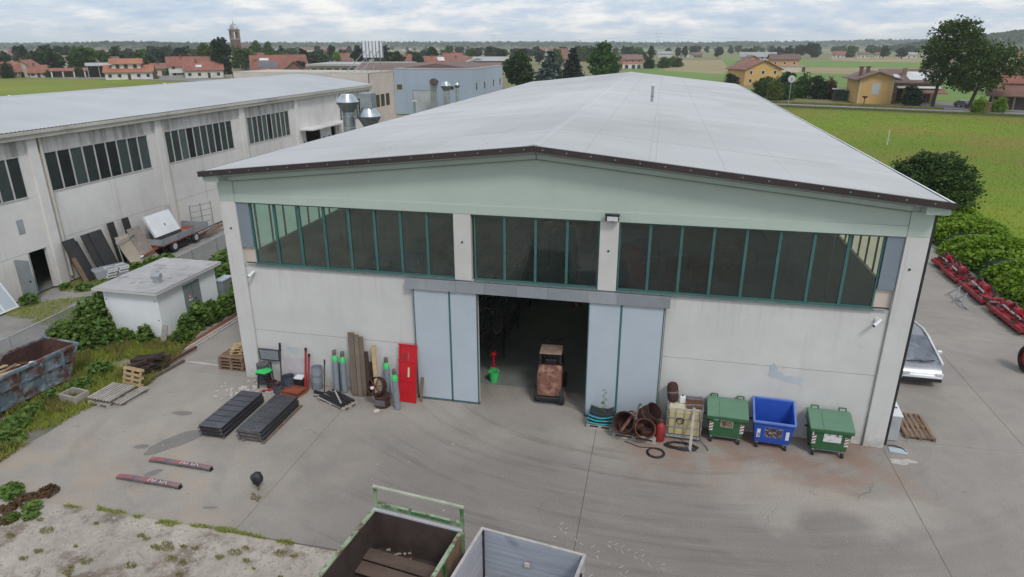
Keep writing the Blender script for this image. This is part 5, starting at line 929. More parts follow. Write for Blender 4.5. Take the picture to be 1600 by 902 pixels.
# red farm machines along the hedge: four cultivator sections end to end
def machine(x, y, rz, s, lab, seed, wheels=True):
    t = thing('farm_machine', (x, y, 0), lab, 'farm machine', rz=rz, group='red farm machines along the hedge'); rr = random.Random(seed); t.scale = (.78, 1, .8); fb = MB()
    for i in range(46): fb.ob((rr.uniform(-.6, .5), rr.uniform(-1.8, 1.8) * s, rr.uniform(.35, .85)), (rr.uniform(.04, .22), rr.uniform(.04, .35), rr.uniform(.03, .14)), Matrix.Rotation(rr.uniform(0, 3), 3, 'Z') @ Matrix.Rotation(rr.uniform(-.6, .6), 3, 'X'))
    o = fb.build('fittings', M['rust_dark'], t, smooth=False); o['kind'] = 'stuff'
    Lm = 1.9 * s
    for q in (-0.45, 0.45): B(q - 0.07, -Lm, 0.42, q + 0.07, Lm, 0.56).build('frame_beam', M['mach_red'], t)
    for i in range(4): yy = -Lm + 0.2 + i * (2 * Lm - 0.4) / 3; B(-0.6, yy - 0.06, 0.44, 0.6, yy + 0.06, 0.62).build('cross_beam', M['mach_red'], t)
    MB().ext([(-0.75, -Lm, 0.25), (-0.72, -Lm, 0.45), (-0.2, -Lm, 0.62), (0.3, -Lm, 0.60), (0.3, -Lm, 0.5), (-0.2, -Lm, 0.52)], (0, 2 * Lm, 0)).build('cover', M['mach_red'], t)
    for i in range(7): yy = -Lm + 0.25 + i * (2 * Lm - 0.5) / 6; MB().path([(-0.30, yy, 0.5), (-0.5, yy + 0.05, 0.34), (-0.42, yy, 0.12), (-0.60, yy, 0.02)], 0.03, 6).build('tine', M['rust_dark'], t)
    for i in range(2):
        yy = rr.uniform(-Lm * 0.6, Lm * 0.6); MB().tube((0.0, yy - 0.22, 0.85), (0.0, yy + 0.22, 0.85), 0.24, n=18).build('gearbox', M['mach_red'], t); MB().tube((0, yy, 0.6), (0, yy, 0.85), 0.10, n=10).build('neck', M['black'], t)
    MB().path([(0.2, -Lm * 0.7, 0.6), (0.25, -Lm * 0.3, 1.1), (0.1, 0.1, 0.95), (0.2, Lm * 0.5, 1.05), (0.25, Lm * 0.8, 0.6)], 0.035, 8).build('hydraulic_hose', M['black'], t)
    MB().bar((0.1, -0.5, 0.6), (-0.1, 0.2, 1.25), 0.10).bar((0.1, 0.8, 0.6), (-0.1, 0.2, 1.25), 0.10).build('hitch_frame', M['mach_red'], t)
    MB().tube((-0.3, -0.9 * s, 0.7), (-0.3, 0.9 * s, 0.78), 0.07, n=10).build('ram', M['grey_light'], t)
    if wheels:
        for yy in (-Lm * 0.8, Lm * 0.75): w_ = MB().tube((0.50, yy, 0.3), (0.68, yy, 0.3), 0.3, n=20).build('wheel', M['rubber'], t); MB().tube((0.685, yy, 0.3), (0.695, yy, 0.3), 0.17, n=12).build('rim', M['mach_red'], w_)
machine(33.45, 12.9, 0.02, 0.92, 'nearest red farm machine with broad cover at the right edge of the yard', 1)
machine(33.4, 16.6, -0.02, 0.85, 'second red farm machine from the right edge with two round gearboxes', 2)
machine(33.4, 19.5, 0.0, 0.6, 'third red farm machine in the row along the hedge', 3, False)
machine(33.5, 21.6, 0.08, 0.42, 'farthest small red and rusty farm machine by the hedge', 4, False)
for x, y, lab in ((32.1, 15.2, 'folded grey drawbar sticking out from the nearer red machines'), (32.2, 16.3, 'bent grey stand in front of the second red machine')): tag(MB().path([(0, 0, 0.5), (-0.3, -0.5, 0.15), (-0.1, -0.8, 0.02)], 0.045, 6).path([(0.1, 0.1, 0.6), (-0.5, 0.1, 0.1)], 0.04, 6).build('machine_stand', M['zinc'], None, (x, y, 0)), lab, 'machine stand', 'loose stands beside the red machines')
t = thing('wheeled_rake', (31.45, 7.35, 0), 'red wheel with thick black tyre of a machine cut off by the right edge', 'farm machine')
w_ = MB().lathe((0, 0, 0), [(0.36, -0.12), (0.50, -0.13), (0.56, -0.07), (0.56, 0.07), (0.50, 0.13), (0.36, 0.12)], 28, Matrix.Rotation(R(90), 3, 'Y') @ Matrix.Identity(3), closed=True); w_.v = [(a, b, c + 0.56) for a, b, c in w_.v]; w_.build('tyre', M['rubber'], t)
MB().tube((-0.06, 0, 0.56), (0.04, 0, 0.56), 0.37, n=26).build('rim', M['mach_red'], t); MB().tube((-0.13, 0, 0.56), (1.4, 0, 0.56), 0.08, n=12).build('axle', M['mach_red'], t); MB().box(0.9, -1.4, 0.5, 1.4, 1.4, 0.75).build('frame', M['mach_red'], t)
# ------------------------------------------------------------------ two truck bodies in the foreground
t = thing('tipper_body', (9.70, -9.12, 0.0), 'green-framed rusty open truck body with a headboard rail at the bottom of the view', 'truck body', rz=R(-7.0))
WG, LG, ZT, ZB = 2.36, 7.2, 2.20, 1.05
for s, nm in ((0, 'left'), (1, 'right')):
    x0, x1 = (0.0, 0.05) if s == 0 else (WG - 0.05, WG)
    B(x0, -LG, ZB, x1, 0, ZT - 0.06).build('side_board', M['truck_rust'] if s == 0 else M['wood_brown'], t)
    B(x0 - 0.025, -LG, ZT - 0.058, x1 + 0.025, 0.03, ZT + 0.0).build('top_rail', M['truck_pale'], t, bevel=0.01)
    for i in range(8): B(x0 - 0.05 if s == 0 else x1 + 0.002, -LG + 0.1 + i * 1.0, ZB, x0 - 0.002 if s == 0 else x1 + 0.05, -LG + 0.2 + i * 1.0, ZT - 0.06).build('stake', M['truck_green'], t)
    B((x1 + 0.002) if s == 0 else x0 - 0.010, -LG, ZB + 0.1, (x1 + 0.012) if s == 0 else x0 - 0.002, 0, ZT - 0.10).build('inner_plate', M['truck_rust'], t)
B(0.055, -0.05, ZB, WG - 0.055, 0, ZT - 0.05).build('front_board', M['truck_rust'], t); B(0.0, -0.06, ZT - 0.048, WG, 0.02, ZT + 0.012).build('front_rail', M['grey_light'], t, bevel=0.008)
B(0.0, 0.04, ZT + 0.02, WG, 0.10, ZT + 0.13).build('headboard_lower_rail', M['truck_green'], t, bevel=0.008); B(0.0, 0.03, ZT + 0.132, WG, 0.10, ZT + 0.142).build('headboard_lower_lip', M['truck_pale'], t)
B(-0.02, 0.03, ZT + 0.55, WG + 0.02, 0.10, ZT + 0.62).build('headboard_top_rail', M['truck_cream'], t, bevel=0.01)
for x in (0.0, WG - 0.07): B(x, 0.035, ZB, x + 0.07, 0.105, ZT + 0.55).build('headboard_post', M['truck_green'], t)
B(0.05, -LG, ZB - 0.1, WG - 0.05, 0, ZB).build('bed_floor', M['truck_rust'], t)
B(0.3, -LG, 0.75, 0.45, 0, ZB - 0.1).build('chassis_rail', M['black'], t); B(WG - 0.45, -LG, 0.75, WG - 0.3, 0, ZB - 0.1).build('chassis_rail', M['black'], t)
for y in (-1.2, -5.2):
    for s in (0, 1): w_ = MB().tube((0.05 if s == 0 else WG - 0.3, y, 0.45), (0.3 if s == 0 else WG - 0.05, y, 0.45), 0.45, n=22).build('wheel', M['rubber'], t)
for i, (yy, z, rx) in enumerate(((-0.62, ZB + 0.28, 0.10), (-0.98, ZB + 0.20, 0.14))):
    o = B(-WG / 2 + 0.08, -0.17, 0, WG / 2 - 0.08, 0.17, 0.03).build('loose_plank', M['wood_truck'], None); o.matrix_world = Matrix.Translation((9.70, -9.12, 0)) @ Matrix.Rotation(R(-7), 4, 'Z') @ Matrix.Translation((WG / 2, yy, z)) @ Matrix.Rotation(rx, 4, 'X') @ Matrix.Rotation(-0.02, 4, 'Z')
    tag(o, ('front' if i == 0 else 'rear') + ' wide brown plank lying across the bed of the green truck body', 'plank', 'planks in the green truck body')
rr = random.Random(3); n_ = 26; v = []; f = []
for i in range(n_):
    for j in range(n_): v.append((0.07 + (WG - 0.14) * i / (n_ - 1), -LG + (LG - 1.15) * j / (n_ - 1), ZB + 0.08 + 0.10 * math.sin(i * 0.5) * math.sin(j * 0.4) + rr.uniform(0, 0.06)))
for i in range(n_ - 1):
    for j in range(n_ - 1): a = i * n_ + j; f.append((a, a + n_, a + n_ + 1, a + 1))
o = MB().add(v, f).build('soil_load', M['truck_soil'], t); o['kind'] = 'stuff'
db = MB()
for i in range(260): db.ob((rr.uniform(.12, WG - .12), rr.uniform(-LG, -0.1), ZB + .05 + rr.uniform(0, .12)), (rr.uniform(.03, .22), rr.uniform(.02, .08), .02), Matrix.Rotation(rr.uniform(0, 3), 3, 'Z') @ Matrix.Rotation(rr.uniform(-.4, .4), 3, 'X'))
o = db.build('bed_debris', M['ply'], t, smooth=False); o['kind'] = 'stuff'
t = thing('dropside_body', (12.50, -9.36, 0.0), 'open truck body with weathered blue-grey boarded sides beside the green one', 'truck body', rz=R(-8.5))
WG, LG, ZT, ZB = 2.48, 7.2, 2.30, 0.95
nb = 9; bh = (ZT - ZB) / nb
for k in range(nb):
    z = ZB + k * bh; jt = 0.006 * (k % 2)
    B(0.05, -0.05 - jt, z + 0.004, WG - 0.05, -0.01 - jt, z + bh - 0.004).build('front_board', M['alu'], t)
    B(0.0 + jt, -LG, z + 0.004, 0.04 + jt, -0.06, z + bh - 0.004).build('left_board', M['alu_side'], t); B(WG - 0.04 - jt, -LG, z + 0.004, WG - jt, -0.06, z + bh - 0.004).build('right_board', M['alu_side'], t)
B(-0.01, -LG, ZT, 0.055, 0.0, ZT + 0.03).build('left_rail', M['alu_edge'], t); B(WG - 0.055, -LG, ZT, WG + 0.01, 0.0, ZT + 0.03).build('right_rail', M['alu_edge'], t); B(0.055, -0.06, ZT, WG - 0.055, 0.0, ZT + 0.03).build('front_rail', M['alu_edge'], t)
for x in (0.045, WG - 0.085): B(x, -0.10, ZB, x + 0.04, -0.062, ZT).build('corner_post', M['black'], t)
for i in range(5):
    for z in (ZT - 0.2, ZT - 0.75): MB().box(WG + 0.002, -0.5 - i * 1.3, z, WG + 0.04, -0.42 - i * 1.3, z + 0.08).build('latch', M['rust_dark'], t)
B(0.05, -LG, ZB - 0.08, WG - 0.05, 0, ZB).build('bed_floor', M['alu_edge'], t); MB().ob((1.15, -0.10, ZT - 0.62), (0.12, 0.05, 0.10), rz=0.1).build('bracket_plate', M['conc_beige'], t)
for x in (0.4, WG - 0.5): B(x, -LG, 0.7, x + 0.12, 0, ZB - 0.08).build('chassis_rail', M['black'], t)
for y in (-1.2, -5.2):
    for s in (0, 1): MB().tube((0.05 if s == 0 else WG - 0.3, y, 0.45), (0.3 if s == 0 else WG - 0.05, y, 0.45), 0.45, n=22).build('wheel', M['rubber'], t)
# ------------------------------------------------------------------ left warehouse (local x = 0 on its yard face, which looks along +x)
lw = thing('long_warehouse', (-17.0, 0, 0), 'long weathered concrete warehouse with white-barred windows along the left side', 'warehouse')
PY = [-10.0, -1.0, 8.02, 17.55, 26.95, 35.45, 43.70, 51.85]
for i, y in enumerate(PY):
    B(-0.05, y - 0.30, 0, 0.16, y + 0.30, 8.18).build('pillar', M['conc_left'], lw, bevel=0.02)
for y in (8.55, 17.95, 27.35): MB().tube((0.10, y, 0.3), (0.10, y, 8.2), 0.085, n=12).build('downpipe', M['conc_beige2'], lw)
for i, (ya, yb) in enumerate(zip(PY[:-1], PY[1:])):
    a, b = ya + 0.305, yb - 0.305
    if i in (1, 2, 3, 4, 6):
        wa, wb = {1: (-0.35, 7.2), 2: (8.68, 16.53), 3: (18.05, 25.68), 4: (27.05, 34.2), 6: (44.05, 50.1)}[i]
        zb, zt = 5.15, 7.36
        lows = [(a, b, 0, 2.55), (a, b, 2.56, zb)]
        if i == 1: lows = [(a, 6.35, 0, 2.30), (7.47, b, 0, 2.30), (a, b, 2.31, zb)]
        for (p, q, z0, z1) in lows: B(-0.2, p + 0.004, z0, 0.0, q - 0.004, z1 - 0.008).build('wall_panel', M['conc_left'], lw)
        B(-0.2, a, zt, -0.01, b, 8.18).build('upper_panel', M['conc_stain'], lw)
        B(-0.2, a, zb, 0.0, wa, zt - 0.004).build('wall_panel', M['conc_left'], lw); B(-0.2, wb, zb, 0.0, b, zt - 0.004).build('wall_panel', M['conc_left'], lw)
        wd = MB().box(-0.06, wa, zt - 0.06, 0.01, wb, zt - 0.008).box(-0.06, wa, zb, 0.035, wb, zb + 0.06).build('window', M['white_bar'], lw)
        n = {1: 10, 2: 9, 3: 10, 4: 10, 6: 9}[i]; st = (wb - wa) / n
        for k in range(1, n): B(-0.055, wa + k * st - 0.032, zb + 0.062, 0.0, wa + k * st + 0.032, zt - 0.062).build('mullion', M['white_bar'], wd)
        pm = B(-0.07, 0, zb + 0.02, -0.062, st - 0.004, zt - 0.02).mesh('pane', M['glass_far'])
        for k in range(n): mesh_obj('pane', pm, wd, (0, wa + k * st + 0.002, 0))
    elif i == 0: B(-0.2, a, 0, 0, b, 8.18).build('wall_panel', M['conc_left'], lw)
    elif i == 5:
        B(-0.2, a, 5.5, 0.0, b, 8.18).build('upper_panel', M['conc_left'], lw)
        B(-0.2, a, 0, 0.0, a + 0.3, 5.5).build('wall_panel', M['conc_left'], lw); B(-0.2, b - 0.3, 0, 0.0, b, 5.5).build('wall_panel', M['conc_left'], lw)
        B(0.005, a - 0.2, 5.40, 1.5, b + 0.2, 5.52).build('canopy', M['conc_left'], lw)
        for k, (p, q) in enumerate(((a + 0.3, a + 1.2), (a + 4.0, a + 5.2), (a + 5.2, a + 6.3))):
            g_ = B(-0.10, p, 0, -0.03, q - 0.04, 5.35).build('gate_panel', M['white'], lw)
            MB().ext([(-0.025, (p + q) / 2 - 0.2, 3.0), (-0.025, (p + q) / 2 + 0.2, 3.0), (-0.025, (p + q) / 2 + 0.2, 4.0), (-0.025, (p + q) / 2 + 0.1, 4.3), (-0.025, (p + q) / 2 - 0.1, 4.3), (-0.025, (p + q) / 2 - 0.2, 4.0)], (0.01, 0, 0)).build('gate_window', M['black'], g_)
B(-0.05, -10.3, 8.19, 0.42, 52.0, 8.42).build('eaves_beam', M['conc_beige2'], lw, bevel=0.02); B(-0.05, -10.3, 8.425, 0.52, 52.0, 8.62).build('gutter_beam', M['conc_beige2'], lw, bevel=0.02)
B(0.003, 6.12, 3.38, 0.02, 6.5, 4.15).build('vent_plate', M['zinc'], lw)
dr_ = B(0.02, 5.42, 0.05, 0.9, 5.47, 2.2).build('open_door', M['grey_paint'], lw); dr_.rotation_euler = (0, 0, 0); B(0.7, 5.40, 1.0, 0.8, 5.42, 1.1).build('handle', M['black'], dr_)
B(0.003, 6.30, 0, 0.04, 6.35, 2.3).build('door_jamb', M['zinc'], lw)
B(-17.2, -10.3, 0, -17.0, 52, 8.3).build('far_wall', M['conc_left'], lw); B(-17.0, -10.3, 0, -0.2, -10.1, 8.3).build('end_wall', M['conc_left'], lw)
B(-17.0, -10.1, -0.05, -0.2, 52, 0.01).build('indoor_floor', M['floor_in'], lw)
# corrugated roof, ridge along y, one mesh per slope (the corrugations are real)
def zr(x): t = (x + 8.6) / 9.1; return 9.72 - 1.05 * abs(t) ** 1.45
for s in (0, 1):
    xs = np.linspace(0.52, -8.6, 9) if s == 0 else np.linspace(-17.7, -8.6, 9)
    v = []; f = []; ny = 500
    for j in range(ny + 1):
        y = -10.4 + 62.3 * j / ny; dz = 0.022 * (1 if j % 2 else -1)
        for x in xs: v.append((float(x), y, zr(x) + dz))
    nx = len(xs)
    for j in range(ny):
        for i in range(nx - 1): a = j * nx + i; f.append((a, a + 1, a + nx + 1, a + nx))
    mb = MB(); mb.v = v; mb.f = f; mb.build('roof', M['roof_left'], lw)
MB().ext([(-8.9, -10.4, 9.72), (-8.6, -10.4, 9.78), (-8.3, -10.4, 9.72)], (0, 62.3, 0)).build('ridge_cap', M['roof_left'], lw)
for x, y, r in ((-9.0, 15.5, .16), (-9.3, 30.5, .13), (-9.2, 40, .1)): MB().lathe((x, y, 9.62), [(r, 0), (r * .9, .1), (r * .4, .16)], 12).build('ridge_vent', M['white'], lw)
# taller beige end block
eb = thing('end_block', (-17.0, 52.0, 0), 'taller beige block with three small windows at the far end of the long warehouse', 'building')
B(-17.2, 0.0, 0, 0.0, 7.55, 9.80).build('wall', M['conc_beige'], eb); B(-17.2, 0.02, 9.802, 0.03, 7.58, 9.92).build('parapet', M['conc_beige2'], eb)
B(0.003, -0.03, 8.75, 0.06, 0.08, 9.79).build('red_edge', M['red_brown'], eb); B(-17.28, -0.03, 9.0, -17.2, 0.2, 9.9).build('red_edge', M['red_brown'], eb)
for y in (1.65, 3.15, 4.70): w_ = B(-0.02, y, 5.95, 0.012, y + 1.12, 7.36).build('window', M['red_brown'], eb); B(0.013, y + 0.07, 6.02, 0.02, y + 1.05, 7.29).build('pane', M['car_glass'], w_)
bb = thing('sign_frame', (-19.3, 56.0, 9.92), 'large white sign panel seen from behind on steel stilts above the beige block', 'sign frame', rz=0.03)
B(0.0, -0.05, 1.55, 2.6, 0.0, 3.38).build('sign_panel', M['white'], bb)
for i in range(7): B(0.02 + i * 0.42, -0.13, 1.5, 0.07 + i * 0.42, -0.055, 3.4).build('rib', M['rust_grey'] if i % 2 == 0 else M['zinc'], bb)
for x in (0.45, 1.3, 2.2):
    MB().box(x, -0.14, 0, x + 0.07, -0.06, 3.4).build('post', M['zinc'], bb); MB().bar((x - 0.1, -0.1, 2.3), (x - 1.5, -2.6, 0.0), 0.06).build('brace', M['zinc'], bb)
# ventilation caps between the halls
def cap_stack(x, y, zc, r, lab, sq=False, pr=0.55, name='extractor_cap'):
    t = thing(name, (x, y, 0), lab, 'ventilation cap', group='galvanised ventilation caps')
    MB().tube((0, 0, 0), (0, 0, zc - r * 0.8), r * pr, n=20).build('duct', M['galv'], t)
    for k in range(int(zc / 0.9)): MB().lathe((0, 0, 0.6 + k * 0.9), [(r * pr * 1.0, 0), (r * pr * 1.06, 0.03), (r * pr, 0.06)], 20, closed=True).build('duct_ring', M['galv'], t)
    MB().lathe((0, 0, zc), [(r * pr * 0.9, -r * 0.85), (r, 0.0), (r, 0.05)], 10).build('lower_cone', M['galv_dark'], t)
    MB().lathe((0, 0, zc + 0.06), [(r * 1.01, 0), (r * pr * 1.0, r * 0.62), (r * pr * 0.98, r * 0.66)], 10).build('upper_cone', M['galv'], t)
    if sq: B(-r * 0.5, -r * 0.5, zc + r * 0.72, r * 0.5, r * 0.5, zc + r * 0.72 + 1.25).build('square_duct', M['galv'], t)
    return t
cap_stack(-11.05, 34.0, 8.12, 1.0, 'nearer galvanised double-cone extractor cap on a ringed round duct')
cap_stack(-9.1, 34.0, 6.95, 1.05, 'galvanised double-cone extractor with a square duct on top', True)
cap_stack(-22.6, 98.0, 5.9, 1.05, 'faceted silver extractor cap in front of the blue-grey hall')
cap_stack(-21.3, 100.5, 5.9, 0.6, 'small silver extractor cap right of the faceted one by the blue-grey hall')
t = thing('bent_exhaust_duct', (-26.9, 103.5, 0), 'fat bent exhaust duct with round mouth on the front of the blue-grey hall', 'duct')
MB().tube((0, 0, 0), (0, 0, 4.9), 0.62, n=20).tube((0, 0, 4.7), (0.15, -0.3, 5.6), 0.62, 0.66, n=20).tube((0.15, -0.3, 5.5), (0.5, -1.1, 6.35), 0.68, 0.86, n=20, cap=False).build('duct', M['galv'], t); MB().tube((0.42, -0.95, 6.2), (0.5, -1.1, 6.36), 0.62, n=18).build('mouth', M['truck_rust'], t)
for z in (1.5, 3.0, 4.4): MB().lathe((0, 0, z), [(0.62, 0), (0.68, 0.04), (0.62, 0.08)], 20, closed=True).build('duct_ring', M['galv'], t)
# blue-grey hall
bh_ = thing('blue_hall', (-35.8, 106.0, 0), 'blue-grey flat-fronted hall with large grey roller door behind the beige block', 'building')
B(0, 0, 0, 15.9, 25.2, 8.5).build('wall', M['blue_hall'], bh_); B(-0.05, -0.05, 8.502, 15.95, 25.25, 8.62).build('parapet', M['t_grey'], bh_)
MB().ext([(0.5, 3, 8.622), (15.0, 3, 8.622), (7.7, 3, 9.5)], (0, 20, 0)).build('roof', M['t_brown'], bh_)
B(3.85, -0.03, 0, 7.95, 0.0, 4.52).build('roller_door', M['grey_light'], bh_); MB().box(3.75, -0.06, 4.525, 8.05, 0.0, 4.62).box(3.75, -0.06, 0, 3.845, 0.0, 4.52).build('door_frame', M['side_metal'], bh_)
for x0, x1, z0, z1 in ((0.45, 1.72, 4.6, 5.75), (10.95, 12.25, 4.7, 5.9), (11.0, 12.3, 1.3, 2.4)): w_ = B(x0, -0.04, z0, x1, 0.0, z1).build('window', M['grey_light'], bh_); B(x0 + 0.1, -0.05, z0 + 0.1, x1 - 0.1, -0.041, z1 - 0.1 - (0.4 if x0 > 5 else 0)).build('pane', M['car_glass'] if x0 > 5 else M['weed_pane'], w_)
for y in (2.6, 8.8, 16.4, 22.4): B(15.902, y, 4.6, 15.93, y + 0.75, 5.9).build('slit_window', M['car_glass'], bh_)
t = thing('grey_post_box', (-29.9, 101, 0), 'thin pale post with white cap in front of the roller door', 'post'); MB().box(-0.12, -0.12, 0, 0.12, 0.12, 2.9).build('post', M['side_metal'], t); MB().box(-0.4, -0.2, 2.9, 0.4, 0.2, 3.05).build('cap', M['white'], t)
# halls further back
t = thing('flat_roof_hall', (-92, 212, 0), 'low cream flat-roofed hall with a row of dark windows beyond the sign', 'building', rz=R(14))
B(-18, 0, 0, 16, 36, 5.9).build('wall', M['cream'], t); B(-18.8, -1.2, 5.9, 16.8, 37, 6.55).build('roof', M['t_grey'], t)
for i in range(12): B(-17 + i * 2.7, -0.05, 3.6, -15.2 + i * 2.7, -0.0, 5.1).build('window', M['car_glass'], t)
t = thing('brown_roof_hall', (-56, 165, 0), 'long low hall with brown sloping roof behind the blue-grey hall', 'building', rz=R(12))
B(-14, 0, 0, 26, 26, 6.2).build('wall', M['w_brown'], t); MB().ext([(-15, -0.5, 6.2), (27, -0.5, 6.2), (27, 13, 7.9), (-15, 13, 7.9)], (0, 0, 0.12)).build('roof', M['t_brown'], t); MB().ext([(-15, 13, 7.9), (27, 13, 7.9), (27, 27, 6.2), (-15, 27, 6.2)], (0, 0, 0.12)).build('roof', M['t_brown'], t)
for x in (-4, 9): B(x, -0.04, 4.2, x + 10, 0.0, 6.0).build('dark_opening', M['car_glass'], t)
# ------------------------------------------------------------------ electricity cabin
cb = thing('electricity_cabin', (-8.75, 2.45, 0), 'small white electricity cabin with flat grey roof and a grey steel door', 'cabin')
CW, CD, CH = 2.87, 4.15, 2.28
B(0, 0, 0.12, CW, CD, CH).build('wall', M['cabin'], cb, bevel=0.01); B(-0.02, -0.02, -0.1, CW + 0.06, CD + 0.03, 0.118).build('plinth', M['conc_left'], cb)
MB().add([(-0.28, -0.30, CH + 0.02), (CW + 0.27, -0.30, CH + 0.02), (CW + 0.27, CD + 0.25, CH + 0.02), (-0.28, CD + 0.25, CH + 0.02), (-0.28, -0.30, CH + 0.12), (CW + 0.27, -0.30, CH + 0.10), (CW + 0.27, CD + 0.25, CH + 0.10), (-0.28, CD + 0.25, CH + 0.12)], [(0, 3, 2, 1), (0, 1, 5, 4), (1, 2, 6, 5), (2, 3, 7, 6), (3, 0, 4, 7), (4, 5, 6, 7)]).build('roof_slab', M['conc_wall'], cb)
for i in range(3): yy = -0.27 + i * 1.58; B(-0.26, yy, CH + 0.125, CW + 0.25, yy + 1.56, CH + 0.138 + 0.004 * i).build('roof_felt', M['cabin_roof'], cb)
dd = B(CW + 0.002, 1.70, 0.30, CW + 0.035, 2.86, 2.03).build('door', M['grey_paint'], cb); B(CW + 0.036, 2.265, 0.3, CW + 0.04, 2.285, 2.03).build('door_seam', M['black'], dd)
for y in (1.95, 2.5): MB().box(CW + 0.036, y, 1.80, CW + 0.045, y + 0.22, 1.86).build('vent_slot', M['side_metal'], dd)
MB().ext([(CW + 0.037, 1.93, 1.32), (CW + 0.037, 2.21, 1.32), (CW + 0.037, 2.07, 1.56)], (0.006, 0, 0)).build('warning_sign', M['red'], dd); MB().ext([(CW + 0.044, 1.985, 1.35), (CW + 0.044, 2.155, 1.35), (CW + 0.044, 2.07, 1.50)], (0.004, 0, 0)).build('sign_face', M['white'], dd)
MB().path([(CW + 0.05, 2.085, 1.47), (CW + 0.05, 2.06, 1.42), (CW + 0.05, 2.085, 1.42), (CW + 0.05, 2.06, 1.365)], 0.006, 4).build('bolt_mark', M['black'], dd)
B(CW + 0.036, 1.95, 1.18, CW + 0.042, 2.2, 1.27).build('sign_text', M['sticker_white'], dd); MB().tube((CW + 0.03, 2.42, 1.18), (CW + 0.09, 2.42, 1.18), 0.035, n=10).build('lock', M['black'], dd)
for (x, z) in ((0.12, 1.8), (CW - 0.14, 1.9), (CW - 0.12, 0.95), (0.1, 0.9)): MB().tube((x, -0.012, z), (x, 0.003, z), 0.03, n=8).build('socket', M['black'], cb)
vt = MB().tube((CW * 0.80 - 0.1, 1.0, CH + 0.13), (CW * 0.80 - 0.1, 1.0, CH + 0.38), 0.14, n=16).build('roof_vent', M['galv'], cb); MB().tube((CW * 0.80 - 0.32, 0.96, CH + 0.45), (CW * 0.80 + 0.08, 1.04, CH + 0.45), 0.15, n=16).build('vent_hood', M['galv'], vt); MB().tube((CW * 0.8 - 0.33, 0.96, CH + 0.45), (CW * 0.8 - 0.322, 0.962, CH + 0.45), 0.12, n=14).build('vent_mouth', M['black'], vt)
t = thing('meter_cabinet', (-5.95, 7.0, 0), 'grey-blue meter cabinet at the far end of the white cabin', 'cabinet'); B(-0.25, -0.1, 0, 0.2, 0.75, 1.30).build('body', M['grey_paint'], t, bevel=0.01); B(-0.28, -0.13, 1.302, 0.24, 0.78, 1.38).build('lid', M['door_blue'], t, bevel=0.01)
t = tag(MB().ob((0, 0, 0.42), (0.26, 0.05, 0.95), Matrix.Rotation(0.14, 3, 'Y') @ Matrix.Rotation(-0.2, 3, 'X')).build('leaning_board', M['wood_silver'], None, (-5.55, 2.1, 0)), 'short weathered grey board leaning at the near corner of the white cabin', 'board')
# chain-link fence
fx = lambda y: -10.05 - 0.062 * (y - 2)
fe = thing('chain_link_fence', (fx(-9), -9.0, 0), 'grey chain-link fence with top rail running beside the lane on the left', 'fence')
FX = lambda y: fx(y) - fx(-9)
for i in range(13): y = -9 + i * 2.5; MB().tube((FX(y), y + 9, 0), (FX(y), y + 9, 1.55), 0.03, n=8).build('post', M['zinc'], fe)
MB().tube((FX(-9), 0, 1.52), (FX(21), 30, 1.52), 0.022, n=8).build('top_rail', M['grey_light'], fe)
wm = MB(); y = -9.0
def flat(p, q, w_): p = Vector(p); q = Vector(q); return [(p.x, p.y - w_, p.z), (p.x, p.y + w_, p.z), (q.x, q.y + w_, q.z), (q.x, q.y - w_, q.z)]
while y < 21:
    for s in (-1, 1):
        y1 = y + s * 1.0
        if -9 <= y1 <= 21: wm.add(flat((FX(y), y + 9, 0.03), (FX(y1), y1 + 9, 1.50), 0.0085), [(0, 1, 2, 3)])
    y += 0.07
o = wm.build('wire_mesh', M['zinc'], fe, smooth=False); o['kind'] = 'stuff'
# ------------------------------------------------------------------ skip with rubbish
sk = thing('waste_skip', (-6.58, -1.15, 0), 'rusty blue open waste skip full of scrap wood at the left edge', 'skip', rz=R(-6))
SW, SLn, SZ = 1.85, 6.4, 1.48
def wall(p0, p1, nm, m): MB().ext(p0, p1).build(nm, m, sk, smooth=False)
wall([(0.0, -0.25, SZ), (0.0, -SLn, SZ), (-0.18, -SLn, 0.12), (-0.18, -0.85, 0.12)], (-0.03, 0, 0), 'side_wall', M['cont_blue'])
wall([(-0.034, -0.25, SZ), (-0.034, -SLn, SZ), (-0.21, -SLn, 0.14), (-0.21, -0.85, 0.14)], (-0.01, 0, 0), 'inner_lining', M['rust_dark'])
wall([(-SW, -0.25, SZ), (-SW, -SLn, SZ), (-SW + 0.18, -SLn, 0.12), (-SW + 0.18, -0.85, 0.12)], (0.03, 0, 0), 'side_wall', M['rust_dark'])
wall([(0.0, -0.25, SZ), (-SW, -0.25, SZ), (-SW + 0.18, -0.85, 0.12), (-0.18, -0.85, 0.12)], (0, -0.03, 0), 'end_wall', M['rust_dark'])
B(-SW + 0.18, -SLn, 0.08, -0.18, -0.85, 0.12).build('floor', M['rust_dark'], sk)
MB().bar((0.02, -0.2, SZ), (0.02, -SLn, SZ), 0.12, 0.10).build('rim', M['cont_blue'], sk); MB().bar((-SW, -0.2, SZ), (-SW, -SLn, SZ), 0.08, 0.08).build('rim', M['cont_blue'], sk); MB().bar((0.07, -0.22, SZ), (-SW, -0.22, SZ), 0.08, 0.08).build('rim', M['cont_blue'], sk)
MB().bar((-0.045, -0.5, 0.92), (-0.045, -SLn, 0.92), 0.06, 0.07).build('rail', M['cont_blue'], sk); MB().bar((-0.135, -0.8, 0.22), (-0.135, -SLn, 0.22), 0.08, 0.10).build('rail', M['cont_blue'], sk)
for i in range(7): y = -0.95 - i * 0.9; MB().bar((0.04, y, SZ - 0.05), (-0.13, y, 0.15), 0.09, 0.08, up=(0, 1, 0)).build('rib', M['cont_blue'], sk)
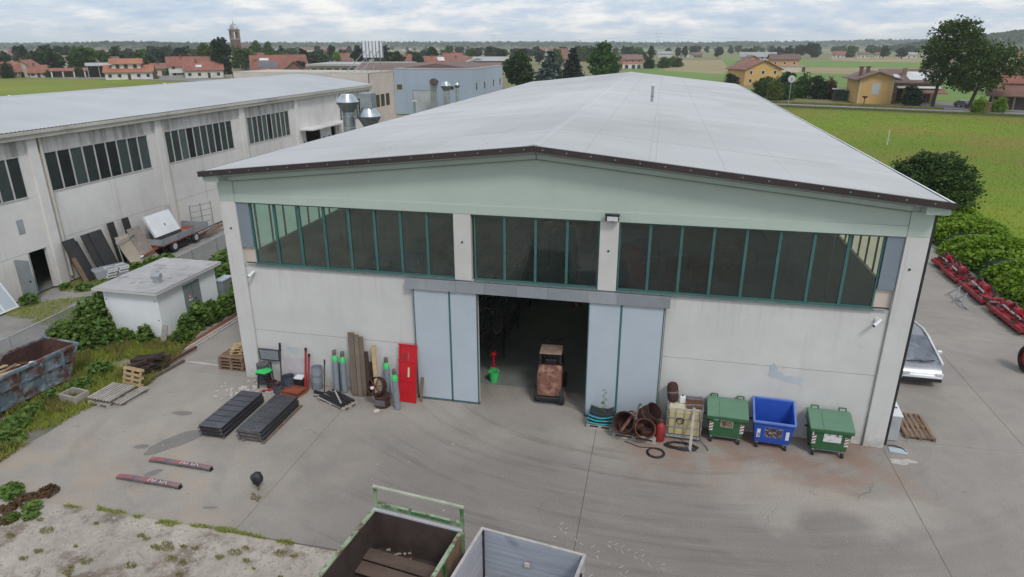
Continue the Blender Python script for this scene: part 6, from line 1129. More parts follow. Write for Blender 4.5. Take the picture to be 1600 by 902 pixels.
MB().bar((0.05, -0.30, SZ), (-0.13, -0.83, 0.15), 0.10, 0.06, up=(1, 0, 0)).build('corner_rib', M['cont_blue'], sk)
skm = sk.matrix_basis.copy(); skm = Matrix.Translation((-6.58, -1.15, 0)) @ Matrix.Rotation(R(-6), 4, 'Z')
rr = random.Random(21)
def skp(x, y, z): return skm @ Vector((x, y, z))
for i in range(16):
    a = skp(-0.35 - rr.uniform(0, 1.1), -1.9 - rr.uniform(0, 0.6), 1.1 + rr.uniform(0, 0.25)); b = skp(-0.3 - rr.uniform(0, 1.1), -3.9 - rr.uniform(0, 1.2), 1.1 + rr.uniform(0, .3))
    tag(MB().bar((0, 0, 0), b - a, rr.uniform(0.05, 0.14), 0.03).build('scrap_plank', M['wood_pale'] if i % 3 == 0 else M['wood_brown'], None, a), 'scrap plank lying among the rubbish in the rusty blue skip', 'plank', 'scrap planks in the skip')
B2 = MB()
for i in range(160): q = skp(-0.25 - rr.uniform(0, 1.3), -1.4 - rr.uniform(0, 4.5), 0.75 + rr.uniform(0, .25)); B2.ob(q, (rr.uniform(.1, .4), rr.uniform(.05, .25), rr.uniform(.03, .12)), Matrix.Rotation(rr.uniform(0, 3), 3, 'Z') @ Matrix.Rotation(rr.uniform(-.6, .6), 3, 'X'))
tag(B2.build('rubbish', M['rust'], smooth=False), 'brown scrap and rubbish filling the rusty blue skip', 'rubbish', kind='stuff')
for k, (x, y, s, lab) in enumerate(((-0.75, -2.6 - 1.0, 0.42, 'white plastic sack on the planks in the skip'), (-1.15, -4.0, 0.36, 'white crumpled sack at the left end of the skip'), (-0.55, -1.75, 0.16, 'small white sack near the far end of the skip'))):
    mb = MB().lathe((0, 0, 0), [(0.1, 0), (1, .15), (1.05, .4), (.7, .7), (.15, .8)], 12); mb.v = [(a * s * rr.uniform(.85, 1.15), b * s * .75 * rr.uniform(.85, 1.15), c * s * .8) for a, b, c in mb.v]; tag(mb.build('plastic_sack', M['white'], None, skp(x, y, 1.2)), lab, 'sack', 'white sacks in the skip')
t = tag(B(-0.02, -1.1, 0, 0.03, 1.1, 0.65).build('chipboard', M['ply'], None, skp(-SW + 0.12, -3.0, SZ - 0.55)), 'pale board standing along the back side of the skip', 'board')
# concrete box by the skip
t = thing('concrete_box', (-5.35, -3.15, 0), 'small open concrete box half sunk in the grass beside the skip', 'box', rz=-0.12)
for a in ((-0.42, -0.30, 0.42, -0.24), (-0.42, 0.24, 0.42, 0.30), (-0.42, -0.238, -0.36, 0.238), (0.36, -0.238, 0.42, 0.238)): B(a[0], a[1], 0, a[2], a[3], 0.36).build('side', M['wood_silver'], t)
B(-0.36, -0.24, 0.0, 0.36, 0.24, 0.06).build('bottom', M['wood_dark'], t)
# timber along the pad edge
def plank(x, y, z, L_, w_, rz, m, lab, grp, nm='long_plank', h=0.05, tilt=0):
    o = B(-w_ / 2, -L_ / 2, 0, w_ / 2, L_ / 2, h).build(nm, M[m], None, (x, y, z)); o.rotation_euler = (tilt, 0, rz); return tag(o, lab, 'plank' if h < 0.1 else 'beam', grp)
g1 = 'long planks along the edge of the pad'
for k, (x, w_, m, z, lab) in enumerate(((-3.98, .14, 'wood_silver', 0.0, 'silvery long plank nearest the concrete along the pad edge'), (-4.18, .12, 'wood_brown', 0.0, 'brown long plank second from the concrete along the pad edge'), (-4.36, .13, 'wood_dark', 0.0, 'dark long plank third from the concrete along the pad edge'), (-4.1, .12, 'wood_silver', 0.055, 'upper silvery plank lying on the row at the pad edge'), (-4.26, .1, 'rust_red', 0.055, 'upper reddish plank lying on the row at the pad edge'), (-4.52, .12, 'wood_brown', 0.0, 'outermost brown plank against the weeds at the pad edge'))):
    plank(x, 3.6 + 0.2 * k, z, 5.2 - 0.3 * (k % 3), w_, 0.02 * (k % 3) - 0.02, m, lab, g1)
for k in range(46):
    L_ = rr.uniform(0.9, 1.5); tier = k // 12; x = -4.35 + rr.uniform(-.42, .42) * (1 - tier * .18); y = -0.55 + rr.uniform(-.5, .55)
    o = B(-L_ / 2, -0.04, 0, L_ / 2, 0.04, rr.uniform(.04, .09)).build('split_log', M['wood_dark'], None, (x, y, 0.02 + tier * 0.15 + rr.uniform(0, .08))); o.rotation_euler = (rr.uniform(-.2, .2), rr.uniform(-.12, .12), 0.9 + rr.uniform(-.5, .6)); o.scale = (0.72, 1.5, 1.5)
    tag(o, 'dark wet stick in the heap of old wood at the edge of the pad', 'stick', 'sticks in the dark wood heap')
plank(-3.62, -0.5, 0.0, 2.3, .12, -0.12, 'wood_grey', 'grey beam lying in front of the dark wood heap', None, 'grey_beam', .12)
plank(-3.80, 1.0, 0.10, 1.6, .10, -0.1, 'rust', 'reddish beam at the far end of the dark wood heap', None, 'red_beam', .10)
t = thing('upright_pallet', (-3.92, -1.62, 0.42), 'small pale new pallet standing on edge between the silvery slats and the dark heap', 'pallet'); t.rotation_euler = (R(72), 0, R(-8)); pallet_parts(t, 0.95, 0.7, 'wood_pale', 4)
t = thing('slatted_rack', (-4.05, -2.72, 0.22), 'upper silvery slatted frame lying on pallets at the pad edge', 'slatted rack', rz=-0.06)
for i in range(8): B(-0.52 + i * 0.14, -0.62, 0.06, -0.44 + i * 0.14, 0.62, 0.10).build('slat', M['wood_silver'], t)
for y in (-0.5, 0, 0.5): B(-0.54, y - 0.04, 0, 0.54, y + 0.04, 0.058).build('cross_bar', M['wood_grey'], t)
t = thing('old_pallet', (-4.05, -2.72, 0.0), 'weathered pallet beneath the silvery slatted frame', 'pallet', rz=R(90) - 0.1); pallet_parts(t, 1.3, 1.0, 'wood_silver', 6)
t = thing('narrow_frame', (-3.40, -2.5, 0.0), 'narrow silvery slatted frame on the concrete right of the upper one', 'slatted frame', rz=-0.10)
for i in range(3): B(-0.16 + i * 0.14, -0.68, 0.10, -0.08 + i * 0.14, 0.68, 0.14).build('slat', M['wood_silver'], t)
for y in (-0.5, 0.5): B(-0.18, y - 0.05, 0, 0.22, y + 0.05, 0.098).build('cross_bar', M['wood_grey'], t)
# ------------------------------------------------------------------ things along the left wall
def leaning(x, y, w_, h_, th, m, lab, nm, cat, grp=None, lean=0.35, extra=None, rz=0.0):
    t = thing(nm, (x, y, 0), lab, cat, group=grp); t.rotation_euler = (0, -math.atan2(lean, h_), rz)
    B(-th / 2, -w_ / 2, 0, th / 2, w_ / 2, h_).build('board', M[m], t, bevel=0.004)
    B(th / 2 + 0.001, -w_ / 2, 0.0, th / 2 + 0.02, -w_ / 2 + 0.05, h_).build('edge_strip', M[m if m != 'white' else 'grey_light'], t); B(th / 2 + 0.001, w_ / 2 - 0.05, 0.0, th / 2 + 0.02, w_ / 2, h_).build('edge_strip', M[m if m != 'white' else 'grey_light'], t)
    return t
for k, (x, y, w_, h_, lab) in enumerate(((-15.75, 8.55, 0.8, 2.6, 'leftmost tall black sheet leaning on the long warehouse wall'), (-15.9, 9.0, 0.5, 2.35, 'narrow black sheet behind the leftmost tall black one'), (-15.75, 9.75, 0.6, 2.6, 'tall black sheet left of the widest black one'), (-15.70, 10.4, 0.95, 2.62, 'widest tall black sheet of the group leaning by the door'), (-15.95, 10.95, .3, 2.5, 'narrow black strip right of the widest black sheet'))): leaning(x, y, w_, h_, .06, 'black_board', lab, 'black_sheet', 'sheet', 'black sheets leaning on the long warehouse', 0.95)
leaning(-15.6, 8.2, 0.25, 1.6, .05, 'wood_brown', 'reddish brown plank leaning at the foot of the black sheets', 'brown_plank', 'plank', None, .6)
for k, (y, lab) in enumerate(((11.75, 'left pair of short black slats leaning behind the brown sheets'), (12.95, 'right pair of short black slats leaning behind the brown sheets'))):
    for j in range(2): leaning(-16.45, y + j * 0.28, 0.22, 2.62, .06, 'black_board', lab.replace('pair', ['first', 'second'][j] + ' of the pair'), 'black_batten', 'batten', 'black slats behind the brown sheets', 0.35)
for k, (y, w_, h_, x, lab) in enumerate(((12.15, 1.2, 1.75, -15.95, 'left pale brown curved sheet leaning on the wall'), (13.15, 1.1, 2.0, -15.95, 'right taller grey-brown curved sheet leaning on the wall'))):
    t = thing('curved_sheet', (x, y, 0), lab, 'sheet', group='brown sheets leaning on the wall'); mb = MB(); v = []; f = []
    for i in range(9): q = i / 8; v += [(0.75 - 1.15 * q ** 0.6, -w_ / 2, h_ * q), (0.75 - 1.15 * q ** 0.6, w_ / 2, h_ * q), (0.71 - 1.15 * q ** 0.6, -w_ / 2, h_ * q - .02), (0.71 - 1.15 * q ** 0.6, w_ / 2, h_ * q - .02)]
    for i in range(8): a = i * 4; f += [(a, a + 1, a + 5, a + 4), (a + 2, a + 6, a + 7, a + 3), (a, a + 4, a + 6, a + 2), (a + 1, a + 3, a + 7, a + 5)]
    MB().add(v, f).build('sheet', M['ply'] if k else M['ply_pale'], t)
t = thing('pipe_rack', (-15.8, 11.3, 0), 'thin grey pipe frame standing left of the brown sheets', 'frame'); MB().path([(0, 0, 0), (-0.2, 0, 1.5), (-0.3, 1.6, 1.7), (-0.2, 1.6, 0)], 0.035, 8).build('frame', M['zinc'], t); MB().tube((-0.2, 0, 1.45), (-0.2, 0, 1.6), 0.08, n=10).build('knob', M['grey_light'], t)
t = leaning(-15.75, 15.35, 2.45, 1.5, .07, 'white', 'large clean white sheet leaning on the wall behind the trailer', 'white_sheet', 'sheet', None, .75); t.location.z = 1.05; B(0.04, 0.1, .55, .06, .16, .72).build('handle', M['black'], t); B(-0.03, -1.2, -1.1, 0.02, 1.2, -0.02).build('lower_board', M['black_board'], t)
leaning(-16.3, 17.0, .25, 2.6, .06, 'grey_light', 'thin pale batten leaning just right of the large white sheet', 'pale_batten', 'batten', None, .5)
t = thing('grey_trough', (-15.35, 9.6, 0), 'low grey sheet-metal trough behind the white crates', 'trough', rz=-0.5); MB().add([(-.3, -.75, 0), (.35, -.75, 0), (.35, .9, 0), (-.3, .9, 0), (-.5, -.85, .55), (.35, -.85, .5), (.35, 1.0, .5), (-.5, 1.0, .55)], [(0, 1, 2, 3), (0, 1, 5, 4), (1, 2, 6, 5), (2, 3, 7, 6), (3, 0, 4, 7), (4, 5, 6, 7)]).build('body', M['zinc'], t)
for k in range(3):
    for j in range(2):
        t = thing('white_crate', (-15.35 + 0.1 * k + j * .25, 9.55 + j * 0.62, 0.0 + 0.19 * k), ['bottom', 'middle', 'top'][k] + (' nearer' if j == 0 else ' farther') + ' white plastic crate with dark slots, beside the grey trough', 'crate', rz=-.45, group='white plastic crates by the left wall')
        B(-.34, -.26, 0, .34, .26, .03).build('base', M['white'], t)
        for s in (-1, 1): B(-.34, s * .26, .031, .34, s * .24, .18).build('side', M['white'], t); B(s * .34, -.238, .031, s * .32, .238, .18).build('end', M['white'], t)
        for i in range(4): B(-.26 + i * .15, -.266, .08, -.17 + i * .15, -.261, .12).build('slot', M['black'], t)
        for i in range(3): B(.341, -.18 + i * .14, .08, .346, -.1 + i * .14, .12).build('slot', M['black'], t)
# flat trailer
t = thing('farm_trailer', (-15.95, 16.1, 0), 'grey flatbed farm trailer with low sides and red drawbar beside the long warehouse', 'trailer', rz=0.03)
B(-.95, -2.4, .62, .95, 2.4, .70).build('bed', M['rust_red'], t)
for s in (-1, 1):
    for i in range(3): B(s * .95, -2.4 + i * 1.605, .705, s * .91, -2.4 + (i + 1) * 1.605 - .02, 1.08).build('side_board', M['zinc'], t)
    B(-.905, s * 2.4, .705, .905, s * 2.36, 1.08).build('end_board', M['zinc'], t)
    for i in range(4): B(s * .955, -2.35 + i * 1.55, .62, s * .985, -2.27 + i * 1.55, 1.12).build('stake', M['side_metal'], t)
for x in (-.5, .5): B(x - .06, -2.4, .48, x + .06, 2.4, .618).build('chassis_beam', M['rust_red'], t)
for y in (-1.25, 1.0):
    MB().tube((-.85, y, .34), (.85, y, .34), .05, n=8).build('axle', M['rust_dark'], t)
    for s in (-1, 1): w_ = MB().tube((s * .72, y, .34), (s * .94, y, .34), .34, n=22).build('wheel', M['rubber'], t, bevel=.03); MB().tube((s * .945, y, .34), (s * .955, y, .34), .20, n=16).build('rim', M['grey_light'], w_)
MB().bar((-.5, -2.3, .52), (.35, -3.6, .35), .09).bar((.5, -2.3, .52), (.4, -3.6, .35), .09).bar((-.5, -2.35, .52), (.5, -2.35, .52), .1).build('drawbar', M['rust_red'], t); MB().tube((.38, -3.8, .33), (.38, -3.55, .35), .07, n=10).build('hitch', M['white'], t)
t = tag(B(-.35, -1.0, 0, .35, 1.0, .03).build('red_board', M['rust_pale'], None, (-15.85, 16.4, .705)), 'faded reddish board lying in the bed of the farm trailer', 'board')
t = thing('mesh_rack', (-16.2, 19.5, 0), 'open grey bar rack standing by the wall behind the trailer', 'rack', rz=R(72))
for i in range(5): MB().tube((-.85, 0, .35 + i * .42), (.85, 0, .35 + i * .42), .025, n=6).build('bar', M['zinc'], t)
for x in (-.85, 0, .85): MB().tube((x, 0, 0), (x, 0, 2.15), .035, n=8).build('post', M['zinc'], t)
for k, (y, lab) in enumerate(((19.2, 'left of the brown beams behind the trailer'), (19.6, 'right longer brown beam behind the trailer'))):
    o = B(-.08, -1.4, 0, .08, 1.4, .12).build('brown_beam', M['wood_brown'], None, (-15.5 + .3 * k, y, .2 + .1 * k)); o.rotation_euler = (0.05, 0, .1); tag(o, lab, 'beam', 'brown beams behind the trailer')
t = thing('window_frame', (-16.2, 3.6, 0), 'white window frames with blue film leaning at the left edge by the wall', 'window frame'); t.rotation_euler = (0, -.55, 0)
MB().box(-.03, -.8, 0, .03, -.72, 1.5).box(-.03, .72, 0, .03, .8, 1.5).box(-.03, -.72, 0, .03, .72, .08).box(-.03, -.72, 1.42, .03, .72, 1.5).box(-.03, -.04, .08, .03, .04, 1.42).build('frame', M['white'], t); B(-.01, -.72, .08, .01, -.04, 1.42).build('pane', M['door_blue'], t); B(-.01, .04, .08, .01, .72, 1.42).build('pane', M['door_blue'], t)
# ------------------------------------------------------------------ houses beyond the fields
WM = dict(cream='cream', white='w_white', grey='w_grey', yellow='w_yellow', orange='w_orange', pink='w_pink', brown='w_brown', brick='w_brick', dark='w_dark', red='w_red')
RM = dict(red='t_red', orange='t_orange', brown='t_brown', brownred='t_brown', redbrown='t_redbrown', grey='t_grey')
def facing(x, y): return math.atan2(y - CAM.y, x - CAM.x) - math.pi / 2
def house(name, x, y, w, e, r, ax, wall, roof, lab, rot=0.0, depth=None, wins=3, storeys=None, chim=1, door=True, group=None, porch=False, cat='house'):
    d = depth or max(6.0, w * 0.65); t = thing(name, (x, y, -0.12), lab, cat, rz=facing(x, y) + rot, group=group); h = w / 2
    e = max(e, 1.8); r = max(r, e + 0.8)
    if ax == 's':
        B(-h, 0, 0, h, d, e).build('wall', M[WM[wall]], t); mb = MB().ext([(-h, 0.01, e), (-h, d - 0.01, e), (-h, d / 2, r - 0.12)], (2 * h, 0, 0)); mb.build('gable', M[WM[wall]], t, smooth=False)
        k = (r - e) / (d / 2); o = 0.7
        rf = None
        for s in (0, 1):
            Y = lambda a: a if s == 0 else d - a
            rf = MB().ext([(-h - o, Y(-o), e - k * o), (-h - o, Y(-o), e - k * o + 0.22), (-h - o, d / 2, r + 0.22), (-h - o, d / 2, r)], (2 * h + 2 * o, 0, 0)).build('roof', M[RM[roof]], t, smooth=False)
        rx = lambda: (0.3 * h, d / 2 - 1.2)
    else:
        B(-h, 0, 0, h, d, e).build('wall', M[WM[wall]], t); MB().ext([(-h, 0, e), (h, 0, e), (0, 0, r - 0.1)], (0, d, 0)).build('gable', M[WM[wall]], t, smooth=False)
        k = (r - e) / h; o = 0.7
        for s in (-1, 1): rf = MB().ext([(s * (h + o), -o, e - k * o), (s * (h + o), -o, e - k * o + 0.22), (0, -o, r + 0.22), (0, -o, r)], (0, d + 2 * o, 0)).build('roof', M[RM[roof]], t, smooth=False)
    for c in range(chim):
        cx = (-0.35 + 0.6 * c) * h; cy = d * 0.38 if ax == 's' else d * 0.4
        ch = B(cx - 0.35, cy - 0.3, r - 1.6, cx + 0.35, cy + 0.3, r + 0.9).build('chimney', M['w_brick'], rf); B(cx - 0.45, cy - 0.4, r + 0.9, cx + 0.45, cy + 0.4, r + 1.05).build('chimney_cap', M['t_brown'], t)
    st = storeys or (2 if e > 4.4 else 1)
    for s in range(st):
        z0 = 0.9 + s * 2.7 if st > 1 else min(0.9, e * 0.3)
        for i in range(wins):
            xx = -h + (i + 0.5) * w / wins; hz_ = min(1.25, e - z0 - 0.4)
            if hz_ < 0.5: continue
            if s == 0 and door and i == wins // 2: B(xx - 0.55, -0.05, 0, xx + 0.55, 0.0, min(2.2, e - 0.3)).build('door', M['w_brown_dark'], t)
            else: f_ = B(xx - 0.6, -0.06, z0, xx + 0.6, 0.0, z0 + hz_).build('window', M['w_brown_dark'] if wall in ('white', 'cream') else M['white'], t); B(xx - 0.47, -0.075, z0 + 0.1, xx + 0.47, -0.061, z0 + hz_ - 0.1).build('pane', M['car_glass'], f_)
    if porch:
        B(-h * 0.9, -2.4, e * 0.42, h * 0.9, -0.05, e * 0.42 + 0.12).build('balcony', M[WM[wall]], t)
        for i in range(4): xx = -h * 0.85 + i * h * 0.567; B(xx - 0.12, -2.3, 0, xx + 0.12, -2.1, e * 0.42).build('post', M[WM[wall]], t)
    return t
M['t_redbrown'] = mat('dull_red_brown_tiles', (0.27, 0.135, 0.10), (0.20, 0.10, 0.075), 0.8, 0.85)
M['w_brown_dark'] = mat('dark_brown_joinery', (0.07, 0.045, 0.035), None, 3, 0.7)
house('farmhouse', -258.8, 221.8, 9.6, 3.1, 6.5, 's', 'brown', 'red', 'red-roofed farmhouse with dark open arches at the far left edge', wins=3)
house('farmhouse', -257.5, 228.2, 7.3, 4.5, 7.1, 'g', 'cream', 'red', 'cream gabled house with brick stripe beside the leftmost farmhouse', rot=-0.35, depth=12)
house('house', -250.6, 229.5, 6.4, 2.4, 5.0, 's', 'cream', 'red', 'low cream wing with steep red roof right of the cream gabled house')
house('house', -300.4, 289.2, 8.5, 3.9, 6.8, 's', 'brown', 'red', 'red-roofed house with dark balcony behind the arcade', porch=True)
house('gabled_house', -292.1, 290.7, 9.2, 4.8, 8.1, 'g', 'cream', 'brown', 'plain pale gable end of a tall house in the left village', rot=0.3, depth=16, wins=1, door=False, chim=0)
house('long_house', -276.1, 295.3, 12.9, 4.8, 7.4, 's', 'grey', 'brown', 'brown-roofed range behind the yellow-green tree', wins=4)
house('villa', -306.1, 329.5, 12.5, 4.3, 7.9, 's', 'white', 'redbrown', 'red-brown roofed house with dark loggia at the back of the left village', porch=True)
t = house('white_villa', -197.9, 221.8, 17.2, 3.0, 5.4, 's', 'white', 'orange', 'white villa with bright orange tiled roofs and upper dormer storey', wins=5, chim=0, rot=-0.1)
B(-6, 2.5, 3.6, 4.5, 9, 6.3).build('upper_storey', M['w_white'], t); MB().ext([(-7, 1.4, 6.1), (-7, 10.2, 6.1), (-7, 5.8, 8.1)], (12.4, 0, 0)).build('upper_roof', M['t_orange'], t, smooth=False)
for x in (-4.5, -1.5, 1.8): B(x, 2.42, 4.2, x + 1.3, 2.49, 5.8).build('upper_window', M['w_brown_dark'], t)
t.children[-1]
MB().ext([(8.65, -0.5, 0), (10.6, -0.5, 0), (9.4, -0.5, 3.0), (8.65, -0.5, 3.4)], (0, 4, 0)).build('side_porch', M['w_brown_dark'], t)
house('house', -210.2, 256.9, 8.9, 3.4, 5.3, 's', 'cream', 'redbrown', 'small cream house with dull roof between the white villa and the red-roofed pair', wins=3)
house('villa', -184.6, 241.9, 16.4, 5.0, 8.4, 's', 'white', 'red', 'two-storey white house with broad red roof, left of the red-roofed pair', wins=4, porch=True)
t = house('villa', -176.5, 240.2, 15.0, 3.4, 6.6, 's', 'white', 'red', 'lower white house with red roof and skylight, right of the red-roofed pair', wins=4, depth=11); MB().ext([(-3, 1.2, 4.4), (-0.6, 1.2, 4.4), (-0.6, 2.6, 5.2), (-3, 2.6, 5.2)], (0, 0, 0.1)).build('skylight', M['lens'], t)
house('parish_house', -214.2, 334.6, 13.2, 5.2, 9.0, 's', 'cream', 'red', 'cream house with long red roof just below the bell tower', wins=5)
t = house('solar_house', -161.1, 266.1, 15.5, 2.5, 8.6, 's', 'cream', 'red', 'house with big red roof carrying a dark solar panel array', depth=16, chim=0); k = (8.6 - 2.5) / 8
for i in range(5): MB().ext([(-5 + i * 1.7, 1.0, 2.5 + k * 1.0 + 0.28), (-3.4 + i * 1.7, 1.0, 2.5 + k * 1.0 + 0.28), (-3.4 + i * 1.7, 4.3, 2.5 + k * 4.3 + 0.28), (-5 + i * 1.7, 4.3, 2.5 + k * 4.3 + 0.28)], (0, 0, 0.08)).build('solar_panel', M['solar'], t)
MB().ext([(-4, 4.9, 2.5 + k * 4.9 + 0.28), (0, 4.9, 2.5 + k * 4.9 + 0.28), (0, 6.2, 2.5 + k * 6.2 + 0.28), (-4, 6.2, 2.5 + k * 6.2 + 0.28)], (0, 0, 0.08)).build('skylight', M['lens'], t)
house('hip_house', -166.7, 295.7, 15.4, 2.7, 8.5, 's', 'cream', 'red', 'large red-roofed house right of the solar roof', rot=0.15, depth=14, chim=1)
house('gabled_house', -150.0, 268.0, 9.5, 2.6, 6.2, 'g', 'brick', 'red', 'smaller red gable in front of the large red-roofed house', rot=0.2, chim=0)
house('church_nave', -289.3, 449.0, 12.1, 7.7, 12.2, 's', 'brick', 'red', 'brick church nave with red roof attached beside the bell tower', wins=2, chim=0, door=False, cat='church')
house('house', -234.6, 497.5, 9.8, 2.4, 7.3, 's', 'pink', 'redbrown', 'pinkish house with brown-red roof left of the sign panel')
house('house', -183.3, 505.7, 12.8, 1.9, 6.3, 's', 'cream', 'red', 'red-roofed bungalow just right of the sign panel')
t = house('house', -129.9, 410.9, 13.8, 2.4, 6.3, 's', 'cream', 'red', 'red-roofed house with pale solar collector, right of the bungalow'); MB().ext([(1.5, 0.6, 3.6), (6.0, 0.6, 3.6), (5.2, 3.5, 5.8), (0.8, 3.5, 5.8)], (0, 0, 0.12)).build('solar_collector', M['lens'], t)
house('house', -137.9, 473.8, 14.2, 3.6, 7.6, 's', 'white', 'red', 'white house with bright red roof behind the blue-grey hall')
house('house', -106.5, 388.3, 14.9, 2.6, 6.3, 's', 'cream', 'redbrown', 'dull red roof directly above the blue-grey hall')
house('white_shed', -90.1, 367.5, 13.7, 3.5, 5.9, 'g', 'white', 'grey', 'white gabled shed with grey roof right of the dull red roof', chim=0, wins=2, rot=0.2, cat='shed')
house('long_shed', -82.4, 368.8, 19.6, 4.6, 6.6, 's', 'dark', 'grey', 'long shed with pale roof and dark open front beside the green tree', chim=0, wins=0, door=False, cat='shed')
house('house', -61.3, 486.3, 13.2, 4.0, 10.6, 's', 'cream', 'redbrown', 'tall brown-red roof showing between the blue spruce and dark conifer')
t = house('pink_house', -2.9, 394.2, 11.7, 5.3, 7.6, 's', 'pink', 'brown', 'pink three-storey house with arched ground floor beyond the round green tree', rot=0.25, chim=0, wins=3, storeys=2)
for x in (-3.5, 0.6, 3.9): B(x - 1, -0.12, 0, x + 1, -0.08, 2.1).build('arch_opening', M['w_dark'], t)
B(-5.9, -0.07, 0, 5.9, -0.062, 2.3).build('pale_base', M['w_white'], t)
house('barn', 15.1, 771.9, 15.4, 4.2, 6.4, 's', 'white', 'grey', 'pale distant barn right of the tall pylon', chim=0, wins=0, door=False, cat='barn')
house('farmhouse', 37.6, 774.9, 15.8, 2.7, 5.3, 'g', 'white', 'brown', 'distant white farmhouse with brown roof at the top of the hay field', chim=0)
house('barn', 48, 776, 14, 2.5, 5.3, 's', 'brown', 'brown', 'distant brown barn beside the white farmhouse', chim=0, wins=0)
t = house('ochre_house', 48.5, 226.8, 13.0, 5.2, 8.0, 'g', 'yellow', 'redbrown', 'ochre house with wide brown gable roof rising behind the garden bushes', rot=0.5, depth=13, chim=0, wins=3)
house('orange_house', 59.6, 354.0, 10.5, 4.7, 7.8, 'g', 'orange', 'brown', 'orange gabled house behind the ochre house', rot=0.4, chim=0, wins=2)
t = house('orange_house', 75.6, 356.9, 13.8, 6.2, 8.4, 's', 'orange', 'brown', 'orange house with balcony terrace and low annex, right of the other orange one', chim=1, wins=3, rot=0.2)
B(-6.5, -5.5, 0, 8.5, -0.6, 2.7).build('annex', M['cream'], t); B(-6.8, -5.8, 2.702, 8.8, -0.3, 2.95).build('annex_roof', M['t_grey'], t); B(7.6, -5.86, 0.3, 8.9, -5.51, 2.5).build('annex_gate', M['w_dark'], t)
house('long_shed', 80.9, 509.6, 24, 5.0, 7.9, 's', 'white', 'grey', 'long white industrial shed behind the orange houses', chim=0, wins=4, cat='shed')
# ochre house by the road
t = thing('ochre_farmhouse', (64.0, 152.5, -0.12), 'ochre farmhouse with pale-framed window on its blank gable beside the road', 'house', rz=facing(64, 152.5) + R(14))
B(-3.6, 0, 0, 3.6, 13, 5.7).build('wall', M['w_yellow'], t); MB().ext([(-3.6, 0, 5.7), (3.6, 0, 5.7), (0, 0, 7.0)], (0, 13, 0)).build('gable', M['w_yellow'], t, smooth=False)
for s in (-1, 1):
    k = 1.35 / 3.6; rf = MB().ext([(s * 4.9, -1.0, 5.7 - k * 1.3), (s * 4.9, -1.0, 5.7 - k * 1.3 + .2), (0, -1.0, 7.25), (0, -1.0, 7.05)], (0, 14.5, 0)).build('roof', M['t_brown'], t, smooth=False)
    B(s * 3.6, -0.03, 0, s * 3.35, 0, 5.9).build('corner_stone', M['cream'], t)
for x, y in ((-3.0, 3.5), (-1.2, 5.0)): c = B(x - .35, y - .35, 6.0, x + .35, y + .35, 8.0).build('chimney', M['w_brick'], rf); B(x - .5, y - .5, 8.0, x + .5, y + .5, 8.2).build('chimney_cap', M['t_brown'], t)
w_ = B(-.95, -.05, 2.0, .85, 0, 4.6).build('window_surround', M['cream'], t)
for i in range(2):
    for j in range(3): B(-.62 + i * .62, -.07, 2.3 + j * .7, -.1 + i * .62, -.052, 2.9 + j * .7).build('pane', M['door_blue'], w_)
B(-3.35, -.03, 5.0, 3.35, -.004, 5.1).build('string_course', M['cream'], t); MB().tube((0, -.02, 6.3), (0, -.05, 6.3), .25, n=14).build('roundel', M['cream'], t)
# rear wing running right
B(3.7, 5.5, 0, 14.5, 15, 4.6).build('wing', M['w_yellow'], t); MB().ext([(3.0, 4.2, 4.4), (15.4, 4.2, 4.4), (14.2, 10, 7.3), (2.2, 10, 7.3)], (0, 0, .2)).build('wing_roof', M['t_brown'], t, smooth=False)
MB().ext([(8.2, 5.2, 5.12), (14.6, 5.2, 5.12), (12.8, 8.6, 6.8), (7.2, 8.6, 6.8)], (0, 0, .12)).build('roof_glazing', M['lens'], t); MB().ext([(5.2, 6.2, 5.6), (6.4, 6.2, 5.6), (5.9, 7.4, 6.2), (4.9, 7.4, 6.2)], (0, 0, .12)).build('roof_light', M['lens'], t)
B(7.0, 7.0, 6.0, 7.8, 7.8, 7.7).build('chimney', M['w_brown'], t)
MB().ext([(5.4, 3.2, 3.35), (14.5, 3.2, 3.35), (14.5, 5.45, 3.9), (5.4, 5.45, 3.9)], (0, 0, .12)).build('awning', M['white'], t); B(3.62, 2, 2.4, 5.0, 5.4, 2.55).build('balcony', M['w_grey'], t)
for x in (6, 8, 10, 12): B(x, 5.4, 0.2, x + 1.2, 5.49, 3.2).build('dark_bay', M['w_brown_dark'], t)
for x in (5.0, 8.4, 11.8): B(x, 3.3, 0, x + .2, 3.5, 3.34).build('post', M['w_brown'], t)
MB().ext([(9.5, 1.0, 2.3), (15.5, 1.0, 2.3), (15.5, 4.5, 3.2), (9.5, 4.5, 3.2)], (0, 0, .15)).build('porch_roof', M['t_redbrown'], t)
for nm, x, y, w_, d_, h_, wm, lab, cat in (('garden_shed', 58.2, 161.5, 2.6, 3, 2.6, 'w_dark', 'dark little shed left of the green netting fence', 'shed'), ('white_hut', 64.2, 160.5, 2.2, 3, 2.7, 'w_white', 'small white hut with dark window between the green netting and the ochre farmhouse', 'hut')):
    t = thing(nm, (x, y, -.12), lab, cat, rz=facing(x, y)); B(-w_ / 2, 0, 0, w_ / 2, d_, h_).build('wall', M[wm], t); B(-w_ / 2 - .3, -.3, h_, w_ / 2 + .3, d_ + .3, h_ + .15).build('roof', M['w_grey'], t); B(-.5, -.04, .8, .6, 0, 2.0).build('window', M['car_glass'], t)
t = thing('netting_fence', (61.2, 161.5, -.12), 'dark green netting fence between the dark shed and the white hut', 'fence', rz=facing(61, 162)); B(-3.1, -.02, .1, 2.9, .02, 2.35).build('netting', M['tarp_green'], t)
for i in range(6): MB().tube((-3.1 + i * 1.2, 0, 0), (-3.1 + i * 1.2, 0, 2.45), .05, n=8).build('post', M['w_brown'], t)
house('red_farmhouse', 108.7, 186.0, 9.4, 3.6, 7.0, 's', 'red', 'red', 'farm building with big red roof at the right edge', depth=9, wins=2)
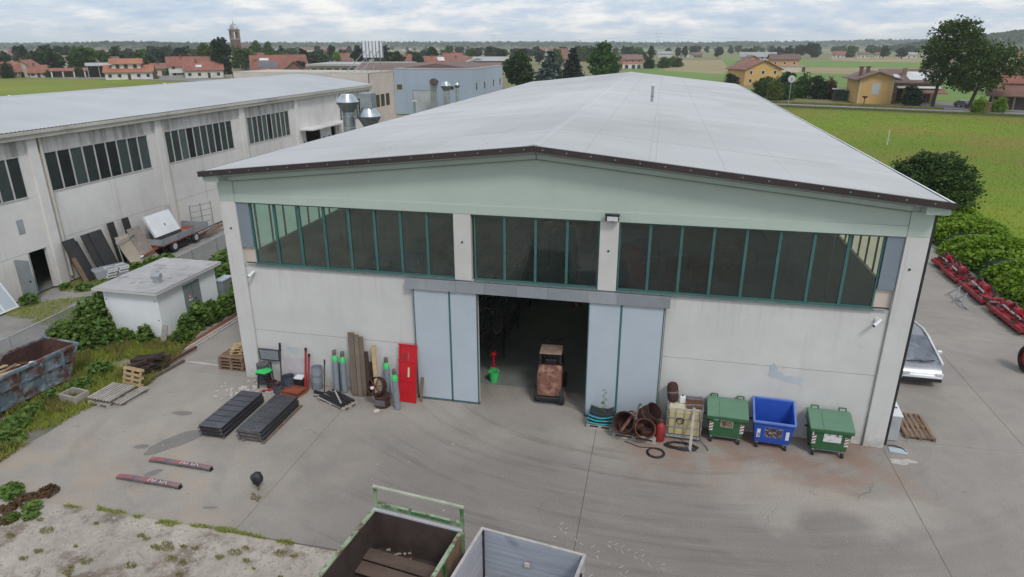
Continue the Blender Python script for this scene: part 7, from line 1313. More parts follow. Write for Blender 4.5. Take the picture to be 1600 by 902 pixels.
t = house('open_garage', 93.0, 139.0, 20, 2.9, 4.5, 's', 'dark', 'redbrown', 'long open garage with reddish roof at the right edge', depth=8, wins=0, door=False, chim=0, cat='garage')
for i in range(6): B(-9.5 + i * 3.8, -.5, 0, -9.2 + i * 3.8, -.2, 2.6).build('post', M['w_brown'], t)
house('farmhouse', 198.9, 796.6, 12.5, 3.4, 6.4, 's', 'white', 'red', 'distant house with vivid red roof on the far right fields', chim=0)
for k, (x, y, wd, lab) in enumerate(((222, 790, 11, 'first small pale house right of the vivid red roof'), (238, 788, 10, 'second small pale house right of the vivid red roof'), (262, 775, 14, 'white flat-roofed block, left of the distant white pair'), (285, 770, 21, 'broad white flat-roofed block, right of the distant white pair'))): house('far_house', x, y, wd, 3.6, 5.4, 's', 'white', 'brown' if k < 2 else 'grey', lab, chim=0, wins=3)
# low arcade in front of the left village
t = thing('arcade', (-243, 229.0, -.12), 'long low red-roofed arcade on white pillars at the edge of the left field', 'arcade', rz=facing(-243, 229) + .0)
MB().ext([(-1, 0, 2.6), (17.5, 0, 2.6), (17.5, 4, 3.7), (-1, 4, 3.7)], (0, 0, .2)).build('roof', M['t_red'], t); B(-.5, 4, 0, 17, 4.2, 3.6).build('rear_wall', M['w_brown'], t)
for i in range(5): B(-.4 + i * 4.1, .2, 0, .1 + i * 4.1, .6, 2.6).build('pillar', M['w_white'], t)
t = thing('open_barn', (-222, 238.5, -.12), 'open barn with light grey roof and dark interior left of the white villa', 'barn', rz=facing(-222, 238)); B(-8.5, 0, 4.6, 9, 8, 4.8).build('eaves', M['t_grey'], t); MB().ext([(-9, -.6, 4.8), (9.4, -.6, 4.8), (9.4, 5, 5.9), (-9, 5, 5.9)], (0, 0, .15)).build('roof', M['t_grey'], t); B(-8.5, 7.8, 0, 9, 8, 4.6).build('rear_wall', M['w_dark'], t)
for i in range(5): B(-8.4 + i * 4.2, 0, 0, -8.1 + i * 4.2, .3, 4.6).build('post', M['w_grey'], t)
t = thing('stone_wall', (-184.5, 236.0, -.12), 'long low grey stone wall in front of the red-roofed pair', 'wall', rz=facing(-184, 236) + .02); B(-8, 0, 0, 24, .4, 1.0).build('masonry', M['w_grey'], t); B(-8.05, -.05, 1.0, 24.05, .45, 1.1).build('coping', M['conc_wall'], t)
# bell tower
t = thing('bell_tower', (-298.3, 447.5, -.12), 'tall brick bell tower with open belfry, clock face and domed lantern', 'bell tower', rz=facing(-298, 447) + .35)
q = 2.9
B(-q, -q, 0, q, q, 9.0).build('shaft', M['w_brick'], t); B(-q - .15, -q - .15, 9.0, q + .15, q + .15, 9.5).build('cornice', M['w_grey'], t); B(-q + .1, -q + .1, 9.5, q - .1, q - .1, 17.2).build('shaft', M['w_brick'], t); B(-q - .2, -q - .2, 17.2, q + .2, q + .2, 17.9).build('cornice', M['w_grey'], t)
for sx in (-1, 1):
    for sy in (-1, 1): B(sx * q, sy * q, 17.9, sx * (q - 1.5), sy * (q - 1.5), 22.6).build('belfry_pier', M['w_brown'], t)
B(-q, -q, 22.6, q, q, 24.0).build('belfry_head', M['w_brown'], t); B(-q - .6, -q - .6, 24.0, q + .6, q + .6, 24.5).build('cornice', M['w_grey'], t)
MB().lathe((0, 0, 24.5), [(2.7, 0), (2.75, 1.6), (2.4, 2.6), (1.6, 3.4), (.5, 3.9), (.35, 4.6), (.1, 5.0)], 12).build('dome', M['w_grey'], t); MB().tube((0, 0, 29.3), (0, 0, 31.3), .08, n=6).build('finial', M['black'], t)
MB().tube((.2, -2.9, 26.0), (.2, -2.7, 26.0), 1.3, n=20).build('clock_face', M['white'], t)
B(-.55, -q - .02, 11.5, .55, -q + .12, 13.2).build('opening', M['w_dark'], t); B(-.4, -q - .03, 5.0, .6, -q - .0, 6.6).build('opening', M['w_dark'], t)
# pylons and wires
def pylon(x, y, h, lab):
    t = thing('pylon', (x, y, -.12), lab, 'pylon', rz=facing(x, y), group='lattice pylons on the horizon'); mb = MB(); b = h * .12
    for s in (-1, 1):
        for s2 in (-1, 1): mb.bar((s * b, s2 * b, 0), (s * b * .3, s2 * b * .3, h * .66), .28); mb.bar((s * b * .3, s2 * b * .3, h * .66), (s * b * 1.1, s2 * b * .3, h), .24)
        for k in range(6):
            z0 = h * .11 * k; z1 = h * .11 * (k + 1); a0 = b * (1 - .7 * k / 6); a1 = b * (1 - .7 * (k + 1) / 6); mb.bar((-a0, s * a0, z0), (a1, s * a1, z1), .16); mb.bar((a0, s * a0, z0), (-a1, s * a1, z1), .16)
    for z, w_ in ((.8, .95), (.96, 1.5)): mb.bar((-b * w_, 0, h * z), (b * w_, 0, h * z), .25)
    mb.build('lattice', M['w_grey'], t); MB().bar((-b * 1.25, 0, h), (-b * 1.25, 0, h * .93), .4).build('insulator', M['w_grey'], t); MB().bar((b * 1.25, 0, h), (b * 1.25, 0, h * .93), .4).build('insulator', M['w_grey'], t)
pylon(-.95, 1339, 35, 'tallest lattice pylon rising right of the pink house'); pylon(-389.8, 1619, 37, 'middle lattice pylon above the dark trees behind the blue-grey hall'); pylon(-708.8, 1824, 33, 'faint small lattice pylon right above the sign panel')
def wire(a, b, sag, lab):
    a = Vector(a); b = Vector(b); pts = [a.lerp(b, i / 24) - Vector((0, 0, sag * 4 * (i / 24) * (1 - i / 24))) for i in range(25)]
    mb = MB(); [mb.tube(p, q_, .10, n=3, cap=False) for p, q_ in zip(pts[:-1], pts[1:])]; tag(mb.build('power_line', M['w_grey']), lab, 'power line', 'power lines on the horizon')
for dz in (0, 1): wire((-.95 + 4 * dz, 1339, 34 - 6 * dz), (-389.8 + 4 * dz, 1619, 36 - 6 * dz), 12, ('upper' if dz == 0 else 'lower') + ' power line running left from the tallest pylon'); wire((-.95 + 4 * dz, 1339, 34 - 6 * dz), (520 + 4 * dz, 1250, 33 - 5 * dz), 13, ('upper' if dz == 0 else 'lower') + ' power line running right from the tallest pylon')
# roadside
t = thing('road_mirror', (44.2, 145.8, -.1), 'round traffic mirror on a tall grey pole beside the road', 'traffic mirror', rz=facing(44.2, 145.8)); MB().tube((0, 0, 0), (0, 0, 5.2), .07, n=8).build('pole', M['zinc'], t); MB().tube((0, -.12, 5.65), (0, -.02, 5.65), .82, n=24).build('frame', M['grey_light'], t); MB().tube((0, -.15, 5.65), (0, -.121, 5.65), .68, n=24).build('mirror', M['lens'], t); B(-.12, -.2, 5.3, .16, -.16, 6.0).build('bracket', M['w_grey'], t)
t = thing('marker_post', (46.5, 79.7, -.1), 'thin pale post standing alone in the bright meadow', 'post'); MB().tube((0, 0, 0), (0, 0, 1.85), .07, n=8).build('post', M['conc_wall'], t); MB().tube((0, 0, 1.85), (0, 0, 1.95), .09, n=8).build('cap', M['white'], t)
for k, (x, y, h_, lab) in enumerate(((79.6, 133.0, 1.9, 'left brick gate pillar overgrown with bright creeper'), (82.6, 134.4, 2.3, 'right brick gate pillar overgrown with bright creeper'))): t = thing('gate_pillar', (x, y, -.1), lab, 'gate pillar', group='brick gate pillars by the road'); B(-.65, -.4, 0, .65, .4, h_).build('brickwork', M['w_brick'], t); B(-.72, -.47, h_, .72, .47, h_ + .12).build('cap', M['w_brown'], t)
t = thing('dark_car', (80.5, 146.2, -.05), 'small dark car parked in the shade under the big tree', 'car', rz=.5); MB().ext([(-.8, -2.0, .3), (-.8, -2.0, .8), (-.8, -1.1, .95), (-.8, -.5, 1.4), (-.8, 1.0, 1.42), (-.8, 1.7, .95), (-.8, 2.0, .85), (-.8, 2.0, .3)], (1.6, 0, 0)).build('body', M['car_grey'], t, bevel=.06)
for sx in (-.75, .75):
    for y_ in (-1.2, 1.2): MB().tube((sx - .1, y_, .3), (sx + .1, y_, .3), .3, n=14).build('wheel', M['rubber'], t)
for y_ in (-.6,): MB().ext([(-.7, -.98, .98), (.7, -.98, .98), (.62, -.52, 1.36), (-.62, -.52, 1.36)], (0, -.03, .02)).build('windscreen', M['car_glass'], t)
t = thing('bird_post', (61.4, 150.4, -.1), 'rusty basket on a post in front of the ochre gable', 'post'); MB().tube((0, 0, 0), (0, 0, 1.3), .1, n=8).build('post', M['rust_dark'], t); MB().lathe((0, 0, 1.3), [(.15, 0), (.6, .35), (.6, .5)], 12).build('basket', M['rust_dark'], t)
# ------------------------------------------------------------------ far village houses
rr = random.Random(77); houses_far = []
proto = {}
def tiny(name, wm, rm, w_, d_, e_, r_):
    me = MB().box(-w_ / 2, -d_ / 2, 0, w_ / 2, d_ / 2, e_).mesh(name, M[wm]); ro = MB().ext([(-w_ / 2 - .5, -d_ / 2 - .5, e_), (-w_ / 2 - .5, d_ / 2 + .5, e_), (-w_ / 2 - .5, 0, r_)], (w_ + 1, 0, 0)).mesh('roof', M[rm]); wi = B(-.6, -.03, 0, .6, 0, 1.2).mesh('window', M['car_glass']); return me, ro, wi, w_, d_
protos = [tiny('wall', 'cream', 't_redbrown', 13, 9, 4.2, 6.6), tiny('wall', 'cream', 't_brown', 11, 9, 4.6, 7), tiny('wall', 'w_brown', 't_brown', 16, 10, 4.2, 7.5), tiny('wall', 'w_white', 't_brown', 18, 10, 5, 7.2), tiny('wall', 'w_pink', 't_red', 12, 9, 5, 8)]
spots = []
for i in range(1200):
    az = rr.uniform(-50, 26); d = rr.uniform(560, 2300)
    dens = .9 if az < -22 else (.35 if az < -6 else (.16 if az < 8 else (.3 if az > 14 else .12)))
    if rr.random() > dens * (.35 if d < 800 else 1): continue
    if -12 < az < 6 and d < 900: continue
    a = R(90 - az - 12.4 * 0); x = CAM.x + d * math.sin(R(az)); y = CAM.y + d * math.cos(R(az))
    if 10 < x < 320 and y < 1000: continue
    if any((x - p) ** 2 + (y - q_) ** 2 < 26 ** 2 for p, q_ in spots): continue
    spots.append((x, y))
    if len(spots) >= 120: break
for i, (x, y) in enumerate(spots):
    me, ro, wi, w_, d_ = protos[rr.choice((0, 0, 1, 1, 2, 3, 4))]
    t = thing('village_house', (x, y, -.12), 'small distant house of the villages on the plain', 'house', rz=facing(x, y) + rr.choice((0, .3, -.4, 1.57, 1.2)), group='distant village houses'); s = rr.uniform(.85, 1.25); t.scale = (s, s, s)
    mesh_obj('wall', me, t); mesh_obj('roof', ro, t)
    if y < 1100:
        for j in range(3): mesh_obj('window', wi, t, (-w_ / 2 + (j + .5) * w_ / 3, -d_ / 2, 1.4))
# ------------------------------------------------------------------ vegetation
def leaf_cards(P, size, rng, flat=0.0, aspect=1.0, bend=True):
    """P: (n,3) centres -> one mesh of randomly turned leaf quads."""
    n = len(P); nrm = rng.normal(size=(n, 3)); nrm[:, 2] = np.abs(nrm[:, 2]) + flat; nrm /= np.linalg.norm(nrm, axis=1)[:, None]
    a = np.cross(nrm, rng.normal(size=(n, 3))); a /= np.linalg.norm(a, axis=1)[:, None]; b = np.cross(nrm, a)
    s = (size * rng.uniform(0.6, 1.3, n))[:, None]; a = a * s; b = b * s * aspect
    V = np.empty((n, 4, 3)); V[:, 0] = P - a * .5 - b * .15; V[:, 1] = P - b * .5 + a * .1; V[:, 2] = P + a * .55 + b * .1; V[:, 3] = P + b * .5 - a * .1
    return V.reshape(-1, 3)
def quads_mesh(name, V, m):
    n = len(V) // 4; me = bpy.data.meshes.new(name); me.vertices.add(n * 4); me.vertices.foreach_set('co', V.astype(np.float32).ravel())
    me.loops.add(n * 4); me.loops.foreach_set('vertex_index', np.arange(n * 4, dtype=np.int32)); me.polygons.add(n)
    me.polygons.foreach_set('loop_start', np.arange(0, n * 4, 4, dtype=np.int32)); me.update(calc_edges=True); me.validate(); me.materials.append(m); return me
def crown_mesh(name, lobes, n, size, seed, m, inner=.55, clump=9, flat=.2):
    """lobes: (cx,cy,cz,rx,ry,rz). leaves gathered in clumps near the surface of each lobe, uneven outline."""
    rng = np.random.default_rng(seed); Lb = np.array(lobes, float); wgt = Lb[:, 3] * Lb[:, 4] + Lb[:, 3] * Lb[:, 5]; wgt /= wgt.sum()
    nc = n // clump; k = rng.choice(len(Lb), nc, p=wgt); d = rng.normal(size=(nc, 3)); d /= np.linalg.norm(d, axis=1)[:, None]
    rad = inner + (1.06 - inner) * rng.uniform(0, 1, nc) ** .55; C_ = Lb[k, :3] + d * Lb[k, 3:6] * rad[:, None] * rng.uniform(.88, 1.08, (nc, 1))
    cs = Lb[k, 3:6].mean(axis=1) * .17; P = np.repeat(C_, clump, axis=0) + rng.normal(size=(nc * clump, 3)) * np.repeat(cs, clump)[:, None] * np.array([1, 1, .7])
    return quads_mesh(name, leaf_cards(P, size, rng, flat), m)
def lobes_round(rng, h, r, n=9, z0=.35):
    out = []
    for i in range(n):
        z = z0 + (1 - z0) * rng.uniform(.12, .86); q = math.sin(math.pi * min(1, max(.12, (z - z0) / (1 - z0)))) ** .6; a = rng.uniform(0, 6.28); dd = r * .52 * q * rng.uniform(.5, 1.1); s = r * rng.uniform(.36, .56)
        out.append((dd * math.cos(a), dd * math.sin(a), z * h, s, s, s * .85))
    out.append((0, 0, h * (z0 + (1 - z0) * .45), r * .62, r * .62, h * (1 - z0) * .36)); out.append((0, 0, h * .88, r * .35, r * .35, h * .11)); return out
def trunk_mesh(h, r, seed, limbs=5, z0=.3, spread=.5):
    rr = random.Random(seed); mb = MB(); top = (rr.uniform(-.03, .03) * h, rr.uniform(-.03, .03) * h, h * .72)
    mid = (top[0] * .4, top[1] * .4, h * z0); mb.tube((0, 0, -.1), mid, r, r * .72, 9); mb.tube(mid, top, r * .72, r * .2, 8)
    for i in range(limbs): a = i * 2.4 + rr.uniform(-.4, .4); z = h * (z0 + .08 * i * .8); p = (mid[0], mid[1], z); l = h * spread * rr.uniform(.35, .6); mb.tube(p, (p[0] + l * math.cos(a) * .7, p[1] + l * math.sin(a) * .7, z + l * .75), r * .38, r * .1, 6)
    return mb.mesh('trunk', M['bark'])
NP = {}
def proto_tree(key, kind, n, size, seed):
    rng = np.random.default_rng(seed)
    if kind == 'round': lb = lobes_round(rng, 10, 4.4, 10, .2)
    elif kind == 'tall': lb = lobes_round(rng, 10, 2.7, 11, .15)
    elif kind == 'cone': lb = [(0, 0, 1.2 + i * .88, 2.5 * (1 - i / 10.5) + .15, 2.5 * (1 - i / 10.5) + .15, .62) for i in range(10)]
    elif kind == 'column': lb = [(0.1 * math.sin(i * 2), .1 * math.cos(i * 2), 1.4 + i * .95, 1.35 * math.sin(math.pi * (i + 1.3) / 11) ** .5, 1.35 * math.sin(math.pi * (i + 1.3) / 11) ** .5, .8) for i in range(9)]
    elif kind == 'bush': lb = lobes_round(rng, 10, 6.0, 9, .0) + [(0, 0, 2.5, 5, 5, 2.6)]
    NP[key] = (crown_mesh('crown', lb, n, size, seed, M['leaf_mid'], clump=8, inner=.5 if kind != 'cone' else .3), trunk_mesh(10, .32 if kind != 'bush' else .25, seed, 5, .22 if kind != 'bush' else .1))
for a in (('roundA', 'round', 5200, .62, 1), ('roundB', 'round', 5200, .62, 2), ('tallA', 'tall', 3600, .58, 3), ('cone', 'cone', 5200, .5, 4), ('column', 'column', 2800, .5, 5), ('bushA', 'bush', 4200, .75, 6), ('bushB', 'bush', 4200, .75, 7)): proto_tree(*a)
for a in (('farA', 'round', 900, 1.25, 11), ('farB', 'tall', 700, 1.15, 12), ('farC', 'bush', 800, 1.6, 13), ('farD', 'cone', 800, .9, 14)): proto_tree(*a)
def tree(key, x, y, w_, h_, lm, lab, name='tree', cat='tree', group=None, rz=None, z=-.12):
    """w_ = crown width, h_ = height"""
    cr, tr = NP[key]; bw = {'round': 9.2, 'tall': 5.9, 'cone': 5.6, 'colu': 3.2, 'bush': 12.4, 'farA': 9.2, 'farB': 5.9, 'farC': 12.4, 'farD': 5.6}[key[:4] if not key.startswith(('round', 'tall')) else key[:-1]]
    t = thing(name, (x, y, z), lab, cat, rz=rz if rz is not None else (x * 7.3 + y) % 6.28, group=group); t.scale = (w_ / bw, w_ / bw, h_ / 10.6)
    c = mesh_obj('crown', cr, t); c.material_slots[0].link = 'OBJECT'; c.material_slots[0].material = M[lm]; mesh_obj('trunk', tr, t); return t
T_ = [('roundA', -189.0, 260.9, 8.5, 14.6, 'leaf_mid', 'mid green round tree left of the tall dark one before the bell tower'), ('tallA', -173.6, 250.5, 10.5, 17.6, 'leaf_dark', 'tall dark broad tree in front of the bell tower'), ('bushA', -175.6, 256.5, 3.4, 4.6, 'leaf_mid', 'clipped round bush right of the white houses'),
 ('roundB', -282.4, 282.4, 7.4, 10.6, 'leaf_yellow', 'yellow-green tree in the middle of the left village'), ('bushB', -279.0, 275.8, 4.9, 4.4, 'leaf_mid', 'rounded bush behind the arcade'), ('bushA', -246.0, 230.4, 4.2, 3.4, 'leaf_fresh', 'bush between the low wing and the arcade'),
 ('roundA', -284, 450.4, 11, 17.0, 'leaf_mid', 'broad green tree right of the church nave'), ('roundB', -274.8, 453, 10, 16.4, 'leaf_mid', 'second broad green tree right of the church nave'), ('cone', -286.2, 489.3, 9.4, 14.8, 'leaf_dark', 'dark cone-shaped tree right of the church trees'),
 ('roundA', -213.6, 396.6, 8.4, 8.2, 'leaf_yellow', 'light green tree behind the red roofs'), ('tallA', -227.8, 459.1, 8.6, 14.4, 'leaf_dark', 'dark tree left of the fresh green one near the flat hall'), ('roundB', -221.4, 455, 7.7, 9.4, 'leaf_bright', 'fresh green tree beside the flat-roofed hall'),
 ('bushA', -166.8, 313.9, 8, 5.2, 'leaf_dark', 'left dark shrub mass beside the flat-roofed hall'), ('bushB', -158.8, 316, 8, 5.6, 'leaf_dark', 'right dark shrub mass beside the flat-roofed hall'), ('column', -180.2, 402.3, 4.8, 14.0, 'leaf_conifer', 'dark column tree just left of the sign panel'),
 ('roundA', -23.0, 164.8, 10.0, 12.1, 'leaf_dark2', 'dense dark green round tree right of the blue-grey hall'), ('cone', -19.5, 195.2, 10.5, 12.8, 'leaf_blue', 'blue-grey spruce right of the dense round tree'), ('cone', -12.5, 196.6, 8.4, 13.8, 'leaf_conifer', 'dark pointed conifer right of the blue-grey spruce'), ('roundB', -3.0, 201.9, 12.2, 14.4, 'leaf_fresh', 'bright green round tree right of the pointed conifer'),
 ('bushA', 6.6, 395.9, 8.6, 6.4, 'leaf_dark', 'dark bush directly right of the pink house'), ('bushB', 14.8, 409.3, 10.8, 5.9, 'leaf_mid', 'wide bush between the pink house and the hay field'), ('bushA', 23.0, 424, 9.8, 5.6, 'leaf_mid', 'rightmost bush of the hedge beside the pink house'), ('bushB', 20, 452, 12, 5.6, 'leaf_mid', 'rear bush of the hedge beside the pink house'), ('tallA', 3.6, 580.3, 6.5, 13.6, 'leaf_dark', 'slim dark tree behind the hedge of the pink house'), ('roundA', -4, 560, 13, 9, 'leaf_mid', 'broad green tree behind the pink house'),
 ('tallA', 28.6, 773.7, 8.5, 11.6, 'leaf_conifer', 'left of two dark trees at the top of the hay field'), ('roundA', 36.2, 774.8, 8.5, 12.4, 'leaf_conifer', 'right of two dark trees at the top of the hay field'), ('roundB', 69.3, 740.0, 10.4, 11.0, 'leaf_conifer', 'dark round tree at the far end of the green strip'),
 ('bushA', 41.5, 170.5, 6.4, 5.2, 'leaf_mid', 'green bush hiding the foot of the ochre house'), ('bushB', 43.3, 160.0, 5.2, 4.8, 'leaf_yellow', 'yellow-green bush in front of the ochre house'), ('bushA', 47.2, 171.5, 7.2, 6.4, 'leaf_dark', 'dark bush left of the traffic mirror'), ('bushB', 46.0, 162, 5.5, 4.0, 'leaf_fresh', 'low fresh green bush behind the traffic mirror'),
 ('bushB', 51.0, 168.8, 5.8, 5.8, 'leaf_fresh', 'leafy bush right of the traffic mirror'), ('bushA', 54.4, 166.5, 5.6, 5.6, 'leaf_dark', 'dark leafy bush beside the reddish one'), ('bushB', 57.6, 167.4, 4.0, 4.9, 'leaf_red', 'reddish bush left of the green netting'), ('bushA', 37.5, 215, 6, 4.2, 'leaf_conifer', 'dark bush by the white shed on the left of the ochre house'),
 ('bushA', 70.6, 148.4, 5.4, 4.4, 'leaf_dark', 'dark round bush right of the ochre gable'), ('bushB', 78.2, 133.0, 3.6, 2.9, 'leaf_bright', 'bright creeper bush on the left gate pillar'), ('bushA', 82.4, 134.2, 3.6, 3.1, 'leaf_bright', 'bright creeper bush on the right gate pillar')]
M['leaf_dark2'] = leaf_mat('deep_green_leaves', (0.018, 0.048, 0.014), (0.048, 0.095, 0.022))
for k, x, y, w_, h_, lm, lab in T_: tree(k, x, y, w_, h_, lm, lab, name='bush' if k.startswith('bush') else 'tree', cat='bush' if k.startswith('bush') else 'tree', group='garden and village trees')
rr = random.Random(64)
for i in range(16):
    az = -50 + i * 1.9 + rr.uniform(-.6, .6); d = 352 + (i % 3) * 14 - max(0, (az + 42)) * 1.0; x = CAM.x + d * math.sin(R(az)); y = CAM.y + d * math.cos(R(az))
    tree(rr.choice(('bushA', 'bushB', 'roundA')), x, y, rr.uniform(4, 7), rr.uniform(3, 7.5), rr.choice(('leaf_mid', 'leaf_dark', 'leaf_yellow', 'leaf_fresh')), 'garden tree or shrub standing among the red-roofed houses of the left village', name='garden_tree', group='garden trees of the left village')
# big twin tree by the road
def big(x, y, lobes, n, tr, lab, seed, lm='leaf_mid', size=.55, name='big_tree'):
    t = thing(name, (x, y, -.1), lab, 'tree', rz=facing(x, y)); t.scale = (.83, .83, .83); mesh_obj('crown', crown_mesh('crown', lobes, n, size, seed, M[lm], inner=.5, clump=14), t); mb = MB(); [mb.tube(a, b, r0, r1, 9) for a, b, r0, r1 in tr]; mb.build('trunk', M['bark'], t); return t
big(74.3, 146.3, [(2.2, 0, 17.3, 5.0, 4.5, 4.6), (-.8, 0, 14.6, 4.0, 4, 4.2), (4.6, 0, 14.0, 4.6, 4.2, 4.6), (-1.2, .5, 9.6, 3.0, 3, 3.2), (1.5, 0, 8.0, 3.3, 3, 2.8), (5.0, 0, 9.4, 3.6, 3.2, 3.4), (1.2, -.5, 20.0, 3.2, 3, 2.0), (5.2, .2, 19.2, 2.4, 2.5, 2.0)], 8600, [((0, 0, 0), (.3, 0, 5.5), .5, .38), ((.3, 0, 5.5), (2.6, 0, 16), .36, .1), ((.3, 0, 5), (-1.5, 0, 11), .22, .08), ((.4, 0, 6), (4.8, 0, 13), .24, .08)], 'tall dark green tree by the road, left and higher of the big pair', 61, 'leaf_big')
big(80.0, 142.5, [(3.2, 0, 12.4, 4.6, 4, 4.2), (6.4, 0, 11.6, 3.6, 3.4, 3.6), (-.2, 0, 9.8, 4.2, 4, 4.0), (8.2, .3, 9.6, 2.6, 2.6, 2.6), (2.2, 0, 6.4, 4.0, 3.6, 2.6), (-2.2, .4, 6.4, 3.0, 2.8, 2.2), (.5, 0, 14.0, 3.4, 3, 2.8)], 6800, [((0, 0, 0), (.9, 0, 4.5), .5, .36), ((.9, 0, 4.5), (3.0, 0, 12), .34, .1), ((.8, 0, 4), (-2.0, 0, 8), .2, .07), ((.9, 0, 4.4), (6.5, 0, 10.5), .24, .08)], 'broad green tree by the road, right and lower of the big pair', 62, 'leaf_big2')
M['leaf_big'].name
# near bush behind the right eave and the hedge along the yard
t = thing('round_bush', (36.3, 34.5, -.1), 'large dark green round bush showing beyond the right eave of the warehouse', 'bush'); rng = np.random.default_rng(5)
mesh_obj('crown', crown_mesh('crown', [(0, 0, 2.4, 2.5, 2.4, 2.3), (-1.7, 0, 3.7, 1.2, 1.2, 1.1), (-.6, -.2, 4.6, .9, .9, .8), (.7, -.3, 4.3, 1.3, 1.3, .95), (1.9, .2, 3.5, 1.1, 1.2, 1.1), (2.3, -.5, 2.2, 1.0, 1.2, 1.3), (.9, -1.6, 2.2, 1.3, 1.2, 1.6), (-1.6, -1.2, 2.4, 1.3, 1.3, 1.6), (-2.4, 0, 2.4, .9, 1, 1.2), (.1, -1.5, 3.5, .9, .8, .8)], 17000, .19, 8, M['leaf_bush'], inner=.6, clump=16, flat=.5), t)
mb = MB()
for i in range(7): a = i * .9; mb.tube((.15 * math.cos(a), .15 * math.sin(a), 0), (1.6 * math.cos(a), 1.6 * math.sin(a), 3.6), .09, .03, 6)
mb.build('trunk', M['bark'], t)
hd_ = thing('hedge', (36.0, 8.0, -.1), 'wide bright green leafy hedge along the right side of the yard', 'hedge'); rng = np.random.default_rng(9)
n = 52000; yy = rng.uniform(-2, 36, n); u_ = rng.uniform(-1, 1, n); hw = 2.6 + .35 * np.sin(yy * .9) + .2 * np.sin(yy * 2.3); hh = 1.4 + .22 * np.sin(yy * 1.3 + 1) + .18 * np.sin(yy * 3.1 + u_ * 3)
zz_ = hh * np.sqrt(np.clip(1 - np.abs(u_) ** 2.6, 0, 1)) * rng.uniform(.72, 1.05, n) + .05; P = np.stack([1.15 + u_ * hw + rng.normal(0, .1, n), yy, zz_], 1)
mesh_obj('foliage', quads_mesh('foliage', leaf_cards(P, .20, rng, .8), M['leaf_bright']), hd_)
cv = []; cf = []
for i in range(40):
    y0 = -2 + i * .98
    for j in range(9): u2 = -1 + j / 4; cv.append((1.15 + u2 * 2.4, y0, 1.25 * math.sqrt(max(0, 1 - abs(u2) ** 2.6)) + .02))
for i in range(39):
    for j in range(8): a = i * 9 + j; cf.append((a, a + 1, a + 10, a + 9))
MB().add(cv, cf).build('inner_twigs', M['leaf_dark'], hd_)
# weeds with broad leaves: vine round the cabin, patches in the grass
def weeds(name, pts, n, size, lm, lab, seed, cat='weeds', aspect=1.0, kind='stuff', flat=.9):
    """pts: (x,y,r,h) mounds"""
    rng = np.random.default_rng(seed); A = np.array(pts, float); wgt = A[:, 2] ** 2; wgt /= wgt.sum(); k = rng.choice(len(A), n, p=wgt)
    a = rng.uniform(0, 6.283, n); q = np.sqrt(rng.uniform(0, 1, n)); prof = np.sqrt(np.clip(1 - q ** 2, .02, 1)); x = A[k, 0] + A[k, 2] * q * np.cos(a); y = A[k, 1] + A[k, 2] * q * np.sin(a); z = A[k, 3] * prof * rng.uniform(.35, 1.08, n)
    V = leaf_cards(np.stack([x, y, z], 1), size, rng, flat, aspect); o = mesh_obj(name, quads_mesh(name, V, M[lm])); return tag(o, lab, cat, kind=kind)
weeds('vine', [(-9.2, 2.0, .9, 1.9), (-9.3, 3.2, .8, 2.3), (-8.6, 1.3, .95, 1.3), (-7.6, 1.9, .5, .6), (-9.3, 4.4, .8, 2.1), (-9.6, .8, .9, 1.2), (-6.5, 2.0, .35, .9)], 6200, .2, 'weed', 'tangled green vine climbing the near side of the white cabin', 1, 'vine')
weeds('vine', [(-5.25, 3.3, .45, .95), (-5.2, 4.1, .5, 1.25), (-5.15, 5.0, .5, 1.0), (-5.1, 5.9, .5, .9), (-5.2, 6.8, .6, .8), (-5.0, 2.6, .45, .5), (-4.95, 7.6, .5, .8), (-5.0, 8.8, .8, 1.0)], 4200, .24, 'weed', 'leafy green vine growing in front of the grey cabin door', 2, 'vine')
weeds('weeds', [(-8.2, 8.5, 1.3, 1.5), (-6.8, 8.6, 1.3, 1.6), (-7.6, 10.2, 1.6, 1.6), (-9.4, 9.6, 1.2, 1.3), (-5.9, 9.8, 1.0, 1.5), (-8.6, 11.8, 1.6, 1.3), (-6.6, 12.2, 1.5, 1.5), (-5.6, 7.9, .8, 1.2), (-9.3, 13.5, 1.2, 1.2), (-7.2, 14.5, 1.6, 1.4)], 14000, .28, 'weed', 'dense green thicket between the cabin and the warehouse', 3, 'bushes')
weeds('weeds', [(-6.35, -3.2, .4, .3), (-6.0, -2.2, .5, .35), (-6.2, -4.3, .45, .35), (-5.85, -5.2, .5, .4), (-5.3, -6.0, .5, .35), (-6.2, -1.0, .5, .5), (-5.2, -7.1, .5, .35), (-6.2, -6.8, .7, .5)], 2600, .18, 'weed', 'broad-leaved weeds growing beside the blue skip', 4)
weeds('weeds', [(-2.75, -8.25, .34, .24), (-2.45, -8.4, .26, .2), (-1.40, -8.75, .26, .22), (-1.15, -9.05, .22, .18), (-1.6, -9.25, .2, .14)], 800, .12, 'weed', 'clumps of leafy weeds at the corner of the gravel patch', 5)
weeds('red_weeds', [(-1.9, -8.5, .35, .12), (-1.7, -9.3, .3, .1), (-2.1, -8.9, .25, .1), (-1.55, -8.05, .28, .22)], 500, .12, 'leaf_red', 'reddish dry weeds beside the leafy clumps', 6)
weeds('weeds', [(-14.8, 12.4, .5, .35), (-14.5, 13.3, .5, .3), (-15.1, 11.4, .4, .3), (-16.2, 5.0, .45, .5), (-16.3, 7.4, .3, .25), (-13.6, 8.4, .4, .2), (-15.2, 7.6, .45, .25)], 1500, .18, 'weed', 'weeds along the foot of the long warehouse wall', 7)
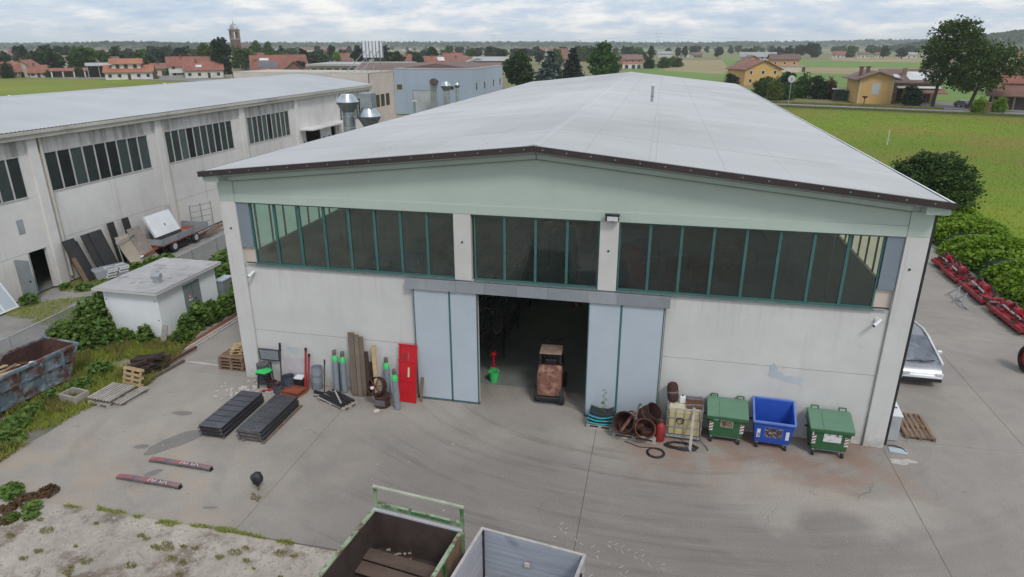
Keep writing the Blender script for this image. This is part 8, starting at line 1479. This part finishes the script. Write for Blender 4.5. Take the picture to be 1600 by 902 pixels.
# thin weed growing out of the turquoise sacks
t = thing('thin_weed', (14.62, -.62, .5), 'thin weed with a few dark leaves rising from the turquoise sacks', 'plant'); MB().path([(0, 0, 0), (.03, 0, .3), (-.02, .02, .6), (.05, 0, .95)], .008, 5).build('stem', M['weed'], t)
rng = np.random.default_rng(3); P = np.array([(.07 * math.cos(i * 2.1), .05 * math.sin(i * 2.1), .05 + i * .085) for i in range(11)]); mesh_obj('leaves', quads_mesh('leaves', leaf_cards(P, .12, rng, .5), M['weed']), t)
# grass: blades in tufts
def grass(name, pts, hgt, wid, seed, lm, lab, parent=None, cat='grass'):
    rng = np.random.default_rng(seed); n = len(pts); a = rng.uniform(0, 6.283, n); h = hgt * rng.uniform(.45, 1.3, n); lean = rng.uniform(.1, .7, n) * h; b = rng.uniform(0, 6.283, n)
    base = np.array(pts, float); w2 = wid * .5; dx_ = np.cos(a) * w2; dy_ = np.sin(a) * w2; V = np.empty((n, 4, 3))
    V[:, 0] = base + np.stack([-dx_, -dy_, 0 * dx_], 1); V[:, 1] = base + np.stack([dx_, dy_, 0 * dx_], 1)
    mid = base + np.stack([np.cos(b) * lean * .45, np.sin(b) * lean * .45, h * .62], 1); V[:, 2] = mid + np.stack([dx_ * .8, dy_ * .8, 0 * dx_], 1); V[:, 3] = base + np.stack([np.cos(b) * lean, np.sin(b) * lean, h], 1)
    return tag(mesh_obj(name, quads_mesh(name, V.reshape(-1, 3), M[lm])), lab, cat, kind='stuff')
rng = np.random.default_rng(17)
def area_pts(fn, x0, x1, y0, y1, n, clump=0.0):
    out = []
    while len(out) < n:
        x = rng.uniform(x0, x1, 20000); y = rng.uniform(y0, y1, 20000); m_ = fn(x, y); out += list(zip(x[m_], y[m_], np.full(m_.sum(), -.06)))
    return out[:n]
xlv = np.vectorize(xl)
nz = lambda x, y, f: np.sin(x * f + 1.3 * np.sin(y * f * .7)) * np.cos(y * f * 1.1 + 2 * np.sin(x * f * .4))
lot = lambda x, y: (x < np.interp(y, [-8.5, -7, -5.4, -4, -3.3, -2.5, -2, -1, 0, .9, 2.5, 4.4, 6.4, 62], [-4.6, -4.45, -4.4, -4.45, -4.3, -3.65, -3.45, -3.55, -3.8, -4.05, -4.55, -5.1, -5.4, -5.4])) & (x > -9.7) & (nz(x, y, 1.3) > -.55 + .15 * rng.normal(size=x.shape)) & ~((x > -8.75) & (x < -5.88) & (y > 2.45) & (y < 6.6))
grass('grass', area_pts(lot, -9.7, -3.3, -9, 8, 42000), .24, .028, 1, 'grass', 'long green and yellow grass on the strip between the skip and the yard')
grass('grass', area_pts(lambda x, y: lot(x, y) & (nz(x, y, 2.1) > .2), -9.7, -3.3, -9, 2, 12000), .30, .03, 2, 'grass_dry', 'taller yellowish grass on the strip beside the yard')
edge_f = lambda x, y: (np.abs(y + 8.40 - .05 * np.sin(x * 1.7)) < .06 + .05 * np.sin(x * 2.9) + .05 * nz(x, y, 5.0)) & (nz(x, y, 3.1) > -.45)
grass('edge_grass', area_pts(edge_f, -.6, 6.9, -9, -8, 4200), .11, .02, 3, 'grass', 'thin line of grass along the edge of the concrete above the gravel')
tuft_c = [(rng.uniform(-7, 8.5), rng.uniform(-13, -8.8), rng.uniform(.04, .26) ** 1.1) for _ in range(150)]; tp_ = []
for x, y, r_ in tuft_c:
    for _ in range(int(500 * r_)): a = rng.uniform(0, 6.28); q = r_ * math.sqrt(rng.uniform()); tp_.append((x + q * math.cos(a), y + q * math.sin(a) * .6, 0))
grass('gravel_tufts', tp_, .07, .02, 4, 'grass_dry', 'small dry tufts scattered over the pale gravel')
verge = lambda x, y: ((np.abs(x + 9.4 + .05 * y) < .45) | ((x < -11.8) & (x > -14.0) & (nz(x, y, .9) > .1)) | ((x < -14.0) & (x > -16.9) & (nz(x, y, .8) > .15))) & (y < 15) & ~((x > -8.9) & (y > 2) & (y < 7))
grass('lane_grass', area_pts(verge, -16.9, -8.9, 2, 15, 16000), .11, .03, 5, 'grass', 'short grass growing in patches along the lane and wall')
# road verge grass across the field, coarse
vg = lambda x, y: np.abs((y - 142.2) + (x - 38) * .335) < 2.3
grass('verge_grass', [(a, b, -.08) for a, b, c in area_pts(vg, 38, 96, 118, 145, 16000)], .22, .12, 6, 'verge_blade', 'rough grass verge between the meadow and the road')
vg2 = lambda x, y: np.abs((y - 151.2) + (x - 38) * .335) < 1.2
grass('verge_grass', [(a, b, -.08) for a, b, c in area_pts(vg2, 36, 74, 134, 155, 7000)], .45, .14, 7, 'grass_dry', 'rough grass on the far side of the road by the gardens')
mf = lambda x, y: (nz(x, y, .35) + .4 * nz(x, y, 1.3) > -2) & (x > 40 + 0 * y) & (y < 141 - (x - 40) * .32)
grass('meadow_tufts', [(a, b, -.10) for a, b, c in area_pts(mf, 40, 118, 22, 141, 62000)], .15, .055, 8, 'meadow_blade', 'tufts of taller grass scattered over the bright meadow')
# pebbles on the gravel
pb = MB(); rr = random.Random(41)
for i in range(3600):
    x, y = rr.uniform(-8, 8.9), -8.55 - abs(rr.gauss(0, 2.2)); s = rr.uniform(.012, .045) * (1.8 if rr.random() < .05 else 1); z = s * .3
    a = rr.uniform(0, 3.1); ca, sa = math.cos(a) * s, math.sin(a) * s; pb.add([(x + ca, y + sa, 0), (x - sa, y + ca, 0), (x - ca * .8, y - sa * .9, 0), (x + sa, y - ca, 0), (x + ca * .1, y, z * 1.7)], [(0, 1, 4), (1, 2, 4), (2, 3, 4), (3, 0, 4)])
tag(pb.build('pebbles', M['pebble'], smooth=False), 'pale pebbles strewn over the gravel patch', 'pebbles', kind='stuff')
# straw and grit on the slabs
gb_ = MB()
for i in range(900):
    x, y = rr.uniform(-3.5, 30), rr.uniform(-13, -.5); s = rr.uniform(.006, .02) * (2 if rr.random() < .06 else 1); a = rr.uniform(0, 3.1); ca, sa = math.cos(a) * s, math.sin(a) * s; gb_.add([(x + ca * 2, y + sa * 2, .003), (x - sa, y + ca, .003), (x - ca * 2, y - sa * 2, .003), (x + sa, y - ca, .003), (x, y, .003 + s * .8)], [(0, 1, 4), (1, 2, 4), (2, 3, 4), (3, 0, 4)])
tag(gb_.build('grit', M['pebble'], smooth=False), 'grit scattered over the concrete yard', 'grit', kind='stuff')
# ------------------------------------------------------------------ far trees, hills
rr = random.Random(101); cnt = 0; grp = 'distant trees on the plain'
rows = [(-50, -36, 370, 800, 44), (-36, -20, 390, 820, 40), (-20, -6, 480, 900, 34), (-9, 2, 620, 1000, 22), (2, 10, 820, 1300, 26), (10, 20, 820, 1400, 34), (18, 32, 640, 1100, 38), (-50, 32, 1100, 2200, 46)]
for a0, a1, d0, d1, n_ in rows:
    for _ in range(n_):
        az = rr.uniform(a0, a1); d = rr.uniform(d0, d1); x = CAM.x + d * math.sin(R(az)); y = CAM.y + d * math.cos(R(az))
        if 5 < x < 320 and y < 800: continue
        tree(rr.choice(('farA', 'farA', 'farB', 'farC')), x, y, rr.uniform(9, 16), rr.uniform(7, 13), rr.choice(('leaf_dark', 'leaf_conifer', 'leaf_mid', 'leaf_dark2', 'leaf_mid')), 'distant tree standing between the far village houses', name='distant_tree', group=grp); cnt += 1
for (x, y, w_, h_) in ((136.9, 788.3, 13, 11.8), (146.7, 789.6, 14, 13.1), (157.5, 791.1, 14, 14.1), (170.9, 792.9, 19, 15.4), (229.7, 747.3, 10, 11.8), (246, 745, 14, 11), (-402.4, 350.3, 9, 10.6), (-379.1, 341.1, 11, 13.6), (-388.0, 366.9, 11, 13.7), (-435.6, 425.0, 11, 13.8), (-495.4, 623.9, 9, 15.2), (-350, 345, 12, 10), (-330, 352, 11, 9), (-410, 370, 12, 11), (-253.7, 735.8, 11, 9.6), (-244.5, 737.0, 10, 9.5), (-213.8, 741.1, 10, 12.2), (-268, 730, 12, 8)):
    tree(rr.choice(('farA', 'farB')), x, y, w_, h_, rr.choice(('leaf_conifer', 'leaf_dark')), 'distant tree standing between the far village houses', name='distant_tree', group=grp)
PX = 1031.1
def ridge(name, prof, dist, width, m, seed, lab=None, blobs=0):
    """a long low hill: crest height follows prof (image column -> height in px over the horizon) at distance dist"""
    rng = np.random.default_rng(seed); az0 = -0.2164; v = []; f = []; us = np.linspace(prof[0][0], prof[-1][0], 90); nr = 9
    for j, u_ in enumerate(us):
        a = math.atan2(u_ - 800, PX / math.cos(.353)) + az0; h = np.interp(u_, [p[0] for p in prof], [p[1] for p in prof]); d = dist / math.cos(math.atan2(u_ - 800, PX)); crest = 12.8 + h * d / PX + rng.normal(0, .35) * dist / 2500
        for i in range(nr): q = i / (nr - 1); dd = d + (q - .5) * width; z = -1 + (crest + 1) * math.sin(math.pi * q) ** .8; v.append((CAM.x + dd * math.sin(a), CAM.y + dd * math.cos(a), z))
    for j in range(len(us) - 1):
        for i in range(nr - 1): a = j * nr + i; f.append((a, a + nr, a + nr + 1, a + 1))
    mb = MB(); mb.v = v; mb.f = f; o = tag(mb.build(name, m), kind='structure')
    if blobs:
        V = np.array(v).reshape(len(us), nr, 3); P = []
        for _ in range(blobs): j = rng.uniform(0, len(us) - 1.01); i = rng.uniform(.8, 4.6); j0 = int(j); i0 = int(i); p = V[j0, i0] * (1 - (i - i0)) + V[j0, i0 + 1] * (i - i0); p2 = V[j0 + 1, i0] * (1 - (i - i0)) + V[j0 + 1, i0 + 1] * (i - i0); P.append(p * (1 - (j - j0)) + p2 * (j - j0))
        P = np.array(P); k = 7; S = dist / 2500; Q = np.repeat(P, k, axis=0) + rng.normal(size=(len(P) * k, 3)) * np.array([7, 7, 2.6]) * S * .8 + np.array([0, 0, 4.5 * S]); tag(mesh_obj('far_woods', quads_mesh('far_woods', leaf_cards(Q, 8.5 * S, rng, .1), M['leaf_dark'])), lab, 'woods', kind='stuff')
ridge('hills', [(-300, 2), (0, .3), (40, .8), (90, 1), (200, 1.2), (320, 1), (460, .6), (600, 1.2), (760, 1.4), (900, 1.2), (1000, .2), (1100, .2), (1200, .5), (1300, 1.8), (1400, 3.4), (1500, 3.4), (1700, 3)], 2900, 1000, M['hill'], 1, 'far wooded ridge all along the horizon', 2600)
ridge('hills', [(-300, 0), (0, -5), (100, .5), (160, 2.6), (240, 2.4), (330, -1), (420, -6)], 1900, 500, M['hill'], 4, 'wooded rise behind the far left villages', 600)
ridge('hills', [(960, -8), (1040, -3), (1100, 1), (1140, 5.2), (1165, 5.6), (1190, 3.5), (1230, 0), (1300, -6)], 3900, 600, M['hill'], 2)
ridge('hills', [(1380, -6), (1440, 1), (1500, 5), (1550, 10), (1600, 15), (1700, 20), (1900, 22)], 1500, 500, M['hill'], 3, 'wooded hill rising at the right edge', 1500)
# ------------------------------------------------------------------ air: thin haze over the plain
me = bpy.data.meshes.new('haze'); b_ = MB().box(-4750, -480, -1.4, 4750, 4450, 70); me.from_pydata(b_.v, [], b_.f); hm_ = bpy.data.materials.new('haze_air'); hm_.use_nodes = True; ht = hm_.node_tree; ht.nodes.clear()
ho_ = nn(ht, 'ShaderNodeOutputMaterial'); pv = nn(ht, 'ShaderNodeVolumePrincipled'); pv.inputs['Color'].default_value = (0.93, 0.965, 1.0, 1); pv.inputs['Density'].default_value = 0.00016; pv.inputs['Anisotropy'].default_value = 0.2
ht.links.new(pv.outputs[0], ho_.inputs['Volume']); me.materials.append(hm_); tag(mesh_obj('haze', me), kind='stuff')
